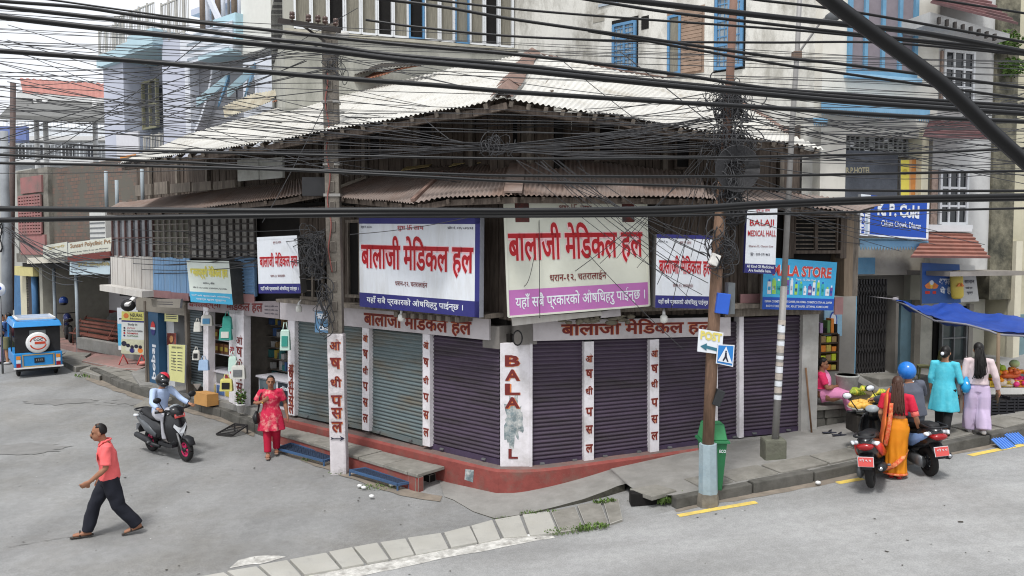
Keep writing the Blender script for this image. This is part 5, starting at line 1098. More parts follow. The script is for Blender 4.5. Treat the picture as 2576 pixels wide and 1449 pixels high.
# left street signs
pp = Pl(LF.pt(10.0, 0, 1.0).xy, (.9, -.43))
YLET = M('faded_yellow_letter', (216, 206, 96), .6, .05); CY2 = M('clinic_cyan', (70, 168, 206), .5, .04)
sign('box_sign', 'white box sign with faded yellow letters and a cyan base above the open pharmacy', pp, 0, ((469, 655), (576, 657), (586, 767), (480, 759)), M('greenish_white_sign', (214, 222, 214), .5, .03),
     [('rect', 0, 0, 1, .25, CY2), ('text', 'धनलक्ष्मी मेिडकल हल', .07, .55, .95, .88, YLET, None, .05), ('text', 'धरान-५, चाैक', .35, .44, .62, .5, INK), ('text', 'फोन नं. ०२५-५३१४४, ९८४२०३३११, ९८१२३४५', .1, .33, .9, .385, INK), ('text', 'यहाँ सबै प्रकारको औषिधहरु', .04, .14, .95, .19, SIGNW), ('text', 'पाइन्छ सुपथ मूल्यमा', .15, .05, .85, .1, SIGNW)], .6, side=M('dark_box_side', (84, 84, 82), .7, .2, 6))
pp = Pl(PF.pt(16.5, 0, .5).xy, UL)
sign('clinic_sign', 'white sign with pale lettering slanting from the brick building, left of two', pp, 0, ((108, 618), (169, 608), (170, 645), (108, 652)), SIGNC, [('text', 'सुनसरी', .2, .62, .9, .85, M('faint_gold', (186, 170, 120), .6)), ('text', 'पोिलक्लिनिक सेवा', .35, .2, .95, .35, INK)], .06, group='clinic signs on the brick building')
sign('clinic_sign', 'long slanting white sign with gold English lettering above the clinic porch', pp, 0, ((171, 611), (281, 597), (278, 637), (172, 650)), SIGNC, [('text', 'Sunsari Polyclinic Pvt.', .06, .55, 1.0, .92, M('gold_brown', (150, 116, 84), .6)), ('text', 'Dental, X-ray, Video X-ray, Lab, Pharmacy', .05, .3, .95, .4, INK), ('text', 'Dharan-12, Chata Chowk  025-520145', .1, .1, .9, .2, INK)], .06, group='clinic signs on the brick building')
sign('clinic_sign', 'pale blue sign with gold Nepali lettering hanging below the slanting clinic sign', pp, .1, ((176, 656), (277, 656), (276, 690), (175, 691)), M('pale_blue_sign', (190, 206, 212), .6, .04), [('text', 'सुनसरी पोिलक्लिनिक', .2, .55, 1.0, .92, M('mustard_letter', (190, 166, 92), .6)), ('text', 'दाँत, एक्सरे, भिडियो एक्सरे', .03, .3, .45, .42, INK), ('text', 'ल्याब तथा फार्मेसी', .05, .1, .35, .22, INK)], .06, group='clinic signs on the brick building')
b = B(); b.bar(PF.p(172, 652, .7), PF.p(278, 640, .7), .05, .2, M('maroon_board', (110, 56, 50), .8, .1)); t = thing('clinic_awning_board', 'dark maroon board behind the clinic signs', 'board', PF.p(225, 655, .7)); b.link('board', t)
# small boards of the drinks shop
sign('paper_board', 'yellow green printed board standing in front of the drinks shop', LF, .35, ((424, 866), (466, 868), (464, 964), (426, 957)), M('lime_board', (206, 204, 140), .6, .05), [('text', 'SPEED SERVICE', .2, .9, .85, .95, INK)] + [('rect', .15 + .4 * (i % 2), .78 - .08 * (i // 2), .45 + .4 * (i % 2), .8 - .08 * (i // 2), INK) for i in range(14)] + [('rect', .3, .5, .35, .62, INK)], .04)
sign('paper_board', 'small yellow green notice hanging at the top of the drinks shop', LF, .0, ((414, 784), (448, 786), (448, 810), (414, 808)), MATS['lime_board'], [('rect', .1, .7 - .2 * i, .9, .78 - .2 * i, INK) for i in range(3)], .02)
sign('paper_board', 'reddish framed picture standing in the drinks shop', LF, -.2, ((420, 838), (443, 838), (443, 868), (420, 868)), M('red_picture', (140, 70, 60), .6, .4, 10), [('disc', .5, .5, .3, M('picture_gold', (190, 140, 90), .6))], .03)
sign('shop_sign', 'old grey shop board with worn writing over the drinks shop', LF, .25, ((380, 752), (455, 752), (452, 775), (384, 772)), MATS['old_grey_sign'], [('rect', .2, .35 + .25 * i, .75, .42 + .25 * i, INK) for i in range(2)], .06)
# ================================================================ poles
def pole_pts(px0, py0, px1, py1, Y): return at(px0, py0, Y), at(px1, py1, Y)
PC = M('pole_concrete', (118, 112, 104), .9, .2, 3, .5, 25, dirt=(76, 70, 64), dscale=2, damt=.7)
g0 = gp(855, 1190); top = at(829, 62, g0.y + .1)
lp = thing('utility_pole', 'concrete utility pole painted white at its foot with stacked letters, left of the corner', 'utility pole', g0)
b = B(); mid = at(846, 838, g0.y); b.bar(mid, top, .26, .2, PC, V((0, -1, 0))); 
for i in range(15): p = mid.lerp(top, (i + .4) / 15.5); b.box(p + V((0, -.11, 0)), (.11, .03, .2), M('pole_recess', (88, 82, 76), .9, .2))
b.link('shaft', lp, bevel=.02)
b = B(); WPOLE = M('flaking_white_pole', (206, 200, 202), .8, .1, 6, .3, 30, dirt=(120, 116, 110), dscale=2.4, damt=.85, dlow=.5)
lo_ = V((g0.x, g0.y, g0.z - .1)); b.bar(lo_, mid, .3, .26, WPOLE, V((0, -1, 0))); b.link('painted_foot', lp, bevel=.04)
dl = (mid - lo_); L = B(); fz = lambda a, bb: lo_ + dl * bb + V((-.13 + .26 * a, -.14, 0))
for c, y in zip(STACK, (.965, .84, .715, .585, .5, .405)): L.text(c, lambda a, bb, y=y: fz(.12 + .76 * a, y - .075 + .075 * bb) + V((.008, .002, -.006)), ORANGE, .04); L.text(c, lambda a, bb, y=y: fz(.12 + .76 * a, y - .075 + .075 * bb) - V((0, .003, 0)), MAROON, .02)
p = fz(.1, .29); L.bar(p, p + V((.22, -.002, .0)), .006, .02, INK, V((0, -1, 0))); L.add([p + V((.15, -.004, .05)), p + V((.24, -.004, 0)), p + V((.15, -.004, -.05)), p + V((.18, -.004, 0))], [(0, 1, 2, 3)], INK); L.add([p + V((-.02, -.004, .03)), p + V((.05, -.004, 0)), p + V((-.02, -.004, -.03)), p], [(0, 1, 2, 3)], INK); L.link('lettering', lp)
b = B(); IRN = M('pole_iron', (52, 48, 46), .6, .2, 6, metal=.3); a0, a1 = at(702, 52, g0.y), at(856, 76, g0.y - .3); b.bar(a0, a1, .07, .09, IRN); b.bar(at(755, 60, g0.y), at(825, 110, g0.y), .03, .04, IRN); b.link('crossarm', lp)
CER = M('insulator_ceramic', (84, 66, 60), .3, .1)
for x, y in ((735, 55), (776, 62), (800, 64), (818, 67), (845, 72)): b = B(); p = at(x, y, g0.y - .1); b.lathe(p, [(.012, .0), (.012, .05), (.05, .06), (.05, .1), (.035, .11), (.05, .12), (.045, .17), (.015, .18)], CER, 10); b.link('insulator', lp)
b = B(); p = at(860, 88, g0.y - .15); b.tube([p - V((.1, 0, 0)), p, p + V((.12, 0, .02))], [.05, .06, .05], M('grey_ceramic', (186, 184, 180), .4), 10); b.link('insulator', lp)
b = B(); 
for z in (.45, .55, .75): p = mid.lerp(top, z); b.box(p, (.3, .24, .05), M('pale_clamp', (150, 148, 144), .6))
pts = [mid.lerp(top, k) + V((-.05 + .03 * sin(k * 40), -.13, 0)) for k in [.2 + i * .04 for i in range(17)]]; b.tube(smooth_line(pts, 3), .012, M('reddish_wire', (140, 84, 78), .6), 6); b.link('clamp', lp)
b = B(); p = at(792, 470, 14.8); b.box(p, (.42, .2, .34), M('black_meter_box', (48, 48, 50), .6, .15)); b.bar(p + V((.2, .05, -.1)), mid.lerp(top, .33), .05, .05, IRN); t = thing('meter_box', 'black metal box mounted beside the left concrete pole under the roof edge', 'meter box', p); b.link('box', t)
# right wooden pole on a painted concrete stub
g1 = gp(1781, 1272); rpz = thing('utility_pole', 'brown wooden utility pole on a blue and white concrete stub at the kerb', 'utility pole', g1)
PWD = M('pole_wood', (124, 98, 80), .85, .3, 4, .5, 20, dirt=(78, 62, 52), dscale=2.5, damt=.7, stretch=(4, 4, .6)); PRU = M('pole_rusty_top', (122, 96, 84), .8, .15, 3, dirt=(104, 74, 60), damt=.5)
Y1 = g1.y; b = B(); ps = [at(1781, 1120, Y1), at(1791, 900, Y1), at(1806, 620, Y1), at(1822, 420, Y1)]; b.tube(ps, [.088, .092, .09, .08], PWD, 10); b.link('shaft', rpz)
b = B(); b.tube([at(1822, 425, Y1), at(1836, 205, Y1), at(1848, -60, Y1)], [.07, .062, .055], PRU, 10); b.link('upper_shaft', rpz)
b = B(); STUB = M('blue_white_stub', (150, 166, 172), .85, .12, 5, .3, 30, dirt=(104, 136, 154), dscale=1.8, damt=.8, dlow=.48); b.tube([g1 - V((0, 0, .1)), g1 + V((0, 0, .2)), at(1781, 1116, Y1)], [.16, .145, .135], STUB, 8, smooth=False); b.link('stub', rpz)
b = B(); b.tube([g1 - V((0, 0, .12)), g1 + V((0, 0, .08)), g1 + V((0, 0, .2))], [.17, .165, .15], M('stub_foot', (120, 114, 104), .95, .25, 6, .6, 20), 8, smooth=False); b.link('stub_foot', rpz)
sign_p = Pl((at(1790, 900, Y1).x, Y1 - .13), (1, .1))
sign('direction_sign', 'small white plate with faded yellow POST lettering and a blue arrow on the wooden pole', sign_p, 0, ((1758, 827), (1820, 837), (1816, 892), (1754, 884)), SIGNW, [('text', 'POST', .08, .55, .95, .95, M('post_yellow', (214, 200, 110), .6, .1), None, .05), ('poly', ((.1, .25), (.36, .42), (.36, .32), (.92, .24), (.92, .1), (.36, .18), (.36, .08)), M('arrow_teal', (54, 110, 128), .6))], .015)
sp2 = Pl((at(1826, 900, Y1).x, Y1 - .1), (1, .2)); BLS = M('crossing_blue', (44, 124, 196), .5, .03)
tri = ((.5, .92), (.92, .14), (.08, .14))
sign('crossing_sign', 'blue and white pedestrian crossing sign turned on the wooden pole', sp2, 0, ((1805, 866), (1848, 868), (1844, 923), (1801, 914)), SIGNW, [('rect', .06, .05, .94, .95, BLS), ('poly', tri, SIGNW, 1), ('poly', ((.46, .62), (.56, .62), (.58, .42), (.7, .2), (.62, .18), (.52, .34), (.4, .18), (.34, .22), (.45, .42)), INK, 2), ('disc', .51, .67, .045, INK, 3)], .012)
t = thing('junction_box', 'bright blue junction box on the right wooden pole', 'junction box', at(1812, 785, Y1 - .1)); b = B(); p = at(1816, 763, Y1 - .08); b.box(p, (.19, .16, .3), M('box_blue', (46, 92, 190), .45, .06), Matrix.Rotation(.12, 3, 'Y')); b.link('box', t, bevel=.01); b = B(); p = at(1836, 750, Y1 + .02); b.box(p, (.1, .2, .46), M('box_grey', (96, 100, 102), .6, .1)); b.link('bracket', t)
t = thing('wire_box', 'white cable box tied to the wooden pole among the wires', 'cable box', at(1797, 655, Y1 - .12)); b = B(); b.box(at(1797, 653, Y1 - .14), (.13, .1, .17), M('box_white', (214, 212, 206), .5), Matrix.Rotation(.4, 3, 'Y')); b.link('box', t, bevel=.015)
t = thing('loudspeaker_box', 'small black box strapped to the wooden pole above the bin', 'box', at(1806, 995, Y1)); b = B(); b.box(at(1806, 1000, Y1 - .06), (.12, .14, .24), M('ribbed_black', (44, 46, 48), .6), Matrix.Rotation(.35, 3, 'Y')); b.link('box', t, bevel=.01)
# street lamp
g2 = pv(1947, 1152); lm = thing('street_lamp', 'grey steel street lamp pole in a square concrete footing', 'street lamp', g2); LPM = M('lamp_pole_grey', (150, 148, 146), .6, .12, 4, dirt=(110, 106, 102), dscale=2, damt=.5, metal=.2)
b = B(); b.tube([at(1949, 1125, g2.y), at(1972, 720, g2.y)], [.062, .058], LPM, 10); b.tube([at(1972, 722, g2.y), at(1992, 330, g2.y), at(2006, 120, g2.y), at(2014, -60, g2.y)], [.05, .046, .042, .04], LPM, 10); b.link('pole', lm)
b = B(); c = g2 + V((0, .05, .1)); b.box(c, (.36, .34, .46), M('mossy_footing', (112, 112, 100), .95, .25, 4, .6, 16, dirt=(80, 86, 68), dscale=2, damt=.6)); b.link('footing', lm, bevel=.04)
b = B(); p0, p1 = at(2004, 140, g2.y), at(2068, 52, g2.y - .25); b.tube(smooth_line([p0, p0.lerp(p1, .5), p1, at(2085, 42, g2.y - .35)], 4), .02, LPM, 8); b.box(p0, (.13, .13, .12), M('rust_clamp', (110, 92, 80), .8)); b.link('arm', lm)
b = B(); p = at(2098, 40, g2.y - .42); b.tube([at(2078, 46, g2.y - .32), p, at(2122, 34, g2.y - .5)], [(.05, .03), (.1, .06), (.05, .03)], M('lamp_head_grey', (90, 92, 94), .5), 12); b.link('lamp_head', lm)
random.seed(3)
b = B()
for i in range(12): k = .1 + i * .03 + .35 * (i > 7); p = at(1949, 1125, g2.y).lerp(at(1972, 720, g2.y), min(.95, i / 12 * .5 + .3)); b.tube([p, p + V((.003, 0, random.uniform(.06, .13)))], .0635, (SIGNW, M('old_sticker', (186, 176, 166), .8, .2, 8))[i % 2], 10, cap=False)
b.link('sticker', lm)
# left edge poles
t = thing('utility_pole', 'grey round pole wrapped in wires at the far left edge beside the blue shop doors', 'utility pole', gp(16, 930)); b = B(); Y2 = 26.5; b.tube([at(20, 960, Y2), at(16, 560, Y2), at(12, 480, Y2), at(10, 330, Y2)], [.17, .15, .13, .12], M('grey_round_pole', (150, 154, 158), .7, .1, 3, dirt=(110, 112, 116), damt=.5), 10); b.link('shaft', t)
b = B(); [b.tube([at(3 + 3 * sin(a * 3), 590 + 50 * sin(a * .7) + 20 * cos(a), Y2 - .2) for a in [k * .5 for k in range(20)]], .02, BLACK, 5)]; b.link('wire_coil', t)
t = thing('steel_pole', 'thin brown steel pole rising before the red roofed shed', 'pole', at(30, 760, 27.5)); b = B(); b.tube([at(28, 780, 27.5), at(33, 208, 27.5)], .09, M('brown_pole', (92, 78, 74), .7, .1), 8); b.link('shaft', t)
t = thing('parking_sign', 'round white sign with a blue letter at the far left edge', 'sign', at(0, 760, 24)); b = B(); c = at(-3, 728, 24); b.tube([c + V((0, .02, 0)), c - V((0, .02, 0))], .2, SIGNW, 20, ref=(1, 0, 0)); b.link('disc', t)
b = B(); b.text('P', lambda a, bb: c + V((-.06 + a * .16, -.025, -.1 + bb * .2)), BLU, .05); b.link('lettering', t); b = B(); b.tube([c + V((0, .05, 0)), V((c.x, c.y + .05, .2))], .03, STEEL, 8); b.link('post', t)
# ================================================================ cables
CBL = M('black_cable', (12, 12, 14), .42, .15, 20, spec=.35)
CBT = M('thin_wire', (56, 56, 58), .5, .2, 20)
def cable(name, label, px, Y, w, m=CBL, cat='cable', group=None, n=6, seg=8):
    """px: photo points; Y: depth of the two ends; w: width in photo pixels"""
    k = len(px); Ys = [Y[0] + (Y[1] - Y[0]) * i / (k - 1) for i in range(k)] if isinstance(Y, tuple) else [Y] * k
    P_ = smooth_line([at(x, y, d) for (x, y), d in zip(px, Ys)], seg); r = [w / 2 * p.y / FL for p in P_]; rr = sum(r) / len(r)
    b = B(); b.tube(P_, rr, m, n); return tag(b.link(name), label, cat, group)
g_ = 'thick cables strung across the street'
TH = [
 ('thickest black cable slanting down across the upper right corner, very close', [(2050, -30), (2090, 4), (2199, 86), (2366, 208), (2500, 336), (2620, 445)], (1.0, 1.1), 38),
 ('black cable from the upper left, highest of the thick ones over the blue house', [(-40, -4), (0, 3), (200, 18), (354, 40), (644, 72), (861, 97), (1061, 117), (1288, 136), (1500, 160), (1722, 190), (1932, 222), (2165, 240), (2620, 270)], (4.5, 4.2), 9),
 ('black cable second from the top at the left over the railings', [(-40, 10), (0, 17), (233, 43), (400, 63), (644, 95), (811, 112), (978, 137), (1288, 163), (1522, 190), (1722, 211), (1932, 229), (2165, 248), (2620, 280)], (3.6, 3.8), 11),
 ('thick black cable third down at the left, over the ridge of the tin roof', [(-40, 34), (0, 42), (334, 80), (644, 110), (844, 130), (1011, 150), (1288, 175), (1522, 199), (1722, 219), (1932, 238), (2165, 258), (2620, 289)], (3.0, 3.4), 14),
 ('thick glossy cable crossing the white tin roof from the left edge', [(-40, 124), (0, 128), (300, 150), (644, 179), (844, 196), (1078, 213), (1288, 231), (1622, 253), (1932, 271), (2265, 292), (2620, 308)], (2.8, 3.2), 12),
 ('straight black cable across the upper wall just under the tin roof', [(-40, 369), (0, 371), (233, 377), (644, 386), (878, 392), (1288, 399), (1622, 398), (1932, 394), (2299, 385), (2620, 371)], (4.0, 4.0), 6),
 ('straight black cable over the left gallery, second under the tin roof', [(-40, 387), (0, 389), (300, 402), (500, 410), (700, 424), (900, 431), (1100, 437), (1288, 442), (1622, 444), (1932, 442), (2620, 429)], (3.8, 4.0), 7),
 ('black cable running along the top of the rusty lower roof', [(-40, 407), (0, 410), (267, 415), (644, 425), (878, 435), (1111, 447), (1288, 456), (1688, 467), (1932, 475), (2250, 480), (2620, 480)], (3.6, 3.9), 7),
 ('thick black cable across the front just above the large signs', [(-40, 524), (0, 525), (320, 528), (640, 530), (960, 529), (1288, 530), (1500, 528), (1755, 522), (1932, 511), (2232, 499), (2620, 492)], (2.5, 2.7), 14),
 ('thick black cable rising from the left edge to meet the one above the signs', [(-40, 556), (0, 554), (320, 548), (640, 543), (960, 539), (1288, 537), (1500, 536), (1700, 533), (1932, 519), (2250, 506), (2620, 499)], (2.6, 2.8), 13),
 ('thin black cable close under the thick pair over the right sign', [(900, 545), (1288, 545), (1622, 543), (1932, 538), (2250, 531), (2620, 523)], (3.2, 3.3), 6),
 ('black cable descending from the top centre over the grey concrete block', [(930, -6), (1111, 17), (1288, 48), (1588, 91), (1932, 141), (2132, 163), (2620, 226)], (4.0, 4.0), 8),
 ('pale edged cable just below the one descending from the top centre', [(1060, -4), (1288, 22), (1555, 44), (1932, 71), (2065, 82), (2332, 108), (2620, 141)], (5.0, 5.0), 6),
 ('thick cable from the top right of centre to the right edge', [(1500, -8), (1688, 13), (1932, 41), (2132, 62), (2332, 85), (2620, 139)], (2.6, 2.8), 15),
 ('medium cable under the thick cable over the blue framed windows', [(1460, -4), (1655, 27), (1800, 45), (1932, 60), (2200, 90), (2620, 131)], (4.4, 4.4), 8),
 ('medium cable crossing the right wall above the blue tin awning', [(1480, 78), (1588, 96), (1932, 157), (2165, 191), (2620, 255)], (4.6, 4.6), 7),
 ('twisted cable running level across the weathered wall', [(920, 50), (1050, 68), (1288, 91), (1622, 104), (1932, 107), (2232, 108), (2620, 142)], (6.5, 6.5), 6),
 ('black cable across the top right corner above the tiled eave', [(1880, -4), (1932, 3), (2065, 18), (2232, 44), (2620, 114)], (4.2, 4.2), 7),
 ('fine cable at the very top right over the tiled eave', [(2340, -4), (2366, 0), (2620, 40)], (4.5, 4.5), 6),
 ('black cable second from top over the left sky', [(-40, -20), (100, -4), (300, 24), (500, 52), (700, 78)], (4.8, 5.2), 5),
]
for lab, px, Y, w in TH: cable('overhead_cable', lab, px, Y, w, group=g_)
random.seed(21)
def sagline(p, q, s, n=5): return [(p[0] + (q[0] - p[0]) * i / n, p[1] + (q[1] - p[1]) * i / n + s * 4 * (i / n) * (1 - i / n)) for i in range(n + 1)]
def thin(p, q, s, Y, w, lab, grp): cable('service_wire', lab, sagline(p, q, s), Y, w, CBT, 'wire', grp, 4, 3)
U = random.uniform
for i in range(26): thin((U(1780, 1850), U(285, 400)), (U(1225, 1260), U(360, 378)), U(2, 22), (Y1 + .2, 12.2), U(1.6, 2.6), 'thin black wire fanning from the tangled wooden pole to the knot over the corner roof', 'wires fanning to the central knot')
for i in range(15): thin((U(1225, 1255), U(360, 376)), (U(-30, 20), U(60, 470)), U(5, 40), (12.2, 15), U(1.5, 2.4), 'thin black wire from the knot over the corner roof to the left edge', 'wires from the knot to the left')
for i in range(24): y0 = U(20, 340); thin((-30, y0), (2610, y0 + U(90, 190) - y0 * .25), U(-6, 14), (U(7, 9), U(7, 9)), U(1.1, 1.9), 'thin black wire running right across the street among the thick cables', 'wires crossing the whole street')
for i in range(10): thin((U(820, 845), U(70, 240)), (-30, U(90, 330)), U(8, 35), (14.2, 17), U(1.6, 2.6), 'thin black wire from the top of the concrete pole to the left edge', 'wires from the concrete pole to the left')
for i in range(11): thin((U(825, 850), U(70, 420)), (U(1780, 1850), U(220, 380)), U(5, 30), (14.2, Y1 + .2), U(1.5, 2.3), 'thin black wire from the concrete pole to the tangled wooden pole', 'wires between the two poles')
for i in range(26): thin((U(1820, 1870), U(215, 430)), (2610, U(200, 470)), U(4, 36), (Y1 + .2, 14), U(1.6, 2.6), 'thin black wire from the tangled wooden pole to the right edge', 'wires from the wooden pole to the right')
for i in range(16): thin((U(760, 830), U(560, 690)), (U(240, 480), U(560, 690)), U(6, 34), (14.6, 21), U(1.6, 2.4), 'thin sagging wire from the coiled bundle to the left wing wall', 'sagging wires along the left wing')
for i in range(12): thin((U(10, 30), U(560, 600)), (U(180, 290), U(640, 720)), U(10, 40), (26, 23.5), U(1.5, 2.2), 'thin grey wire sagging from the far left pole to the clinic porch', 'wires sagging over the clinic porch')
for i in range(9): thin((U(0, 120), U(240, 420)), (U(420, 830), U(60, 250) + 200 * (i % 2)), U(4, 25), (19, 15), U(1.5, 2.4), 'thin wire slanting up across the pale blue house', 'wires slanting across the blue house')
for i in range(12): thin((U(1265, 1500), U(380, 420)), (U(1700, 1800), U(560, 760)), U(-10, 30), (12.2, Y1 + .1), U(1.3, 2.0), 'thin wire hanging over the cream sign to the wooden pole', 'wires over the cream sign')
for i in range(10): thin((U(1760, 1830), U(300, 420)), (U(1330, 1700), U(640, 700)) if i % 2 else (U(1650, 1790), U(640, 780)), U(5, 20), (Y1, 12.5), U(1.3, 1.9), 'fine wire dropping from the wooden pole over the box sign', 'wires dropping over the box sign')
for i in range(10): thin((U(1830, 1880), U(420, 560)), (U(2100, 2500), U(470, 640)), U(5, 30), (Y1 + .2, 15.5), U(1.3, 2.0), 'fine wire from the wooden pole across the blue Cold sign', 'wires across the blue sign')
for i in range(9): thin((-30, U(80, 330)), (U(700, 1230), U(240, 520)), U(5, 30), (16, 13.5), U(1.4, 2.2), 'thin wire descending from the left edge over the tin roof', 'wires over the left tin roof')
for i, (p, q, s) in enumerate((((0, 350), (760, 105), -6), ((1355, 395), (1358, 800), 0), ((1290, 640), (1345, 640), 80), ((880, 590), (1268, 525), 10), ((828, 240), (660, 560), 10), ((1480, 640), (1720, 880), 6), ((1060, 292), (1130, 350), 2), ((1560, 130), (1800, 320), 0), ((1400, 140), (1640, 330), 4), ((700, 135), (900, 20), 0))): thin(p, q, s, (13, 12.4), 2.4 if i in (0, 6, 7) else 1.8, ('long grey service cable rising to the concrete pole across the blue house', 'wire hanging straight down before the cream sign', 'loop of wire hanging on the cream sign', 'wire from the concrete pole over the large white sign', 'wire dropping from the concrete pole to the left roof', 'wire slanting over the purple shutters', 'short pale wire under the tin roof edge', 'stay wire down the right tin roof', 'second stay wire down the right tin roof', 'short wire at the crossarm of the concrete pole')[i], None)
def tangle(name, label, cx, cy, rx, ry, Y, n, loops, m=CBT):
    b = B()
    for i in range(n):
        x, y = random.gauss(cx, rx * .45), random.gauss(cy, ry * .5); a, c = U(.04, .17), U(.05, .2); d = Y + U(-.2, .2); p = at(x, y, d); t0 = U(0, 6); ang = U(pi * .8, pi * 2.4)
        tx = V((U(.4, 1), U(-.6, .6), U(-.3, .3))).normalized(); ty = V((U(-.3, .3), U(-.3, .3), 1)).normalized()
        b.tube([p + tx * cos(t0 + ang * k / 12) * a + ty * sin(t0 + ang * k / 12) * c for k in range(13)], U(.005, .009), m, 4)
    for i in range(loops):
        p = at(cx + U(-rx, rx) * .5, cy - ry + U(0, ry), Y + U(-.15, .15)); q = at(cx + U(-rx, rx) * .6, cy + ry * U(.3, 1.2), Y + U(-.15, .15)); b.tube(smooth_line([p, p.lerp(q, .3) + V((U(-.2, .2), U(-.1, .1), 0)), p.lerp(q, .7) + V((U(-.2, .2), 0, -.1)), q], 4), U(.005, .01), m, 4)
    return tag(b.link(name), label, 'wires', kind='stuff')
tangle('wire_tangle', 'dense black tangle of wires around the wooden pole', 1838, 262, 60, 46, Y1, 80, 40)
tangle('wire_tangle', 'black tangle of wires lower on the wooden pole', 1842, 370, 52, 62, Y1, 80, 50)
tangle('wire_tangle', 'hanging black wires down the wooden pole', 1835, 490, 34, 70, Y1, 70, 60)
tangle('wire_tangle', 'loose wires beside the blue junction box', 1815, 620, 38, 70, Y1 - .05, 26, 30)
tangle('wire_tangle', 'coiled black wires beside the concrete pole', 792, 640, 34, 56, 14.2, 46, 34)
tangle('wire_tangle', 'hanging black wires against the concrete pole shutters', 814, 760, 12, 80, 14.2, 5, 14)
tangle('wire_tangle', 'knot of wires over the corner roof', 1240, 366, 40, 6, 12.2, 16, 4)
tangle('wire_tangle', 'loose wires around the top of the concrete pole', 838, 150, 24, 40, 14.3, 8, 8)
b = B()
for k in range(16): c = at(1852, 425, Y1 - .15); r = .14 + .012 * k; b.tube([c + V((cos(t) * r, -.01 * k * .5, sin(t) * r * 1.05)) for t in [2 * pi * j / 24 for j in range(25)]], .006, CBT, 4)
tag(b.link('cable_coil'), 'round black coil of cable hung on the wooden pole', 'cable coil')
# bulbs, boxes under the signs
BULB = M('white_bulb', (226, 226, 220), .3, .03)
for x, y, Y, lab in ((752, 775, 16.2, 'white light bulb hanging from the fascia left of the concrete pole'), (1010, 797, 14.3, 'white light bulb hanging under the large white sign'), (1670, 800, 13.4, 'white light bulb hanging under the small right box sign'), (1212+0, 0, 0, '')):
    if not lab: continue
    t = thing('light_bulb', lab, 'light bulb', at(x, y, Y), 'bulbs under the signs'); c = at(x, y, Y); b = B(); b.lathe(c - V((0, 0, .09)), [(.01, 0), (.06, .02), (.068, .07), (.06, .12), (.03, .15)], BULB, 12); b.link('bulb', t); b = B(); b.tube([c + V((0, 0, .05)), c + V((0, 0, .1)), c + V((.02, .1, .16))], [.03, .025, .012], WHITE, 8); b.link('holder', t)
t = thing('small_poster', 'blue hanging cardboard advert in front of the green shutter by the concrete pole', 'poster', at(812, 835, 14.6)); b = B(); q = [at(x, y, 14.6) for x, y in ((792, 836), (829, 838), (828, 783), (792, 781))]; b.slab(q, (0, -1, 0), .02, M('card_blue', (86, 128, 164), .6, .15, 4, dirt=(150, 150, 140), damt=.5)); b.link('card', t); b = B(); fq = quadmap(q[3], q[2], q[1], q[0], V((0, -1, 0)), .004); b.text('चाउचाउ', lambda a, bb: fq(.1 + .8 * a, .62 + .25 * bb), SIGNW, .03); b.text('Chau', lambda a, bb: fq(.3 + .6 * a, .12 + .2 * bb), SIGNW, .03); b.link('lettering', t)
t = thing('broken_board', 'bent white board hanging crooked under the cream sign', 'board', RF.p(1400, 810, .3)); b = B(); b.slab([RF.p(x, y, .42) for x, y in ((1290, 820), (1515, 794), (1512, 783), (1288, 800))], RF.n, .03, WHTB); b.slab([RF.p(x, y, .36) for x, y in ((1512, 800), (1562, 795), (1560, 776), (1512, 784))], RF.n, .03, FASC); b.link('board', t)
b = B()
for i in range(30): p = RF.p(U(1400, 1600), U(795, 812), .3); b.ball(p, (U(.04, .12), .05, U(.02, .05)), M('torn_sack', (112, 106, 92), .95, .3, 8), 6, 4)
tag(b.link('torn_sacking', t))
t = thing('power_coil', 'black coil of wire hung on the corner lintel', 'cable coil', at(1302, 850, 13)); b = B(); [b.tube([at(1302, 850, 13) + V((cos(t_) * .075, -.01 * k, sin(t_) * .12)) for t_ in [2 * pi * j / 16 for j in range(17)]], .012, BLACK, 5) for k in range(3)]; b.link('coil', t)
# ================================================================ vehicles
TYRE = M('tyre_rubber', (34, 33, 33), .85, .2, 10); CHROME = M('chrome', (190, 192, 196), .15, .05, metal=1.0); PLATE = M('red_plate', (206, 84, 80), .5, .06); DPL = M('dark_plastic', (36, 37, 40), .5, .15, 8)
LENS = M('red_lens', (150, 16, 20), .2, .1, spec=.6); LENSW = M('clear_lens', (220, 224, 228), .12, .05, spec=.7); LENSO = M('amber_lens', (220, 140, 50), .25, .1)
def ring(c, R_, r, m, b, n=24, k=8, ax='x'):
    pts = [V(c) + (V((0, cos(t) * R_, sin(t) * R_)) if ax == 'x' else V((cos(t) * R_, 0, sin(t) * R_))) for t in [2 * pi * i / n for i in range(n + 1)]]
    b.tube(pts, r, m, k, cap=False, ref=(1, 0, 0) if ax == 'x' else (0, 1, 0))
def wheel(t, c, R_, w, rim, name='wheel', spokes=5):
    b = B(); ring(c, R_ - w, (w * 1.0, w), TYRE, b); o = b.link(name, t, True)
    b = B(); ring(c, R_ - w * 2.1, w * .45, rim, b)
    for i in range(spokes): a = 2 * pi * i / spokes; b.bar(V(c), V(c) + V((0, cos(a), sin(a))) * (R_ - w * 2.1), .03, .035, rim, V((1, 0, 0)))
    b.tube([V(c) - V((.05, 0, 0)), V(c) + V((.05, 0, 0))], .045, DPL, 10); b.link('rim', o, True); return o
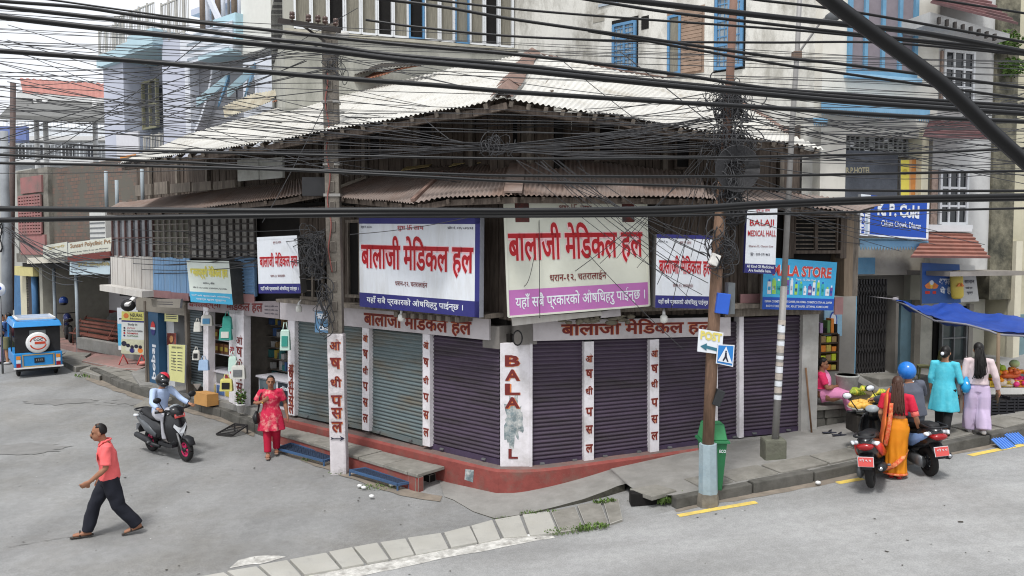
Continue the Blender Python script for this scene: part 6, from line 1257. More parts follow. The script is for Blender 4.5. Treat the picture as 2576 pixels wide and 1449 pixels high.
def scooter(label, loc, yaw, paint, accent, rim, rear, lean=0.0, plate_txt=None, extra=None):
    t = thing('scooter', label, 'scooter', loc, 'scooters', yaw); t.rotation_euler = (0, lean, yaw)
    wheel(t, (0, .64, .235), .235, .05, rim, 'front_wheel'); wheel(t, (0, -.6, .235), .235, .055, rim, 'rear_wheel')
    b = B()   # front apron: curved shield
    rows = [(.30, .44, .11), (.42, .50, .19), (.58, .51, .235), (.74, .48, .23), (.88, .44, .18), (.97, .40, .12)]; nx = 8; vs = []; fs = []
    for z, y, w in rows:
        for i in range(nx + 1): x = -1 + 2 * i / nx; vs.append((x * w, y - .17 * abs(x) ** 2, z))
    k = len(vs)
    for z, y, w in rows:
        for i in range(nx + 1): x = -1 + 2 * i / nx; vs.append((x * w * .94, y - .05 - .17 * abs(x) ** 2, z))
    R_ = len(rows); N_ = nx + 1
    for j in range(R_ - 1):
        for i in range(nx):
            a = j * N_ + i; fs.append((a, a + 1, a + 1 + N_, a + N_)); fs.append((k + a, k + a + N_, k + a + 1 + N_, k + a + 1))
        for i in (0, nx): a = j * N_ + i; fs.append((a, a + N_, k + a + N_, k + a))
    for j in (0, R_ - 1):
        for i in range(nx): a = j * N_ + i; fs.append((a, a + 1, k + a + 1, k + a))
    b.add(vs, fs, paint, True); ap = b.link('front_apron', t, True)
    b = B(); b.box((0, .505, .88), (.21, .012, .075), PLATE, Matrix.Rotation(.25, 3, 'X')); b.text('१२ प ४८६', lambda a, bb: V((.09 - .18 * a, .512 + .0, .86 + bb * .045)), SIGNW, .03); b.link('front_plate', ap, True)
    b = B(); b.add([(0, .525, .46), (.05, .53, .54), (.14, .49, .68), (.12, .49, .73), (.05, .515, .66), (0, .52, .64), (-.05, .515, .66), (-.12, .49, .73), (-.14, .49, .68), (-.05, .53, .54)], [tuple(range(10))], LENSW)
    b.add([(0, .5, .46), (.05, .5, .54), (.14, .45, .68), (.12, .45, .73), (-.12, .45, .73), (-.14, .45, .68), (-.05, .5, .54)], [tuple(range(7))], DPL); b.link('headlight', t, True)
    b = B(); b.tube([(0, .50, .34), (0, .66, .49), (0, .80, .47), (0, .90, .36)], [(.04, .05), (.02, .085), (.02, .085), (.02, .06)], accent if rear else DPL, 10); b.link('front_fender', t, True)
    b = B(); [b.tube([(s * .075, .64, .235), (s * .075, .5, .55)], .02, STEEL, 8) for s in (-1, 1)]; b.link('fork', t, True)
    b = B(); b.box((0, .17, .29), (.3, .5, .06), DPL); b.tube([(0, .42, .4), (0, .2, .25), (0, -.1, .25)], [(.1, .12), (.05, .14), (.06, .12)], DPL, 10); b.link('floorboard', t, True)
    b = B(); b.tube([(0, -.06, .42), (0, -.16, .5), (0, -.4, .56), (0, -.68, .64), (0, -.88, .72), (0, -.95, .74)], [(.12, .14), (.21, .18), (.2, .18), (.17, .17), (.13, .12), (.06, .05)], paint, 14); b.link('body', t, True)
    for s in (-1, 1):
        b = B(); b.tube([(s * .17, -.12, .44), (s * .17, -.45, .55), (s * .135, -.85, .7)], [(.05, .03), (.1, .035), (.03, .02)], accent, 10, ref=(0, 0, 1)); b.link('side_panel', t, True)
    b = B(); b.tube([(0, .0, .7), (0, -.1, .735), (0, -.35, .745), (0, -.6, .8), (0, -.8, .835), (0, -.88, .82)], [(.03, .06), (.06, .12), (.055, .145), (.06, .135), (.045, .1), (.02, .06)], M('seat_vinyl', (30, 30, 32), .6, .15, 20), 12, ref=(0, 0, 1)); b.link('seat', t, True)
    b = B(); b.tube(smooth_line([(.13, -.7, .84), (.13, -.95, .84), (0, -1.0, .84), (-.13, -.95, .84), (-.13, -.7, .84)], 4), .016, DPL, 8); b.link('grab_rail', t, True)
    b = B(); b.tube([(0, -.84, .70), (0, -.975, .69), (0, -1.0, .68)], [(.055, .13), (.05, .115), (.03, .07)], LENS, 12, ref=(0, 0, 1)); b.link('tail_light', t, True)
    for s in (-1, 1): b = B(); b.tube([(s * .1, -.86, .73), (s * .17, -.9, .74), (s * .15, -.93, .72)], [(.035, .05), (.03, .04), (.01, .02)], LENSW, 8); b.link('indicator', t, True)
    b = B(); b.tube([(0, -.82, .56), (0, -.93, .45), (0, -.96, .36)], [(.1, .03), (.1, .02), (.07, .015)], DPL, 10, ref=(1, 0, 0)); b.link('rear_fender', t, True)
    b = B(); b.box((0, -.99, .48), (.2, .014, .13), PLATE, Matrix.Rotation(-.2, 3, 'X')); b.box((0, -.985, .48), (.215, .006, .145), SIGNW, Matrix.Rotation(-.2, 3, 'X')); 
    for i, s_ in enumerate(('को ९ प', '४८६२')): b.text(s_, lambda a, bb, i=i: V((-.08 + .16 * a, -1.003 + .012 * i, .485 - i * .055 + bb * .045)), SIGNW, .03)
    b.link('rear_plate', t, True)
    b = B(); b.tube([(.14, -.05, .22), (.17, -.3, .24), (.17, -.45, .3), (.18, -.85, .36)], [.03, .04, .065, .055], DPL, 10); b.tube([(.18, -.85, .36), (.18, -.9, .365)], .03, CHROME, 10); b.link('exhaust', t, True)
    b = B(); b.tube([(-.12, -.2, .26), (-.13, -.45, .25), (-.13, -.68, .25)], [(.09, .05), (.1, .055), (.09, .05)], M('engine_grey', (110, 112, 114), .4, .1, 10, metal=.6), 12, ref=(0, 0, 1)); b.link('engine_case', t, True)
    b = B(); b.tube([(-.34, .28, .98), (-.2, .34, .97), (0, .38, .98), (.2, .34, .97), (.34, .28, .98)], .018, DPL, 8); b.tube([(0, .45, .86), (0, .4, .98), (0, .36, 1.03)], [(.1, .1), (.16, .09), (.1, .05)], paint, 12, ref=(1, 0, 0)); hb = b.link('handlebar', t, True)
    for s in (-1, 1):
        b = B(); b.tube([(s * .25, .32, .975), (s * .37, .27, .98)], .024, BLACK, 8); b.link('grip', hb, True)
    b = B(); b.tube([(0, .34, 1.015), (0, .31, 1.03)], [(.07, .11), (.06, .1)], M('dial_face', (150, 156, 160), .3), 14, ref=(0, 0, 1)); b.link('dashboard', hb, True)
    for s in (-1, 1):
        b = B(); b.tube([(s * .22, .35, .99), (s * .3, .37, 1.12), (s * .33, .37, 1.2)], .009, DPL, 6); b.tube([(s * .36, .385, 1.22), (s * .36, .35, 1.225)], [(.055, .075), (.055, .075)], DPL, 14, ref=(0, 0, 1)); b.tube([(s * .36, .349, 1.225), (s * .36, .343, 1.226)], [(.047, .066), (.047, .066)], LENSW, 14, ref=(0, 0, 1)); b.link('mirror', t, True)
    b = B(); b.tube([(-.1, -.1, .2), (-.24, -.12, .05)] if rear else [(-.1, -.1, .2), (-.2, -.3, .2)], .015, STEEL, 6); b.tube([(.2, -.3, .28), (.26, -.3, .29)], .018, STEEL, 6); b.link('stand', t, True)
    return t
BLKP = M('black_scooter_paint', (32, 33, 36), .25, .1, spec=.6); GRYP = M('dark_grey_panel', (84, 88, 92), .35, .1, spec=.5); REDP = M('red_scooter_panel', (196, 48, 40), .3, .08, spec=.5); BLUP = M('blue_white_panel', (120, 150, 196), .3, .3, 3, spec=.5); PNKR = M('pink_rim', (196, 44, 96), .4, .08)
ga, gb = gp(385, 1134), gp(458, 1158); dv = gb - ga; SC1 = (gp(424, 1147), atan2(-dv.x, dv.y))
sc1 = scooter('black scooter with pink wheel rims ridden towards the camera by a helmeted rider', SC1[0], SC1[1], BLKP, GRYP, PNKR, False, lean=.04)
W2 = gp(2192, 1234); YW2 = radians(-30); fwd = lambda a: V((-sin(a), cos(a), 0)); SC2 = W2 + fwd(YW2) * .6
sc2 = scooter('parked black and red scooter seen from behind, left of the woman in the orange sari', zs(SC2), YW2, BLKP, REDP, DPL, True, lean=-.1)
W3 = gp(2338, 1198); YW3 = radians(2); SC3 = W3 + fwd(YW3) * .6
sc3 = scooter('black, white and blue scooter with lit red tail light, ridden by the blue helmeted rider', zs(SC3), YW3, BLKP, BLUP, DPL, True, lean=-.1)
# tassels and bag on the third scooter handle
b = B(); c = SC3 + fwd(YW3) * .33 + V((.3, 0, .8))
for i in range(9): b.tube([c + V((U(-.06, .06), U(-.03, .03), .12)), c + V((U(-.08, .08), U(-.03, .03), -.05)), c + V((U(-.1, .1), 0, -U(.12, .25)))], [.012, .02, .006], (M('lime_tassel', (180, 206, 60), .7), M('violet_tassel', (140, 80, 160), .7), M('cyan_tassel', (80, 170, 190), .7))[i % 3], 6)
t = thing('ribbon_tassel', 'bright lime and violet ribbon tassels hanging from the third scooter handle', 'tassel', c); b.link('ribbons', t)
# electric rickshaw
gt = gp(98, 947); TB = M('rickshaw_blue', (38, 136, 204), .35, .06, spec=.5); TC = M('black_canvas', (38, 38, 40), .8, .2, 3, .2, 20)
tk = thing('electric_rickshaw', 'blue three-wheeled electric rickshaw with a black canvas back and white spare wheel cover', 'rickshaw', gt, None, radians(36)); s = 1.0
Wd = 106 * gt.y / FL; Ht = 156 * gt.y / FL; w2 = Wd / 2
b = B(); b.box((0, 1.2, .5), (Wd * .98, 2.3, .34), TB); b.box((0, .02, .52), (Wd, .12, .42), TB); b.box((0, 2.5, .7), (Wd * .6, .5, .8), TB); b.link('body', tk, True, bevel=.03)
b = B(); b.box((0, .05, 1.07), (Wd * .94, .04, .86), TC); b.box((-w2 * .92, 1.1, 1.1), (.03, 2.1, .1), TC); b.box((w2 * .92, .5, 1.1), (.03, .9, .85), TC); b.link('canvas_back', tk, True)
b = B(); b.hexa([(-w2 * 1.02, -.05, 1.5), (w2 * 1.02, -.05, 1.5), (w2 * 1.02, 2.5, 1.48), (-w2 * 1.02, 2.5, 1.48), (-w2 * .94, .05, 1.66), (w2 * .94, .05, 1.66), (w2 * .94, 2.4, 1.66), (-w2 * .94, 2.4, 1.66)], TB); b.link('roof', tk, True, bevel=.02)
b = B(); [b.bar((-w2 * .8, y, 1.73), (w2 * .75, y, 1.73), .05, .05, WHITE) for y in (.1, .8, 1.5)]; [b.bar((x, .1, 1.73), (x, 1.6, 1.73), .05, .05, WHITE) for x in (-w2 * .8, w2 * .75)]; b.link('roof_rack', tk, True)
b = B(); b.box((0, .025, 1.28), (.42, .02, .22), glass_mat('canvas_window', (110, 116, 118), .2)); b.link('rear_window', tk, True, bevel=.0)
b = B(); c = V((.0, -.02, 1.02)); R0 = .31; b.tube([c + V((0, .04, 0)), c, c - V((0, .05, 0)), c - V((0, .07, 0))], [R0, R0 * 1.02, R0 * .98, R0 * .86], WHITE, 28, ref=(1, 0, 0)); wc = b.link('spare_wheel_cover', tk, True)
b = B(); LR = M('logo_brick_red', (196, 70, 44), .5)
b.box(c + V((.05, -.074, -.0)), (.28, .006, .07), LR)
for a0, a1, r in ((.25, pi - .25, .21), (pi + .3, 2 * pi - .3, .21)): b.tube([c + V((cos(a0 + (a1 - a0) * i / 14) * r, -.073, sin(a0 + (a1 - a0) * i / 14) * r * .9)) for i in range(15)], .018, LR, 6, flat=.3)
b.text('COC', lambda a, bb: c + V((-.12 + .24 * a, -.0745, .06 + bb * .075)), INK, .03); b.link('logo', wc, True)
b = B(); b.box((0, -.045, .5), (Wd * .58, .02, .32), TB); GLD = M('gold_trim', (176, 150, 96), .5)
for z in (.33, .67): b.box((0, -.05, z), (Wd * .64, .03, .025), GLD)
for x in (-1, 1): b.box((x * Wd * .32, -.05, .5), (.025, .03, .36), GLD)
b.link('rear_hatch', tk, True); b = B(); b.box((.02, -.065, .5), (.26, .012, .15), DPL); b.text('१ ह ४२', lambda a, bb: V((-.07 + .18 * a, -.073, .47 + bb * .07)), M('plate_grey', (150, 150, 150))); b.link('rear_plate', tk, True)
for x in (-1, 1):
    b = B(); b.box((x * Wd * .41, -.055, .6), (.11, .03, .1), LENSO); b.box((x * Wd * .41, -.055, .49), (.11, .03, .1), LENSW); b.box((x * Wd * .41, -.055, .37), (.11, .03, .1), LENS); b.link('tail_light', tk, True)
    wheel(tk, (x * w2 * .78, .45, .21), .21, .055, STEEL, 'rear_wheel')
    b = B(); b.box((x * w2 * .98, 2.0, 1.3), (.04, .05, .5), TB); b.box((x * w2 * .98, .9, 1.1), (.03, .04, .8), DPL); b.link('side_post', tk, True)
b = B(); b.box((0, -.08, .29), (Wd * 1.02, .06, .04), WHITE); b.box((0, .1, .22), (Wd * .9, .1, .08), DPL); b.link('bumper', tk, True); wheel(tk, (0, 2.5, .21), .21, .05, STEEL, 'front_wheel')
b = B(); b.tube([(-w2 * 1.0, 2.2, 1.2), (-w2 * 1.2, 2.15, 1.32)], .015, DPL, 6); b.box((-w2 * 1.22, 2.13, 1.34), (.06, .03, .13), DPL); b.link('mirror', tk, True)
# parked motorbike on the porch with a helmet on it
pm = PF.p(172, 842, -.6); pm.z = .48
mt = thing('motorbike', 'dark blue motorbike parked on the clinic porch behind the rickshaw', 'motorbike', pm, None, radians(35)); MBL = M('bike_dark_blue', (44, 52, 96), .3, .1)
wheel(mt, (0, .68, .3), .3, .05, DPL, 'front_wheel'); wheel(mt, (0, -.66, .3), .3, .06, DPL, 'rear_wheel')
b = B(); b.tube([(0, .4, .78), (0, .2, .88), (0, -.1, .8)], [(.12, .1), (.16, .14), (.1, .1)], MBL, 12); b.link('tank', mt, True); b = B(); b.tube([(0, -.05, .8), (0, -.4, .8), (0, -.85, .9)], [(.05, .13), (.05, .14), (.03, .08)], BLACK, 10, ref=(0, 0, 1)); b.link('seat', mt, True)
b = B(); b.box((0, 0, .42), (.24, .5, .34), DPL); b.link('engine', mt, True, bevel=.05); b = B(); [b.tube([(x * .08, .68, .3), (x * .08, .48, .95)], .022, CHROME, 8) for x in (-1, 1)]; b.tube([(-.36, .36, 1.05), (0, .46, 1.02), (.36, .36, 1.05)], .016, DPL, 6); b.link('handlebar', mt, True)
b = B(); b.ball((0, .58, .9), (.1, .08, .11), LENSW, 10, 6); b.link('headlight', mt, True); b = B(); b.tube([(0, .95, .5), (0, .68, .63), (0, .42, .52)], [(.02, .06), (.02, .07), (.02, .05)], MBL, 8); b.link('front_fender', mt, True)
t = thing('helmet', 'dark blue round helmet hung on the motorbike handlebar on the porch', 'helmet', PF.p(160, 765, -.4)); b = B(); b.ball(PF.p(160, 757, -.4), (.16, .16, .17), M('helmet_blue', (40, 70, 140), .2, .1, spec=.6), 14, 10); b.link('shell', t); b = B(); b.ball(PF.p(160, 762, -.4) + V((.02, -.05, -.02)), (.13, .13, .07), BLACK, 12, 6); b.link('visor', t)
# ================================================================ people
SKIN = M('skin_brown', (148, 104, 80), .6, .06, 6); SKIN2 = M('skin_tan', (172, 126, 98), .6, .06, 6); HAIR = M('black_hair', (22, 19, 18), .5, .3, 30, stretch=(8, 8, 1)); HAIRB = M('brown_hair', (72, 48, 38), .5, .3, 30, stretch=(8, 8, 1)); EYEM = M('eye_dark', (20, 16, 14), .3); LIP = M('lips', (132, 76, 70), .5)
def hand(b, w, d, n, s, curl, m):
    """w wrist, d pointing direction, n towards the palm side, curl 0 open .. 1 fist"""
    d = V(d).normalized(); n = V(n); n = (n - d * n.dot(d)).normalized(); x = d.cross(n)
    L = .056 * s; b.tube([w - d * .01 * s, w + d * L * .5, w + d * L, w + d * L * 1.08], [(.017 * s, .014 * s), (.027 * s, .015 * s), (.027 * s, .014 * s), (.02 * s, .011 * s)], m, 10, ref=x)
    for i, l in enumerate((.040, .046, .043, .033)):
        o = w + d * L * .98 + x * (.0195 - .013 * i) * s; pts = [o]; dd = V(d)
        for k in range(3): a = curl * (.5, 1.1, .9)[k]; dd = (dd * cos(a) + n * sin(a)).normalized() if k == 0 else (dd * cos(a) + (n - dd * n.dot(dd)).normalized() * sin(a)).normalized(); pts.append(pts[-1] + dd * l * s * (.45, .32, .23)[k])
        b.tube(pts, [.0066 * s, .0062 * s, .0056 * s, .0045 * s], m, 7)
    o = w + d * L * .25 + x * .024 * s; t1 = o + (d * .6 + x * .75 + n * .25).normalized() * .026 * s; b.tube([o - x * .008 * s, t1, t1 + (d * .9 + n * .35 * (1 + curl)).normalized() * .022 * s, t1 + (d * .7 + n * .6 * (.5 + curl)).normalized() * .036 * s], [.0105 * s, .009 * s, .0075 * s, .005 * s], m, 7)
DEF = dict(pel=(0, 0, .525), wai=(0, 0, .62), che=(0, .012, .735), nec=(0, -.005, .835), hea=(0, .02, .925), Ls=(-.108, 0, .805), Rs=(.108, 0, .805), Le=(-.135, -.015, .64), Re=(.135, -.015, .64), Lw=(-.135, .04, .49), Rw=(.135, .04, .49), Lh=(-.052, 0, .52), Rh=(.052, 0, .52), Lk=(-.058, .012, .285), Rk=(.058, .012, .285), La=(-.06, -.01, .045), Ra=(.06, -.01, .045), Lt=None, Rt=None, face=(0, 1, 0), Lp=(1, 0, 0), Rp=(-1, 0, 0), curl=.35, bulk=1.0)
class Fig:
    def __init__(s, label, loc, yaw, H, skin, **kw):
        s.H = H; s.t = thing('person', label, 'person', loc, None, yaw); J = dict(DEF); J.update(kw); s.J = J
        s.P = {k: V(v) * H for k, v in J.items() if isinstance(v, tuple) and k not in ('face', 'Lp', 'Rp')}; P = s.P; k_ = J['bulk']; s.bulk = k_; s.skin = skin
        for q in 'LR':
            if q + 't' not in P: P[q + 't'] = P[q + 'a'] + (V(J.get(q + 'foot', (0, 1, 0))).normalized() * .1 + V((0, 0, -.02))) * H
        b = B(); m = skin
        lat = (P['Rs'] - P['Ls']).normalized()
        b.tube([P['pel'] - V((0, 0, .03 * H)), P['pel'], P['wai'], P['che'], P['nec'] - V((0, 0, .035 * H)), P['nec']], [(.07 * H * k_, .055 * H * k_), (.088 * H * k_, .062 * H * k_), (.074 * H * k_, .055 * H * k_), (.09 * H * k_, .062 * H * k_), (.07 * H, .04 * H), (.036 * H, .036 * H)], m, 14, ref=lat)
        b.tube([P['nec'] - V((0, 0, .03 * H)), P['nec'].lerp(P['hea'], .6)], .033 * H, m, 10)
        for q in 'LR':
            b.tube([P['che'].lerp(P[q + 's'], .5) + V((0, 0, .02 * H)), P[q + 's'] - V((0, 0, .004 * H)), P[q + 's'].lerp(P[q + 'e'], .3), P[q + 'e'], P[q + 'e'].lerp(P[q + 'w'], .3), P[q + 'w']], [.032 * H, .031 * H, .029 * H * k_, .023 * H, .024 * H * k_, .0155 * H], m, 10)
            hd = V(J.get(q + 'hd') or (P[q + 'w'] - P[q + 'e'])); hand(b, P[q + 'w'], hd, J[q + 'p'], H, J.get(q + 'curl', J['curl']), m)
            b.tube([P[q + 'h'] + V((0, 0, .02 * H)), P[q + 'h'].lerp(P[q + 'k'], .35), P[q + 'k'], P[q + 'k'].lerp(P[q + 'a'], .35), P[q + 'a']], [.055 * H * k_, .053 * H * k_, .034 * H, .033 * H * k_, .021 * H], m, 12)
            f = (P[q + 't'] - P[q + 'a']); b.tube([P[q + 'a'] - f * .3 - V((0, 0, .018 * H)), P[q + 'a'] - V((0, 0, .01 * H)), P[q + 'a'].lerp(P[q + 't'], .6) - V((0, 0, .006 * H)), P[q + 't']], [(.02 * H, .018 * H), (.024 * H, .026 * H), (.018 * H, .027 * H), (.01 * H, .022 * H)], m, 10, ref=(0, 0, 1))
        s.F = V(J['face']).normalized(); F = s.F; X = F.cross(V((0, 0, 1))).normalized(); Z = X.cross(F); s.X, s.Z = X, Z; h = P['hea']; s.h = h
        R_ = Matrix((X, F, Z)).transposed(); s.R = R_
        L = lambda x, y, z: h + X * x * H + F * y * H + Z * z * H; s.L = L
        b.ball(L(0, -.008, .018), (.046 * H, .056 * H, .056 * H), m, 16, 12, R_); b.ball(L(0, .008, -.022), (.038 * H, .046 * H, .05 * H), m, 14, 10, R_); b.ball(L(0, .032, -.05), (.02 * H, .018 * H, .016 * H), m, 10, 8, R_)
        b.tube([L(0, .05, .006), L(0, .064, -.014), L(0, .058, -.022)], [.005 * H, .010 * H, .007 * H], m, 8); b.ball(L(0, .044, .014), (.034 * H, .01 * H, .008 * H), m, 10, 6, R_); b.ball(L(0, .046, -.036), (.018 * H, .012 * H, .010 * H), m, 10, 6, R_)
        for e in (-1, 1): b.ball(L(e * .047, -.004, -.008), (.007 * H, .013 * H, .019 * H), m, 8, 6, R_)
        s.body = hull_obj(b, 'body', s.t, .0058 * H / 1.65 * 1.6, 3, keep=.6)
        for e in (-1, 1): b = B(); b.ball(L(e * .019, .0475, .0), (.006 * H, .003 * H, .0024 * H), EYEM, 8, 6, R_); b.link('eye', s.t, True)
        for e in (-1, 1): b = B(); b.tube([L(e * .008, .053, .013), L(e * .02, .053, .018), L(e * .033, .044, .013)], .0021 * H, HAIR, 6); b.link('eyebrow', s.t, True)
        b = B(); b.tube([L(-.014, .054, -.036), L(0, .06, -.034), L(.014, .054, -.036)], [.002 * H, .0042 * H, .002 * H], LIP, 6); b.link('mouth', s.t, True)
    def shell(s, name, tubes, m, voxel=.013, smooth=5, after=None, keep=.8):
        b = B()
        for pts, r, ref in tubes: b.tube(pts, r, m, 16, ref=ref)
        return hull_obj(b, name, s.t, voxel, smooth, keep=keep, mat=m, after=after)
    def top(s, m, sleeve=.55, hem=None, name='shirt', loose=1.0, flare=1.0, long=None, after=None):
        P, H, k = s.P, s.H, s.bulk; lat = (P['Rs'] - P['Ls']).normalized(); T = []
        pel = hem if hem is not None else P['pel'] - V((0, 0, .0))
        pts = [pel, P['wai'], P['che'], P['nec'] - V((0, 0, .035 * H)), P['nec'] - V((0, 0, .008 * H))]; r = [(.1 * H * k * loose * flare, .076 * H * k * loose * flare), (.088 * H * k * loose, .068 * H * k * loose), (.1 * H * k * loose, .074 * H * k), (.088 * H, .056 * H), (.048 * H, .048 * H)]
        if long is not None: pts = [long, long.lerp(P['pel'], .5)] + [P['pel']] + pts[1:]; r = [(.125 * H * k * flare, .095 * H * k * flare), (.112 * H * k * flare, .086 * H * k * flare)] + r
        T.append((pts, r, lat))
        for q in 'LR':
            e = P[q + 's'].lerp(P[q + 'e'], sleeve * 2) if sleeve <= .5 else P[q + 'e'].lerp(P[q + 'w'], (sleeve - .5) * 2)
            ps = [P['che'].lerp(P[q + 's'], .6) + V((0, 0, .024 * H)), P[q + 's'] + V((0, 0, .001 * H))]
            if sleeve > .5: ps += [P[q + 's'].lerp(P[q + 'e'], .5), P[q + 'e']]
            ps.append(e); r = [.041 * H, .042 * H] + ([.034 * H * loose, .031 * H * loose] if sleeve > .5 else []) + [(.042 if sleeve <= .5 else .027) * H * loose]
            T.append((ps, r, None))
        return s.shell(name, T, m, after=after)
    def trousers(s, m, wide=1.0, length=1.0, name='trousers', after=None):
        P, H, k = s.P, s.H, s.bulk; T = []; lat = (P['Rs'] - P['Ls']).normalized()
        T.append(([P['pel'] - V((0, 0, .05 * H)), P['pel'], P['wai'] - V((0, 0, .035 * H))], [(.085 * H * k, .07 * H * k), (.095 * H * k, .072 * H * k), (.086 * H * k, .066 * H * k)], lat))
        for q in 'LR':
            e = P[q + 'k'].lerp(P[q + 'a'], (length - .5) * 2) if length > .5 else P[q + 'h'].lerp(P[q + 'k'], length * 2); ps = [P[q + 'h'] + V((0, 0, .02 * H)), P[q + 'h'].lerp(P[q + 'k'], .4)]; r = [.064 * H * k, .06 * H * k * (1 + (wide - 1) * .4)]
            if length > .5: ps += [P[q + 'k'], P[q + 'k'].lerp(e, .5), e]; r += [.047 * H * (1 + (wide - 1) * .7), .043 * H * wide, .04 * H * wide]
            else: ps.append(e); r.append(.058 * H)
            T.append((ps, r, None))
        return s.shell(name, T, m, after=after)
    def shoes(s, m, sandal=False, name='shoe'):
        P, H = s.P, s.H
        for q in 'LR':
            a, t_ = P[q + 'a'], P[q + 't']; f = t_ - a; f.z *= .6; b = B(); dz = V((0, 0, .028 * H))
            if sandal:
                b.tube([a - f * .42 - dz * 1.25, a - dz * 1.2, a + f * .6 - dz * .95, t_ + f * .18 - dz * .5], [(.008 * H, .02 * H), (.008 * H, .024 * H), (.008 * H, .029 * H), (.007 * H, .02 * H)], m, 10, ref=(0, 0, 1)); b.tube([a + f * .5 + f.cross(V((0, 0, 1))).normalized() * .03 * H - dz * .8, a + f * .5 + V((0, 0, .018 * H)), a + f * .5 - f.cross(V((0, 0, 1))).normalized() * .03 * H - dz * .8], .007 * H, m, 6)
            else: b.tube([a - f * .4 - dz * .7, a - dz * .4, a + f * .65 - dz * .5, t_ + f * .12 - dz * .3], [(.02 * H, .02 * H), (.028 * H, .028 * H), (.022 * H, .03 * H), (.012 * H, .022 * H)], m, 10, ref=(0, 0, 1))
            b.link('sandal' if sandal else name, s.t, True)
    def hair(s, m, keep, grow=1.08, extra=(), name='hair'):
        b = B(); h = s.L(0, -.008, .018); H = s.H; nu, nv = 22, 16; vs = []; fs = []
        for i in range(nv + 1):
            a = -pi / 2 + pi * i / nv
            for j in range(nu): t = 2 * pi * j / nu; vs.append(V((cos(a) * cos(t), cos(a) * sin(t), sin(a))))
        P = [h + s.R @ V((v.x * .047 * H * grow, v.y * .057 * H * grow, v.z * .058 * H * grow)) for v in vs]; n = len(P); P += [p.lerp(h, .12) for p in P]; used = []
        for i in range(nv):
            for j in range(nu):
                q = (i * nu + j, i * nu + (j + 1) % nu, (i + 1) * nu + (j + 1) % nu, (i + 1) * nu + j); c = sum((vs[x] for x in q), V()) / 4
                if keep(c): used.append(q)
        E = {}
        for q in used:
            fs.append(q); fs.append(tuple(x + n for x in q[::-1]))
            for a, c in zip(q, q[1:] + q[:1]): E[(a, c)] = 1
        fs += [(a, c, c + n, a + n)[::-1] for a, c in E if (c, a) not in E]; b.add(P, fs, m, True)
        for pts, r, ref in extra: b.tube(pts, r, m, 12, ref=ref)
        return b.link(name, s.t, True)
def folds(amp, k, zlo, zhi, seed=0):
    def f(me):
        for v in me.vertices:
            t = max(0, min(1, (zhi - v.co.z) / max(.01, zhi - zlo))); a = atan2(v.co.y, v.co.x)
            w = sin(a * k + 2.2 * mnoise.noise(V((a, v.co.z * 2, seed)))) * amp * t; r = sqrt(v.co.x ** 2 + v.co.y ** 2) or 1; v.co.x += v.co.x / r * w; v.co.y += v.co.y / r * w
    return f
def rumple(amp, sc_, seed=0):
    def f(me):
        for v in me.vertices: n = mnoise.noise_vector(V(v.co) * sc_ + V((seed, 0, 0))); v.co += V(n) * amp
    return f
def strands(f, m, pts, n, w, r, seed=1):
    """long loose hair: many strands falling along a guide line"""
    g = random.Random(seed); b = B(); H = f.H; k = len(pts)
    for i in range(n):
        a = g.uniform(-1, 1); dy = g.uniform(-.35, .6); e = g.uniform(.82, 1.0); q = []
        for j, (p, ww) in enumerate(zip(pts, w)): q.append(V(p) + V((a * ww * H + g.uniform(-.004, .004) * H * j, dy * .028 * H - (1 - a * a) * .012 * H, 0)))
        q[-1] = q[-2].lerp(q[-1], e * g.uniform(.4, 1.05)); q = smooth_line(q, 3); b.tube(q, [r * H * (1 - .5 * t / len(q)) for t in range(len(q))], m, 5, flat=1.8)
    return b.link('hair', f.t, True)
full_hair = lambda c: c.z > .1 and (c.y < .6 or c.z > .55) or c.y < -.1 and c.z > -.75
short_hair = lambda c: (c.z > .38 and c.y < .75) or (c.y < .05 and c.z > -.35)
# --- man in the pink shirt walking left
f0, f1 = gp(212, 1358), gp(347, 1336); hp_ = (f0 + f1) / 2; hd_ = f0 - f1; MH = 1.72; yaw = atan2(-hd_.x, hd_.y) ; sp = hd_.length / MH / 2
zsp = sp * .88
man = Fig('man in a pink short-sleeved shirt and black trousers striding across the road', zs(hp_), yaw, MH, SKIN, pel=(0, .0, .495), wai=(0, .005, .59), che=(.0, .02, .71), nec=(0, .03, .81), hea=(0, .075, .895), Ls=(-.108, .02, .785), Rs=(.108, .02, .785), Le=(-.14, .035, .615), Lw=(-.115, .155, .515), Re=(.15, -.02, .62), Rw=(.13, .06, .48), Lh=(-.052, 0, .49), Rh=(.052, 0, .49), Rk=(.055, .12, .275), Ra=(.055, zsp, .05), Rt=(.06, zsp + .11, .03), Lk=(-.055, -.06, .26), La=(-.055, -zsp - .02, .075), Lt=(-.055, -zsp + .085, .03), Lcurl=.8, Rcurl=.6, bulk=1.06, face=(.02, 1, -.12), Lp=(.9, 0, .3), Lhd=(.1, .8, -.45))
PINKS = M('coral_shirt', (232, 106, 106), .85, .08, 5, .25, 20); NAVYT = M('black_navy_trousers', (26, 28, 38), .85, .15, 6, .2, 25)
sh_ = man.top(PINKS, .42, name='shirt', loose=1.08, hem=man.P['pel'] + V((0, 0, .0)), after=rumple(.012, 9)); man.trousers(NAVYT, 1.25, 1.0, after=rumple(.014, 8, 3)); man.shoes(M('brown_sandal', (60, 52, 46), .6), True)
b = B(); P = man.P; H = MH; nk = P['nec']
for e in (-1, 1): b.slab([nk + V((e * .0, .055 * H, -.03 * H)), nk + V((e * .05 * H, .05 * H, -.02 * H)), nk + V((e * .048 * H, .0, .02 * H)), nk + V((e * .03 * H, .03 * H, .018 * H))], V((e * .4, .8, .3)).normalized(), .006, PINKS)
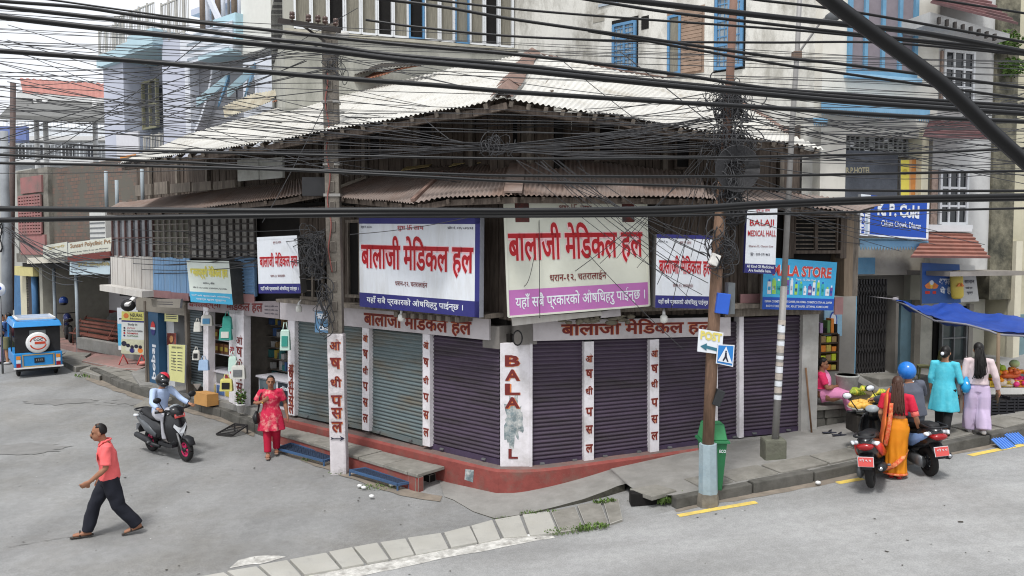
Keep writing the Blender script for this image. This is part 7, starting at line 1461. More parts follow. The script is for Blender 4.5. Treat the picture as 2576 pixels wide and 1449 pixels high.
b.tube([nk + V((cos(t_) * .043 * H, sin(t_) * .043 * H - .002 * H, .012 * H + .01 * H * (sin(t_) < 0))) for t_ in [pi * .85 + pi * 1.3 * i / 10 for i in range(11)]], (.012 * H, .006 * H) and .009 * H, PINKS, 6); b.link('collar', man.t, True)
b = B(); c = P['che'] + V((-.05 * H, .075 * H, -.01 * H)); b.box(c, (.055 * H, .006, .06 * H), PINKS); b.link('shirt_pocket', man.t, True)
man.hair(HAIR, lambda c: (c.y < .1 and -.5 < c.z < .5) or (c.z >= .5 and c.y < -.15) or (.5 < c.z and abs(c.x) > .35 and c.y < .35), 1.05)
b = B(); b.tube([man.L(-.016, .058, -.029), man.L(0, .063, -.027), man.L(.016, .058, -.029)], .0035 * MH, HAIR, 6); b.link('moustache', man.t, True)
# --- woman in the red and pink patterned kurta
PRINT = M('red_pink_print', (198, 40, 74), .85, .1, 8, dirt=(232, 178, 166), dscale=7, damt=1.0, dlow=.49); CRIM = M('crimson_trousers', (168, 20, 52), .85, .1, 8)
w = gp(684, 1148); wm = Fig('woman in a red and pink patterned tunic with a black shoulder bag', zs(w), radians(196), 1.6, SKIN, Rw=(.09, .085, .70), Re=(.19, -.0, .66), Rhd=(-.8, .2, .6), Rp=(0, -1, 0), Rcurl=.9, Lw=(-.19, .02, .5), Le=(-.165, -.02, .65), Lcurl=.5, Rk=(.05, .03, .285), Ra=(.045, .08, .05), La=(-.055, -.06, .07), bulk=1.12)
wm.top(PRINT, .38, long=V((0, 0, .33 * 1.6)), flare=1.15, name='kurta', after=folds(.02, 7, .33 * 1.6, .6 * 1.6, 2)); wm.trousers(CRIM, 1.1, .96); wm.shoes(M('tan_sandal', (150, 120, 104), .6), True)
b = B()
wm.hair(HAIR, lambda c: (c.z > .25 and (c.y < .55 or c.z > .75)) or (c.y < -.05 and c.z > -.6), 1.07, [([wm.L(0, -.06, -.01), wm.L(0, -.085, -.02), wm.L(0, -.1, -.03)], [.02 * 1.6, .032 * 1.6, .02 * 1.6], None)])
b = B(); H = 1.6; b.tube([wm.P['Rs'] + V((-.02 * H, 0, .045 * H)), wm.P['Rs'] + V((.02 * H, .07 * H, -.05 * H)), V((.16 * H, .03 * H, .55 * H)), V((.15 * H, -.04 * H, .56 * H)), wm.P['Rs'] + V((-.0, -.06 * H, -.04 * H)), wm.P['Rs'] + V((-.02 * H, 0, .045 * H))], .01, BLACK, 6); b.tube([V((.17 * H, .0, .56 * H)), V((.18 * H, .0, .5 * H)), V((.17 * H, 0, .43 * H))], [(.03, .08), (.07, .17), (.06, .15)], BLACK, 12, ref=(1, 0, 0))
t = thing('handbag', 'black shoulder bag hanging at the side of the woman in the patterned tunic', 'handbag', wm.t.location, None, wm.t.rotation_euler.z); b.link('bag', t, True)
b = B(); b.tube([wm.P['Rw'] + V((0, 0, -.02)), wm.P['Rw'] + V((0.02, 0, -.035))], .021 * 1.6, M('gold_bangle', (190, 150, 80), .3, metal=.7), 10); b.link('bangle', wm.t, True)
# --- rider on the black scooter
def seat_fig(label, st, yaw, H, skin, **kw): return Fig(label, st, yaw, H, skin, **kw)
H = 1.62
k = lambda x, y, z: (x / H, y / H, z / H)
R1 = dict(pel=k(0, -.28, .84), wai=k(0, -.27, .99), che=k(0, -.23, 1.18), nec=k(0, -.19, 1.34), hea=k(0, -.15, 1.49), Ls=k(-.175, -.2, 1.29), Rs=k(.175, -.2, 1.29), Le=k(-.3, -.02, 1.1), Re=k(.3, -.02, 1.1), Lw=k(-.33, .24, 1.02), Rw=k(.33, .24, 1.02), Lh=k(-.09, -.24, .82), Rh=k(.09, -.24, .82), Lk=k(-.15, .17, .80), Rk=k(.15, .17, .80), La=k(-.13, .16, .40), Ra=k(.13, .16, .40), Lfoot=(0, 1, 0), Rfoot=(0, 1, 0), Lp=(0, 0, -1), Rp=(0, 0, -1), Lcurl=.9, Rcurl=.9, Lhd=(0, 1, -.05), Rhd=(0, 1, -.05))
rd = Fig('rider in a pale blue top and red-black helmet on the black scooter', SC1[0], SC1[1], H, SKIN2, **R1)
rd.top(M('pale_blue_top', (172, 190, 220), .8, .05, 4, .15, 20), .97, name='top', loose=1.05, after=rumple(.01, 8)); rd.trousers(M('light_grey_trousers', (178, 178, 184), .85, .06, 5), 1.2, 1.0); rd.shoes(M('grey_shoe', (90, 86, 84), .7))
def helmet(fig, m1, m2=None, name='helmet', visor=BLACK):
    b = B(); c = fig.L(0, -.004, .01); H = fig.H; b.ball(c, (.078 * H, .09 * H, .085 * H), m1, 18, 12, fig.R)
    if m2: b.ball(c + fig.Z * .012 * H - fig.X * .012 * H, (.072 * H, .083 * H, .08 * H), m2, 16, 10, fig.R)
    b.ball(fig.L(0, .03, -.045), (.055 * H, .06 * H, .035 * H), m1, 14, 8, fig.R); o = b.link(name, fig.t, True)
    b = B(); b.ball(fig.L(0, .022, .008), (.068 * H, .075 * H, .034 * H), visor, 16, 8, fig.R); b.link('visor', o, True); return o
helmet(rd, M('helmet_black', (26, 26, 28), .2, .1, spec=.6), M('helmet_red', (200, 50, 66), .25, .1, spec=.6), visor=M('smoked_visor', (60, 62, 66), .1, .1, spec=.8))
b = B(); b.ball(rd.L(0, .034, -.052), (.05 * H, .05 * H, .024 * H), M('white_mask', (220, 222, 224), .6), 12, 6, rd.R); b.link('face_mask', rd.t, True)
# --- rider with the blue helmet on the third scooter
rb = Fig('rider in a grey jacket and bright blue helmet beside the sari woman', zs(SC3), YW3, 1.68, SKIN, **{k_: v for k_, v in R1.items()})
rb.t.rotation_euler.y = -.1; rb.top(M('slate_jacket', (84, 88, 100), .8, .1, 4, .2, 18), .97, name='jacket', loose=1.15, after=rumple(.012, 8)); rb.trousers(M('dark_grey_jeans', (74, 78, 86), .85, .1), 1.15, 1.0); rb.shoes(BLACK); helmet(rb, M('helmet_bright_blue', (34, 118, 206), .25, .06, spec=.6), visor=M('clear_visor', (150, 160, 170), .08, .05, spec=.8))
# --- woman in the orange sari
SARI = M('orange_sari', (224, 140, 24), .7, .1, 6, dirt=(206, 116, 22), dscale=6, damt=.6); SBL = M('red_blouse', (200, 34, 62), .8, .1, 8, dirt=(166, 20, 48), dscale=20, damt=.5); SBORD = M('sari_border', (206, 84, 50), .7, .25, 14, dirt=(226, 176, 120), dscale=22, damt=.9)
w = gp(2252, 1203); H = 1.58
sw = Fig('woman in an orange sari and red blouse with long brown hair between two scooters', zs(w), radians(-24), H, SKIN2, Rw=(.205, .08, .47), Re=(.165, -.03, .62), Rp=(-.6, 0, -.6), Lw=(-.12, .12, .52), Le=(-.145, -.01, .63), Ra=(.035, .0, .045), La=(-.035, .02, .045), bulk=1.05)
lat = V((1, 0, 0)); sw.shell('sari_skirt', [([V((0, 0, .05 * H)), V((.0, 0, .2 * H)), V((0, .0, .36 * H)), V((0, -.005 * H, .5 * H)), V((0, 0, .6 * H))], [(.1 * H, .08 * H), (.095 * H, .078 * H), (.108 * H, .086 * H), (.118 * H, .092 * H), (.092 * H, .07 * H)], lat)], SARI, after=lambda me: (folds(.014, 8, .04 * H, .5 * H, 4)(me), rumple(.012, 7, 9)(me)))
sw.top(SBL, .36, name='blouse', hem=sw.P['wai'] + V((0, 0, .02 * H)))
b = B(); b.tube(smooth_line([V((.09 * H, .05 * H, .28 * H)), V((.05 * H, -.07 * H, .22 * H)), V((-.02 * H, -.1 * H, .15 * H)), V((-.09 * H, -.06 * H, .1 * H))], 5), (.012 * H), SBORD, 8, flat=2.2, ref=(0, 0, 1)); b.tube([V((cos(t_) * .103 * H, sin(t_) * .084 * H, .055 * H)) for t_ in [2 * pi * i / 20 for i in range(21)]], .012 * H, SBORD, 6); b.link('sari_border', sw.t, True)
b = B(); pts = smooth_line([sw.P['Ls'] + V((.02 * H, .04 * H, .03 * H)), sw.P['Ls'] + V((.01 * H, -.07 * H, .0)), V((-.11 * H, -.1 * H, .62 * H)), V((-.13 * H, -.1 * H, .45 * H)), V((-.15 * H, -.08 * H, .335 * H))], 6); k2 = len(pts)
b.tube(pts, [(.012 * H, .045 * H + .012 * H * sin(i) + .035 * H * i / k2) for i in range(k2)], M('orange_pallu', (226, 120, 60), .7, .15, 6, dirt=(214, 60, 56), dscale=5, damt=.9), 12, ref=(0, 1, .2)); b.link('sari_pallu', sw.t, True)
b = B(); b.tube([p + V((.05 * H, -.012 * H, 0)) for p in pts[8:]], [(.006 * H, .02 * H)] * len(pts[8:]), SBORD, 8, ref=(0, 1, .2)); b.link('pallu_border', sw.t, True)
sw.hair(HAIRB, full_hair, 1.1)
strands(sw, HAIRB, [sw.L(0, -.035, .03), sw.L(0, -.06, -.03), V((0, -.07 * H, .8 * H)), V((0, -.088 * H, .7 * H)), V((.012 * H, -.092 * H, .63 * H))], 70, (.03, .046, .055, .06, .058), .0065)
sw.shoes(M('red_slipper', (170, 30, 40), .7), True)
b = B(); b.tube([sw.P['Rs'].lerp(sw.P['Re'], .68), sw.P['Rs'].lerp(sw.P['Re'], .95)], .035 * H, M('blouse_cuff', (222, 110, 100), .8, .2, 20), 10); b.link('sleeve_border', sw.t, True)
# --- woman in turquoise
TUR = M('turquoise_kurta', (76, 184, 204), .85, .08, 6, dirt=(110, 206, 220), dscale=9, damt=.6); w = pv(2372, 1098); H = 1.55
tw = Fig('woman in a turquoise tunic with her hair in a bun, walking away on the pavement', w, radians(-40), H, SKIN2, Rw=(.15, .16, .56), Re=(.16, -.01, .62), Ra=(.05, -.11, .1), Rk=(.05, .0, .3), Rt=(.05, -.03, .03), La=(-.055, .06, .045), Lk=(-.055, .06, .29), bulk=1.12)
tw.top(TUR, .7, long=V((0, 0, .29 * H)), flare=1.1, name='kurta', after=folds(.014, 6, .3 * H, .6 * H, 6)); tw.trousers(M('black_trousers', (28, 28, 30), .85, .1), 1.0, .98); tw.shoes(M('black_shoe', (34, 32, 34), .6)); tw.hair(HAIR, full_hair, 1.08, [([tw.L(0, -.05, .0), tw.L(0, -.085, -.012), tw.L(0, -.11, -.02)], [.03 * H, .042 * H, .02 * H], None)]); b = B(); b.ball(tw.L(-.01, -.115, .0), (.018 * H, .008 * H, .02 * H), SIGNW, 8, 6); b.link('hair_clip', tw.t, True)
t = thing('cloth_bag', 'bright blue cloth bag with white flowers carried by the woman in turquoise', 'bag', tw.t.location, None, tw.t.rotation_euler.z); b = B(); c = V((.2 * H, .05 * H, .56 * H)); BBG = M('blue_flower_bag', (40, 150, 206), .7, .1, 4); b.tube([c + V((0, 0, .12 * H)), c + V((0, 0, .07 * H)), c, c - V((0, 0, .05 * H))], [(.01, .02), (.05, .09), (.075, .13), (.04, .09)], BBG, 12, ref=(1, 0, 0)); b.link('bag', t, True); b = B(); [b.ball(c + V((.01 * i, -.06 - .01 * i, -.02 + .05 * i)), (.028, .012, .028), SIGNW, 8, 5) for i in range(-1, 3)]; b.link('flower', t, True)
t = thing('carrier_bag', 'crumpled blue plastic bag held out in front by the woman in turquoise', 'bag', tw.t.location, None, tw.t.rotation_euler.z); b = B(); b.ball(V((.17 * H, .3 * H, .58 * H)), (.09, .1, .1), M('blue_plastic', (44, 110, 196), .4, .1), 10, 7); o = hull_obj(b, 'bag', t, .02, 2, after=rumple(.04, 14)) 
# --- girl in the white top and lilac trousers
w = pv(2456, 1094); H = 1.56
gr = Fig('girl with long black hair in a pale top and wide lilac trousers', w, radians(-18), H, SKIN2, Rw=(.2, .02, .5), Re=(.16, -.03, .64), Lw=(-.16, .05, .5), La=(-.05, .08, .045), Lk=(-.05, .05, .29), Ra=(.055, -.05, .06), bulk=.98)
gr.top(M('pale_blush_top', (206, 188, 190), .85, .05, 5, .15, 20), .97, name='top', loose=1.12, hem=gr.P['pel'] + V((0, 0, .03 * H)), after=rumple(.01, 9)); gr.trousers(M('lilac_trousers', (196, 178, 206), .85, .05, 5, .1, 20), 1.75, .98, after=folds(.012, 9, .05 * H, .5 * H, 1)); gr.shoes(M('white_shoe', (196, 192, 190), .6))
gr.hair(HAIR, full_hair, 1.09)
strands(gr, HAIR, [gr.L(0, -.035, .03), gr.L(0, -.06, -.03), V((0, -.075 * H, .8 * H)), V((0, -.09 * H, .7 * H)), V((-.02 * H, -.088 * H, .62 * H))], 70, (.03, .044, .048, .05, .042), .0065, 2)
t = thing('shoulder_bag', 'grey bag hanging at the left hip of the girl in lilac trousers', 'bag', gr.t.location, None, gr.t.rotation_euler.z); b = B(); b.tube([V((-.17 * H, .02 * H, .62 * H)), V((-.19 * H, .02 * H, .55 * H)), V((-.19 * H, .02 * H, .44 * H))], [(.02, .06), (.05, .13), (.05, .14)], M('grey_bag', (130, 126, 126), .8), 12, ref=(1, 0, 0)); b.tube([V((-.17 * H, .02 * H, .6 * H)), gr.P['Ls'] + V((-.01, 0, .045 * H)), V((-.17 * H, -.03 * H, .6 * H))], .01, MATS['grey_bag'], 6); b.link('bag', t, True)
# --- seated fruit seller in pink
PSARI = M('pink_sari', (220, 140, 180), .8, .06, 5, .15, 20); HPK = M('hot_pink_blouse', (214, 48, 96), .8, .08); H = 1.6
sp_ = RF.pt(RF.sz(2062, 1020)[0] + .16, 1.09, -.12); k = lambda x, y, z: (x / H, y / H, z / H)
se = Fig('woman in a pink sari and hot pink blouse sitting beside the banana heap', sp_, radians(-105), H, SKIN, pel=k(0, 0, .12), wai=k(0, -.06, .26), che=k(0, -.06, .43), nec=k(0, -.03, .57), hea=k(0, .0, .72), Ls=k(-.17, -.05, .52), Rs=k(.17, -.05, .52), Le=k(-.24, .06, .28), Re=k(.24, .06, .28), Lw=k(-.06, .2, .28), Rw=k(.06, .22, .30), Lh=k(-.09, .04, .1), Rh=k(.09, .04, .1), Lk=k(-.12, .44, .14), Rk=k(.12, .44, .16), La=k(-.1, .52, -.28), Ra=k(.1, .56, -.26), Lp=(0, 0, -1), Rp=(0, 0, -1), bulk=1.36, face=(.3, 1, -.1))
se.top(HPK, .36, name='blouse', hem=se.P['wai']); se.shell('sari', [([se.P['pel'] - V((0, .06, 0)), se.P['pel'] + V((0, .1, .04)), (se.P['Lk'] + se.P['Rk']) / 2, (se.P['La'] + se.P['Ra']) / 2 + V((0, 0, .08))], [(.2, .16), (.22, .17), (.22, .13), (.2, .1)], (1, 0, 0)), ([se.P['wai'] - V((0, 0, .06)), se.P['wai'] + V((0, .02, .06))], [(.18, .14), (.16, .12)], (1, 0, 0))], PSARI, after=rumple(.02, 7))
b = B(); b.tube(smooth_line([se.P['Ls'] + V((.03, .06, .05)), se.P['che'] + V((-.02, .15, .02)), se.P['wai'] + V((.1, .13, .0))], 4), (.02, .07) and .05, PSARI, 10, flat=1.4); b.link('sari_pallu', se.t, True); se.hair(HAIR, full_hair, 1.08, [([se.L(0, -.05, -.02), se.L(0, -.09, -.03)], [.03, .04], None)])
# --- two people beside the rickshaw at the left edge
w = gp(26, 916); H = 1.68
p1 = Fig('man in a blue t-shirt and khaki shorts with a backpack beside the rickshaw', zs(w), radians(70), H, SKIN2, Lw=(-.1, .14, .58), Le=(-.14, .0, .63), Rw=(.1, .15, .58), Re=(.14, .0, .63)); p1.top(M('blue_tee', (66, 96, 146), .85, .08), .4, name='t_shirt'); p1.trousers(M('khaki_shorts', (112, 110, 80), .85, .1), 1, .48, name='shorts'); p1.shoes(M('white_trainer', (190, 190, 190), .6)); p1.hair(HAIR, short_hair, 1.07)
t = thing('backpack', 'maroon backpack worn by the man in khaki shorts at the left edge', 'backpack', p1.t.location, None, p1.t.rotation_euler.z); b = B(); b.tube([V((0, -.14 * H, .56 * H)), V((0, -.15 * H, .68 * H)), V((0, -.12 * H, .79 * H))], [(.13, .1), (.15, .11), (.1, .07)], M('maroon_bag', (84, 44, 46), .8), 12, ref=(1, 0, 0)); b.link('bag', t, True); b = B(); [b.tube([V((e * .07 * H, -.08 * H, .79 * H)), V((e * .075 * H, .0, .835 * H)), V((e * .075 * H, .085 * H, .74 * H)), V((e * .08 * H, .0, .6 * H))], .014, MATS['maroon_bag'], 6) for e in (-1, 1)]; b.link('strap', t, True)
w = gp(4, 915)
p2 = Fig('person with long black hair in black top and pale scarf at the left edge', zs(w), radians(-60), 1.62, SKIN2, Rw=(.08, .16, .6), Lw=(-.08, .16, .6)); p2.top(M('black_top', (40, 38, 40), .85), .6, name='top', long=V((0, 0, .36 * 1.62))); p2.trousers(M('pale_violet_trousers', (176, 160, 186), .85), 1.3, .98); p2.shoes(BLACK); p2.hair(HAIR, full_hair, 1.1, [(smooth_line([p2.L(0, -.04, 0), V((0, -.08 * 1.62, .8 * 1.62)), V((0, -.09 * 1.62, .66 * 1.62))], 3), .055, None)])
b = B(); b.tube([p2.P['Rs'] + V((0, .05, .06)), p2.P['che'] + V((0, .15, 0)), p2.P['pel'] + V((-.05, .17, -.1))], .05, M('pale_scarf', (206, 196, 190), .85), 8, flat=1.6); b.link('scarf', p2.t, True)
# ================================================================ stall, bins and small things
BIN = M('bin_green', (40, 108, 68), .5, .08, 4, dirt=(40, 96, 60), damt=.4); gB = gp(1800, 1232, .18)
gB = pv(1790, 1228)
t = thing('rubbish_bin', 'green plastic rubbish bin with a hooded lid behind the wooden pole', 'bin', gB); b = B()
def frust(b, c, w0, d0, w1, d1, z0, z1, m): b.hexa([V((c.x + x * w / 2, c.y + y * d / 2, c.z + z)) for z, w, d in ((z0, w0, d0), (z1, w1, d1)) for x, y in ((-1, -1), (1, -1), (1, 1), (-1, 1))], m)
frust(b, gB, .26, .26, .37, .37, .0, .74, BIN); b.link('body', t, bevel=.02); b = B(); frust(b, gB, .45, .44, .43, .42, .74, .78, BIN); frust(b, gB, .38, .36, .29, .28, .78, 1.02, M('bin_lid_green', (62, 138, 88), .5, .06)); b.link('lid', t, bevel=.012)
b = B(); b.text('ECO', lambda a, bb: gB + V((.06 + a * .1, -.2, .6 + bb * .05)), SIGNW, .02); b.link('lettering', t)
# blue grating steps
GRB = M('grating_blue', (62, 94, 132), .6, .15, 6, dirt=(60, 60, 62), damt=.4); GRM = M('grating_mesh', (52, 66, 88), .6, .2)
def grating(label, q, h=.2):
    P_ = [gp(x, y, h) for x, y in q]; t = thing('grating_step', label, 'step', (P_[0] + P_[2]) / 2 - V((0, 0, h)), 'blue grating steps'); b = B()
    for p0, p1 in zip(P_, P_[1:] + P_[:1]): b.bar(p0, p1, .035, .04, GRB)
    b.link('frame', t); b = B(); N_ = 26
    for i in range(1, N_): b.bar(P_[0].lerp(P_[1], i / N_), P_[3].lerp(P_[2], i / N_), .012, .02, GRM)
    for i in range(1, 7): b.bar(P_[0].lerp(P_[3], i / 7) + V((0, 0, .003)), P_[1].lerp(P_[2], i / 7) + V((0, 0, .003)), .01, .02, GRM)
    b.link('mesh', t)
    for p in P_: b = B(); b.box(p - V((0, 0, h / 2 + .04)), (.03, .03, h + .04), GRB); b.link('leg', t)
grating('blue grating step in front of the right end of the red drain step', [(880, 1184), (1000, 1219), (1030, 1214), (922, 1178)], .11); grating('blue grating step left of the concrete pole beside the woman in the tunic', [(694, 1128), (815, 1160), (846, 1149), (732, 1116)], .11)
P_ = [gp(x, y, h) for x, y, h in ((544, 1092, .04), (584, 1096, .04), (622, 1070, .2), (590, 1066, .2))]; t = thing('metal_ramp', 'small black metal grating ramp leaning on the left kerb', 'ramp', P_[0]); b = B(); BIR = M('black_iron', (44, 42, 42), .6, .2)
for p0, p1 in zip(P_, P_[1:] + P_[:1]): b.bar(p0, p1, .03, .03, BIR)
for i in range(1, 8): b.bar(P_[0].lerp(P_[3], i / 8), P_[1].lerp(P_[2], i / 8), .02, .02, BIR)
b.link('grating', t); b = B(); [b.box(p - V((0, 0, .08)), (.03, .03, .18), BIR) for p in (P_[2], P_[3])]; b.link('leg', t)
t = thing('stone_plank', 'flat grey stone plank sloping from the left kerb to the road as a ramp', 'ramp', gp(385, 1015)); b = B(); q = [gp(335, 1022, .03), gp(372, 1026, .03), gp(432, 1000, .3), gp(395, 990, .3)]; b.slab(q, (0, 0, 1), .06, STONE); b.link('plank', t)
# cardboard box and plant pot by the pharmacy
c = LF.p(510, 1000, .35); t = thing('cardboard_box', 'brown cardboard box on the step in front of the pharmacy display', 'box', V((c.x, c.y, .36))); b = B(); CARD = M('cardboard', (190, 142, 84), .85, .08, 4); b.fbox(LF, LF.sz(532, 1000, .3)[0], LF.sz(500, 1000, .3)[0], .28, .56, .12, .42, CARD); b.link('box', t); b = B(); b.slab([LF.pt(a, .57, o) for a, o in ((LF.sz(532, 1000, .3)[0], .42), (LF.sz(500, 1000, .3)[0], .42), (LF.sz(500, 1000, .3)[0], .3), (LF.sz(532, 1000, .3)[0], .3))], (0, 0, 1), .01, CARD); b.slab([LF.pt(LF.sz(520, 1000)[0], .57 + z, .25 + o) for z, o in ((0, .0), (.16, .1), (.14, -.1))], LF.n, .02, M('clear_wrap', (196, 192, 186), .3)); b.link('flap', t)
c = LF.p(606, 1025, .3); c.z = .3; t = thing('flower_pot', 'small white flower pot with a leafy plant by the pharmacy post', 'flower pot', c); b = B(); b.lathe(c, [(.07, 0), (.1, .17), (.11, .17), (.11, .2), (.09, .2), (.085, .16)], WHITE, 14); b.link('pot', t); leaves(c + V((0, 0, .36)), (.14, .14, .17), 90, .05, GRN).link('foliage', t)
# hanging bags
def bag(label, px, py, pl, out, w, h, m, m2=None, txt=None):
    c = pl.p(px, py, out); t = thing('hanging_bag', label, 'bag', c - V((0, 0, h / 2)), 'bags hanging at the pharmacy'); w *= .82; h *= .85; b = B(); b.hexa([c + V((x * w * f, y * .07 * f2, z * h)) for z, f, f2 in ((-.5, .5, 1), (.42, .44, .55)) for x, y in ((-1, -1), (1, -1), (1, 1), (-1, 1))], m); b.hexa([c + V((x * w * f, y * .07 * f2, z * h)) for z, f, f2 in ((.421, .44, .55), (.5, .36, .2)) for x, y in ((-1, -1), (1, -1), (1, 1), (-1, 1))], m); b.link('bag', t, bevel=.015)
    if m2: b = B(); b.box(c + V((0, -.064, -.05 * h)), (w * .6, .02, h * .5), m2, Matrix.Rotation(-.1, 3, 'X')); b.link('print', t)
    b = B(); b.tube([c + V((-w * .25, 0, h * .45)), c + V((-w * .1, 0, h * .85)), c + V((w * .1, 0, h * .85)), c + V((w * .25, 0, h * .45))], .01, m, 6); b.link('handle', t)
TEAL = M('teal_bag', (56, 150, 136), .6, .08); CRB = M('cream_bag', (210, 208, 200), .6, .06); BGB = M('pale_blue_bag', (160, 186, 216), .6, .06); MINT = M('mint_bag', (196, 222, 210), .6, .05)
bag('white bag hanging on the grey rolled shutter of the pharmacy, upper one', 497, 822, LF, .2, .2, .28, CRB); bag('white bag hanging on the grey rolled shutter, lower one', 494, 893, LF, .2, .2, .28, CRB, BLACK); bag('pale blue and white printed bag at the top of the display', 521, 806, LF, .25, .34, .3, CRB, M('print_blue', (90, 150, 190), .6)); bag('teal bag at the top right of the pharmacy display', 572, 812, LF, .25, .26, .36, TEAL); bag('teal and white printed bag below the upper teal bag', 568, 840, LF, .3, .36, .34, TEAL, CRB)
bag('pale blue round bag hanging low by the display counter', 513, 918, LF, .3, .3, .3, BGB); bag('cream hooded bag hanging on the lettered pharmacy post', 600, 936, LF, .35, .4, .36, CRB, STEEL); bag('yellow and black bag hanging lowest at the pharmacy display', 570, 968, LF, .4, .36, .34, M('lemon_bag', (214, 206, 120), .6), BLACK); bag('white and green bag hanging beside the green shutter', 718, 855, LF, .3, .26, .52, MINT, TEAL)
bag('pale carrier bag hanging between the pharmacy posts', 586, 915, LF, .28, .24, .4, MINT)
# A-frame study board and banner by the clinic
gA = gp(332, 915, .3); ap = Pl((gA.x, gA.y), (1, .12)); sign('study_board', 'upright advertising board with an olive heading and Study in list on red legs', ap, 0, ((306, 783), (362, 785), (362, 893), (305, 889)), M('study_white', (204, 208, 206), .6, .03),
  [('rect', 0, .79, 1, 1, M('olive_head', (196, 192, 110), .6)), ('rect', 0, .755, 1, .79, NAVY), ('disc', .2, .9, .06, M('logo_rust', (196, 110, 60), .6)), ('text', 'NEURAL', .38, .88, .95, .96, INK), ('text', 'Education', .38, .82, .92, .86, INK), ('text', 'Study in', .28, .66, .7, .73, INK), ('text', 'JAPAN', .25, .59, .58, .63, RMRED), ('text', 'SOUTH KOREA', .25, .53, .95, .57, INK), ('text', 'DENMARK', .25, .47, .75, .51, RMRED), ('text', 'AUSTRALIA', .25, .41, .75, .45, M('leaf_letter', (70, 110, 70)))] + [('disc', .13, y, .022, c_) for y, c_ in ((.61, INK), (.55, INK), (.49, RMRED), (.43, NAVY))] + [('rect', 0, 0, 1, .35, M('study_photo', (196, 196, 170), .6, .15, 6))] + [('disc', x, y, r, INK, 2) for x, y, r in ((.3, .2, .045), (.48, .17, .04), (.66, .19, .045), (.84, .18, .04), (.12, .24, .06))] + [('disc', x, y - .08, .06, m_, 1) for x, y, m_ in ((.3, .2, SIGNC), (.48, .17, NAVY), (.66, .19, SIGNC), (.84, .18, OR_))], .03, cat='board')
t = thing('board_stand', 'pair of red steel legs under the study advertising board', 'stand', gA); b = B(); RS = M('red_stand', (190, 72, 70), .6)
for x in (310, 356): p = at(x, 892, gA.y); [b.tube([p, V((p.x + e * .08, p.y + e * .12, gA.z - .02))], .02, RS, 6) for e in (-1, 1)]
b.link('leg', t); b = B(); p = at(362, 914, gA.y); b.tube([V((p.x, p.y, gA.z)), V((p.x, p.y, gA.z + .07))], [.15, .13], M('pink_foot', (206, 130, 120), .7), 14); b.link('foot', t)
a2 = Pl((gA.x, gA.y + .5), (1, .12)); sign('standing_banner', 'white and blue banner standing just behind the study advertising board', a2, 0, ((294, 774), (347, 773), (347, 880), (298, 880)), SIGNW, [('rect', 0, .1, 1, .62, M('banner_sky', (90, 176, 214), .6)), ('rect', .3, .86, .9, .9, INK), ('rect', .08, .72, .3, .75, INK)], .03, cat='banner')
# floodlight under the left canopy
t = thing('floodlight', 'white arm and black lamp hanging under the whitewashed canopy', 'lamp', LF.p(310, 760, .6)); b = B(); p0, p1 = LF.p(346, 742, .5), LF.p(318, 768, .9); b.bar(p0, p1, .12, .06, WHITE); b.link('arm', t); b = B(); b.ball(LF.p(322, 768, .8), (.2, .1, .16), BLACK, 10, 6); b.link('lamp_head', t)
# air conditioner
t = thing('air_conditioner', 'white air conditioner box with a barred cage on the brick wall', 'air conditioner', PF.p(285, 590, .2)); b = B(); c = PF.p(284, 576, .3); b.fbox(PF, PF.sz(302, 590)[0], PF.sz(262, 590)[0], c.z - .5, c.z + .55, -.1, .45, M('ac_white', (196, 196, 192), .6, .06)); b.link('case', t); b = B(); [b.fbox(PF, PF.sz(302, 590)[0] + .05, PF.sz(262, 590)[0], c.z - .45 + i * .16, c.z - .42 + i * .16, .45, .47, GRYP) for i in range(6)]; b.link('cage', t)
# --- goods rack by the pier
r0, r1 = RF.sz(2060, 940, -.9)[0], RF.sz(2110, 940, -.9)[0]; zb, zt = RF.sz(2080, 935, -.9)[1], RF.sz(2080, 842, -.9)[1]
t = thing('snack_rack', 'dark wooden rack of yellow packets behind the seated fruit seller', 'rack', RF.pt((r0 + r1) / 2, zb, -.9)); b = B(); WRK = M('rack_wood', (70, 56, 44), .8, .2)
b.fbox(RF, r0, r1, zb, zt, -1.2, -1.17, WRK); [b.fbox(RF, x, x + .04, zb, zt, -1.2, -.9, WRK) for x in (r0, r1 - .04)]; nS = 4; [b.fbox(RF, r0 + .04, r1 - .04, zb + (zt - zb) * i / nS, zb + (zt - zb) * i / nS + .03, -1.17, -.9, WRK) for i in range(nS + 1)]; b.link('frame', t)
for i in range(nS):
    for j in range(3):
        z = zb + (zt - zb) * i / nS + .031; x = r0 + .06 + j * (r1 - r0 - .1) / 3; b = B(); b.fbox(RF, x, x + (r1 - r0 - .1) / 3 - .02, z, z + (zt - zb) / nS * U(.5, .8), -1.1, -.92, (PK[7], M('pack_lime3', (190, 200, 50), .5), M('pack_orange', (216, 130, 50), .5), PK[2])[(i + j * 2) % 4]); b.link('packet', t)
b = B(); 
for i in range(5): x = r0 + .05 + i * .09; b.fbox(RF, x, x + .07, zt + .002, zt + U(.12, .4), -1.1, -.95, (M('pack_lilac', (170, 140, 180), .6), DARK, PK[6], M('pack_orange', (216, 130, 50), .5), DARK)[i])
b.link('packet', t)
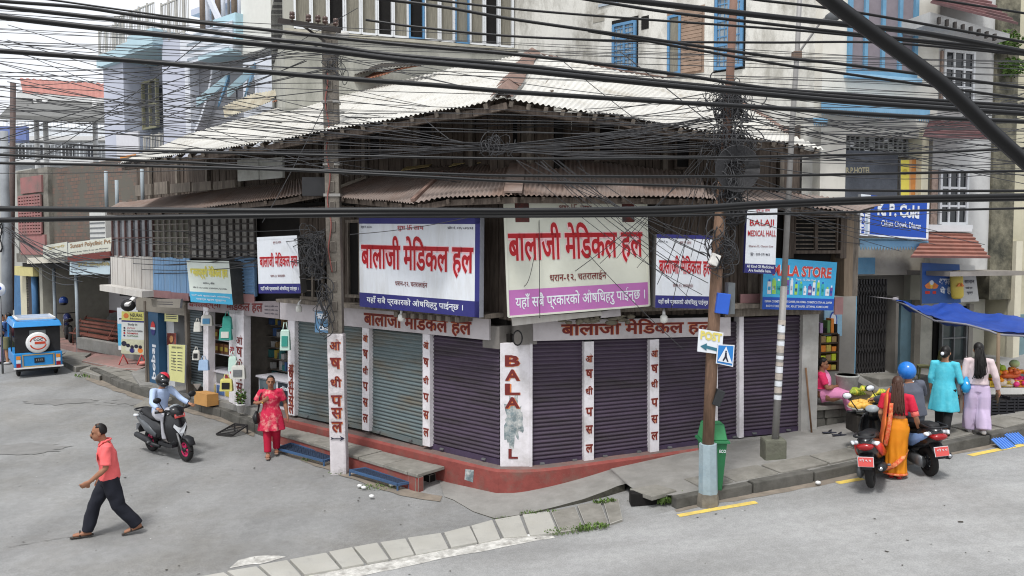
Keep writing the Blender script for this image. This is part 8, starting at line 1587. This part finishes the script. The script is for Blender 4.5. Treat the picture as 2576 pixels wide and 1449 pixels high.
t = thing('blue_poster', 'blue and white poster on the wall above the snack rack', 'poster', RF.p(2095, 800, -1.1)); b = B(); q = [RF.p(x, y, -1.1) for x, y in ((2074, 845), (2118, 845), (2118, 768), (2074, 768))]; b.slab(q, RF.n, .03, M('sky_poster', (150, 190, 214), .6, .15, 4)); b.link('card', t); b = B(); fq = quadmap(q[3], q[2], q[1], q[0], RF.n, .006); b.add([fq(.5 + cos(2 * pi * i / 18) * .22, .5 + sin(2 * pi * i / 18) * .3) for i in range(18)], [tuple(range(18))], BLU); b.add([fq(.5 + cos(2 * pi * i / 18) * .16, .5 + sin(2 * pi * i / 18) * .24) + RF.n * .003 for i in range(18)], [tuple(range(18))], SIGNW); b.link('print', t)
b = B(); b.fbox(RF, RF.sz(2055, 900, -1.3)[0] - .3, RF.sz(2150, 900, -1.3)[0], .3, 3.2, -1.6, -1.3, M('grey_back_plaster', (150, 146, 140), .9, .12, 2)); t = thing('side_wall', 'grey plaster wall behind the snack rack beside the pier', 'wall', RF.pt(6.5, 0, -1.4)); b.link('wall', t)
t = thing('wall_stick', 'thin brown wooden stick leaning on the grey pier', 'stick', RF.p(2032, 1085, .15)); b = B(); b.tube([RF.p(2042, 1090, .25), RF.p(2027, 925, .08)], .018, M('stick_wood', (120, 90, 66), .8), 6); b.link('stick', t)
# --- fruit
rng = random.Random(9)
def sphere_fruit(b, c, r, m): b.ball(c, (r, r, r * rng.uniform(.85, 1)), m, 8, 6)
bc = at(2182, 985, 13.9); t = thing('banana_heap', 'heap of green and yellow bananas in front of the seated woman', 'bananas', at(2182, 1010, 13.9)); GB = M('green_banana', (150, 166, 60), .6, .12, 8); YB = M('yellow_banana', (206, 190, 70), .6, .1, 8)
for k_ in range(16):
    x = rng.uniform(-.3, .3); h = .16 * (1 - (x / .36) ** 2); b = B(); o = bc + V((x, rng.uniform(-.16, .12), rng.uniform(-.1, h)))
    for i in range(6): a = -.5 + i * .2; d = V((sin(a), -.5, -cos(a) * .6)); p = o + V((a * .06, 0, 0)); b.tube([p, p + d * .07 + V((0, -.02, 0)), p + d * .13 + V((0, .01, 0)), p + d * .17 + V((0, .04, .02))], [.008, .021, .02, .007], GB if rng.random() < .7 else YB, 6)
    b.link('banana_bunch', t)
b = B(); b.ball(bc + V((0, .03, -.1)), (.36, .2, .13), M('sack_brown', (104, 92, 70), .9, .2, 8), 12, 6); b.link('sack', t)
mc = at(2183, 1024, 13.1); t = thing('mango_basket', 'round white basket of yellow mangoes below the bananas', 'basket', mc); b = B(); b.lathe(mc - V((0, 0, .1)), [(.2, 0), (.3, .08), (.33, .1), (.31, .105), (.2, .05)], M('basket_white', (206, 204, 194), .6, .06), 20); b.link('basket', t)
MAN = M('mango_yellow', (226, 178, 84), .5, .12, 10)
for i in range(38): a = rng.uniform(0, 6.28); r = .27 * sqrt(rng.random()); b = B(); b.ball(mc + V((cos(a) * r, sin(a) * r, .02 + .1 * (1 - r / .3))), (.055, .045, .045), MAN, 8, 6); b.link('mango', t)
t = thing('wicker_crate', 'dark crate supporting the mango basket', 'crate', mc - V((0, 0, .5))); b = B(); b.box(mc - V((0, -.05, .27)), (.5, .45, .3), M('dark_crate', (52, 48, 44), .8, .3, 8)); b.link('box', t, bevel=.02)
t = thing('plastic_bucket', 'white woven bucket behind the bananas at the foot of the gate', 'bucket', at(2131, 955, 15.2)); b = B(); c = at(2131, 958, 15.2); b.lathe(c - V((0, 0, .3)), [(.16, 0), (.21, .38), (.225, .39), (.225, .42), (.19, .42), (.18, .3)], M('bucket_white', (176, 176, 170), .6, .2, 14), 18); b.link('bucket', t)
# stall: table, crates, heaps, awning, chair
yst = 14.7; tz = at(0, 983, yst).z; x0, x1 = at(2412, 983, yst).x, at(2640, 983, yst).x; tz += 0.06
t = thing('fruit_table', 'low fruit stall table covered with a white sheet under the blue tarpaulin', 'table', V(((x0 + x1) / 2, yst, tz - .45))); b = B(); b.box(((x0 + x1) / 2, yst + .45, tz - .03), (x1 - x0, .95, .05), WOODG); b.link('tabletop', t); b = B(); b.box(((x0 + x1) / 2 + .15, yst - .03, tz - .06), (x1 - x0 - .35, .03, .12), M('white_sheet', (214, 212, 206), .8)); b.link('cloth_edge', t); b = B(); [b.box((x, yst + y, tz - .3), (.05, .05, .55), WOODG) for x in (x0 + .1, x1 - .1) for y in (.1, .85)]; b.link('leg', t)
def crate(label, c, w, d, h, m, group='crates at the fruit stall'):
    t = thing('plastic_crate', label, 'crate', c, group); b = B(); b.box(c + V((0, 0, .01)), (w, d, .02), m)
    for sx in (-1, 1): [b.box(c + V((sx * w / 2, 0, h * (k + .5) / 5)), (.02, d, h / 8), m) for k in range(5)]
    for sy in (-1, 1): [b.box(c + V((0, sy * d / 2, h * (k + .5) / 5)), (w, .02, h / 8), m) for k in range(5)]
    [b.box(c + V((sx * w / 2 * f, sy * d / 2, h / 2)), (.025, .03, h), m) for sx in (-1, 1) for f in (1, .35) for sy in (-1, 1)]; b.box(c + V((0, 0, h / 2)), (w - .06, d - .06, h * .8), DARK); b.link('basket', t); return t
BCR = M('black_crate', (38, 38, 42), .5, .15); OCR = M('orange_crate', (224, 130, 44), .5, .06)
for i, (px, py, m_, lab) in enumerate(((2508, 1038, BCR, 'black plastic crate under the stall, next to the tarpaulin pole'), (2556, 1030, BCR, 'black plastic crate under the stall at the right edge'), (2420, 1026, OCR, 'orange plastic crate on the ground beside the girl in lilac'), (2390, 1000, BCR, 'dark crate behind the woman in turquoise'))):
    c = pv(px, py); crate(lab, c, .42, .32, .27, m_)
c0 = V((at(2520, 980, yst).x, yst + .2, tz)); crate('yellow fruit crate on the stall table under the white mesh fruit', c0, .4, .3, .12, M('yellow_crate', (214, 180, 60), .5)); crate('orange fruit crate on the stall table under the pink dragon fruit', c0 + V((.5, 0, 0)), .46, .34, .14, OCR); crate('white fruit box on the stall table behind the girl', c0 - V((.42, 0, 0)), .4, .3, .12, M('white_box', (196, 194, 190), .6))
def heap(label, px, py, w, h, r, m, cat, n, d=.26, m2=None, name='fruit_heap', part='fruit'):
    c = at(px, py, yst + .25); t = thing(name, label, cat, c - V((0, 0, h)), 'fruit heaped on the stall')
    for i in range(n):
        k_ = rng.random(); x = rng.uniform(-1, 1); yy = rng.uniform(-1, 1); z = h * (1 - .6 * (x * x + yy * yy) / 2); b = B(); b.ball(c + V((x * w, yy * d, -h + z)), (r, r, r * .95), m2 if m2 and rng.random() < .3 else m, 8, 6); b.link(part, t)
    b = B(); b.ball(c + V((0, .02, -h)), (w, d, h * .8), m, 10, 6); b.link('core', t)
OF = M('orange_fruit', (236, 150, 30), .5, .1, 14); TF = M('tomato_red', (226, 110, 60), .4, .12, 8); DF = M('dragon_pink', (226, 62, 130), .6, .15, 10); WF = M('netted_white', (222, 206, 186), .7, .08); GF = M('green_papaya', (130, 150, 70), .6, .15, 6)
heap('heap of oranges on the stall behind the blue carrier bag', 2436, 925, .18, .14, .045, OF, 'oranges', 34); heap('heap of red apples behind the tarpaulin pole on the stall', 2530, 928, .26, .1, .042, TF, 'apples', 40, m2=OF); heap('heap of pink dragon fruit at the right edge of the stall', 2562, 952, .3, .16, .05, DF, 'dragon fruit', 46); heap('white netted fruit on the stall between the oranges and dragon fruit', 2523, 955, .2, .08, .06, WF, 'fruit', 18); heap('small heap of oranges beside the white netted fruit', 2496, 948, .08, .08, .045, OF, 'oranges', 12); heap('green papayas standing at the back of the stall', 2494, 915, .14, .16, .06, GF, 'papayas', 14, m2=M('spiky_green', (150, 170, 60), .6))
t = thing('melon', 'pale green melon behind the dragon fruit', 'melon', at(2552, 915, yst + .5)); b = B(); b.ball(at(2552, 915, yst + .5), (.09, .09, .08), M('pale_melon', (176, 196, 140), .6, .1), 12, 8); b.link('fruit', t)
TARP = M('blue_tarpaulin', (32, 70, 156), .6, .1, 3, .3, 8, dirt=(24, 52, 124), damt=.6)
t = thing('tarpaulin_awning', 'bright blue tarpaulin awning tied over the fruit stall', 'awning', at(2505, 1043, 14.2)); tipA = at(2252, 753, 17.5)
top_ = [tipA, at(2300, 764, 17.3), at(2342, 767, 17.3), at(2403, 764, 17.4), at(2440, 776, 17.3), at(2477, 789, 17.2), at(2530, 793, 17.2), at(2640, 800, 17.2)]; bot = [at(2256, 756, 17.4), at(2280, 764, 16.8), at(2322, 788, 15.6), at(2352, 803, 15.0), at(2430, 812, 14.5), at(2490, 828, 14.2), at(2512, 838, 14.1), at(2640, 844, 14.3)]
vs = []; N_, R_ = 48, 14
for i in range(N_ + 1):
    p, q = interp(bot, i / N_), interp(top_, i / N_)
    for j in range(R_ + 1): k_ = j / R_; r = p.lerp(q, k_); fade = min(1, i / 6); vs.append(r + V((0, 0, (-.14 * sin(pi * k_) + .03 * sin(i * .35 + k_ * 9) + .07 * mnoise.noise(V((i * .22, k_ * 5, 0))) + .03 * mnoise.noise(V((i * .8, k_ * 3, 2)))) * fade)))
fs = [(i * (R_ + 1) + j, (i + 1) * (R_ + 1) + j, (i + 1) * (R_ + 1) + j + 1, i * (R_ + 1) + j + 1) for i in range(N_) for j in range(R_)]; b = B(); k0 = len(vs); b.add(vs + [v - V((0, 0, .012)) for v in vs], fs + [tuple(x + k0 for x in f_[::-1]) for f_ in fs], TARP, True); b.link('sheet', t)
b = B(); b.tube([bot[i] + V((0, 0, -.03)) for i in range(len(bot))], .02, M('grey_hem', (130, 130, 140), .7), 6); b.link('hem', t); b = B(); gp_ = pv(2508, 1042); b.tube([gp_, bot[6]], .03, M('pole_tan', (128, 110, 90), .7), 8); b.link('pole', t); b = B(); b.tube([tipA, R2.p(2180, 745, -.2)], .012, M('rope', (150, 146, 150), .8), 6); b.ball(tipA, (.08, .05, .05), M('rope', (150, 146, 150)), 8, 5); b.link('rope', t)
# olive plastic chair
cc = R2.p(2333, 968, .35); t = thing('plastic_chair', 'olive green plastic chair standing by the shop doorway behind the stall', 'chair', cc, None, radians(70)); OLV = M('olive_plastic', (124, 124, 84), .5, .06); b = B(); b.box((0, 0, .42), (.44, .42, .03), OLV); b.link('seat', t, True, bevel=.01); b = B(); b.tube([(-.2, -.22, .42), (-.19, -.26, .75), (0, -.28, .86), (.19, -.26, .75), (.2, -.22, .42)], .025, OLV, 8); [b.tube([(x, -.24, .44), (x, -.28, .82)], .018, OLV, 6) for x in (-.1, 0, .1)]; b.link('backrest', t, True)
for x in (-1, 1):
    for y in (-1, 1): b = B(); b.tube([(x * .19, y * .18, .42), (x * .22, y * .22, 0)], .022, OLV, 6); b.link('leg', t, True)
# slippers, tray, backpack
for i, (x, y, lab) in enumerate(((2087, 1090, 'dark slipper left of the pair at the foot of the stone platform'), (2112, 1096, 'dark slipper right of the pair at the foot of the stone platform'))): p = pv(x, y) + V((0, 0, .015)); t = thing('slipper', lab, 'slipper', p); b = B(); b.tube([p - V((.13, 0, 0)), p, p + V((.12, 0, 0))], [(.012, .04), (.012, .05), (.01, .035)], M('slipper_dark', (46, 48, 58), .7), 10, ref=(0, 0, 1)); b.link('sole', t); b = B(); b.tube([p + V((0, -.045, .01)), p + V((.03, 0, .05)), p + V((0, .045, .01))], .012, MATS['slipper_dark'], 6); b.link('strap', t)
for i, (x, y, lab) in enumerate(((2525, 1116, 'pale blue plastic tray lying by the broken kerb, left one'), (2558, 1104, 'pale blue plastic tray lying by the broken kerb, right one'))):
    p = gp(x, y, .06); t = thing('plastic_tray', lab, 'tray', p, 'blue trays by the kerb', .3); b = B(); m_ = M('tray_blue', (96, 142, 214), .5, .06); b.box((0, 0, .0), (.3, .24, .02), m_, Matrix.Rotation(.5, 3, 'X')); [b.box((-.12 + .06 * k, -.01, .02), (.012, .24, .02), m_, Matrix.Rotation(.5, 3, 'X')) for k in range(5)]; b.link('tray', t, True)
c = SC2 + fwd(YW2) * .62 + V((-.12, 0, .5)); t = thing('backpack', 'black backpack hanging at the front of the parked red and black scooter', 'backpack', c); b = B(); b.tube([c - V((0, 0, .22)), c, c + V((0, 0, .2))], [(.12, .09), (.15, .11), (.09, .06)], M('black_bag', (30, 30, 34), .8), 12, ref=(1, 0, 0)); b.link('bag', t); b = B(); b.tube([c + V((-.05, 0, .18)), c + V((0, .02, .34)), c + V((.06, 0, .5))], .012, BLACK, 6); b.link('strap', t)
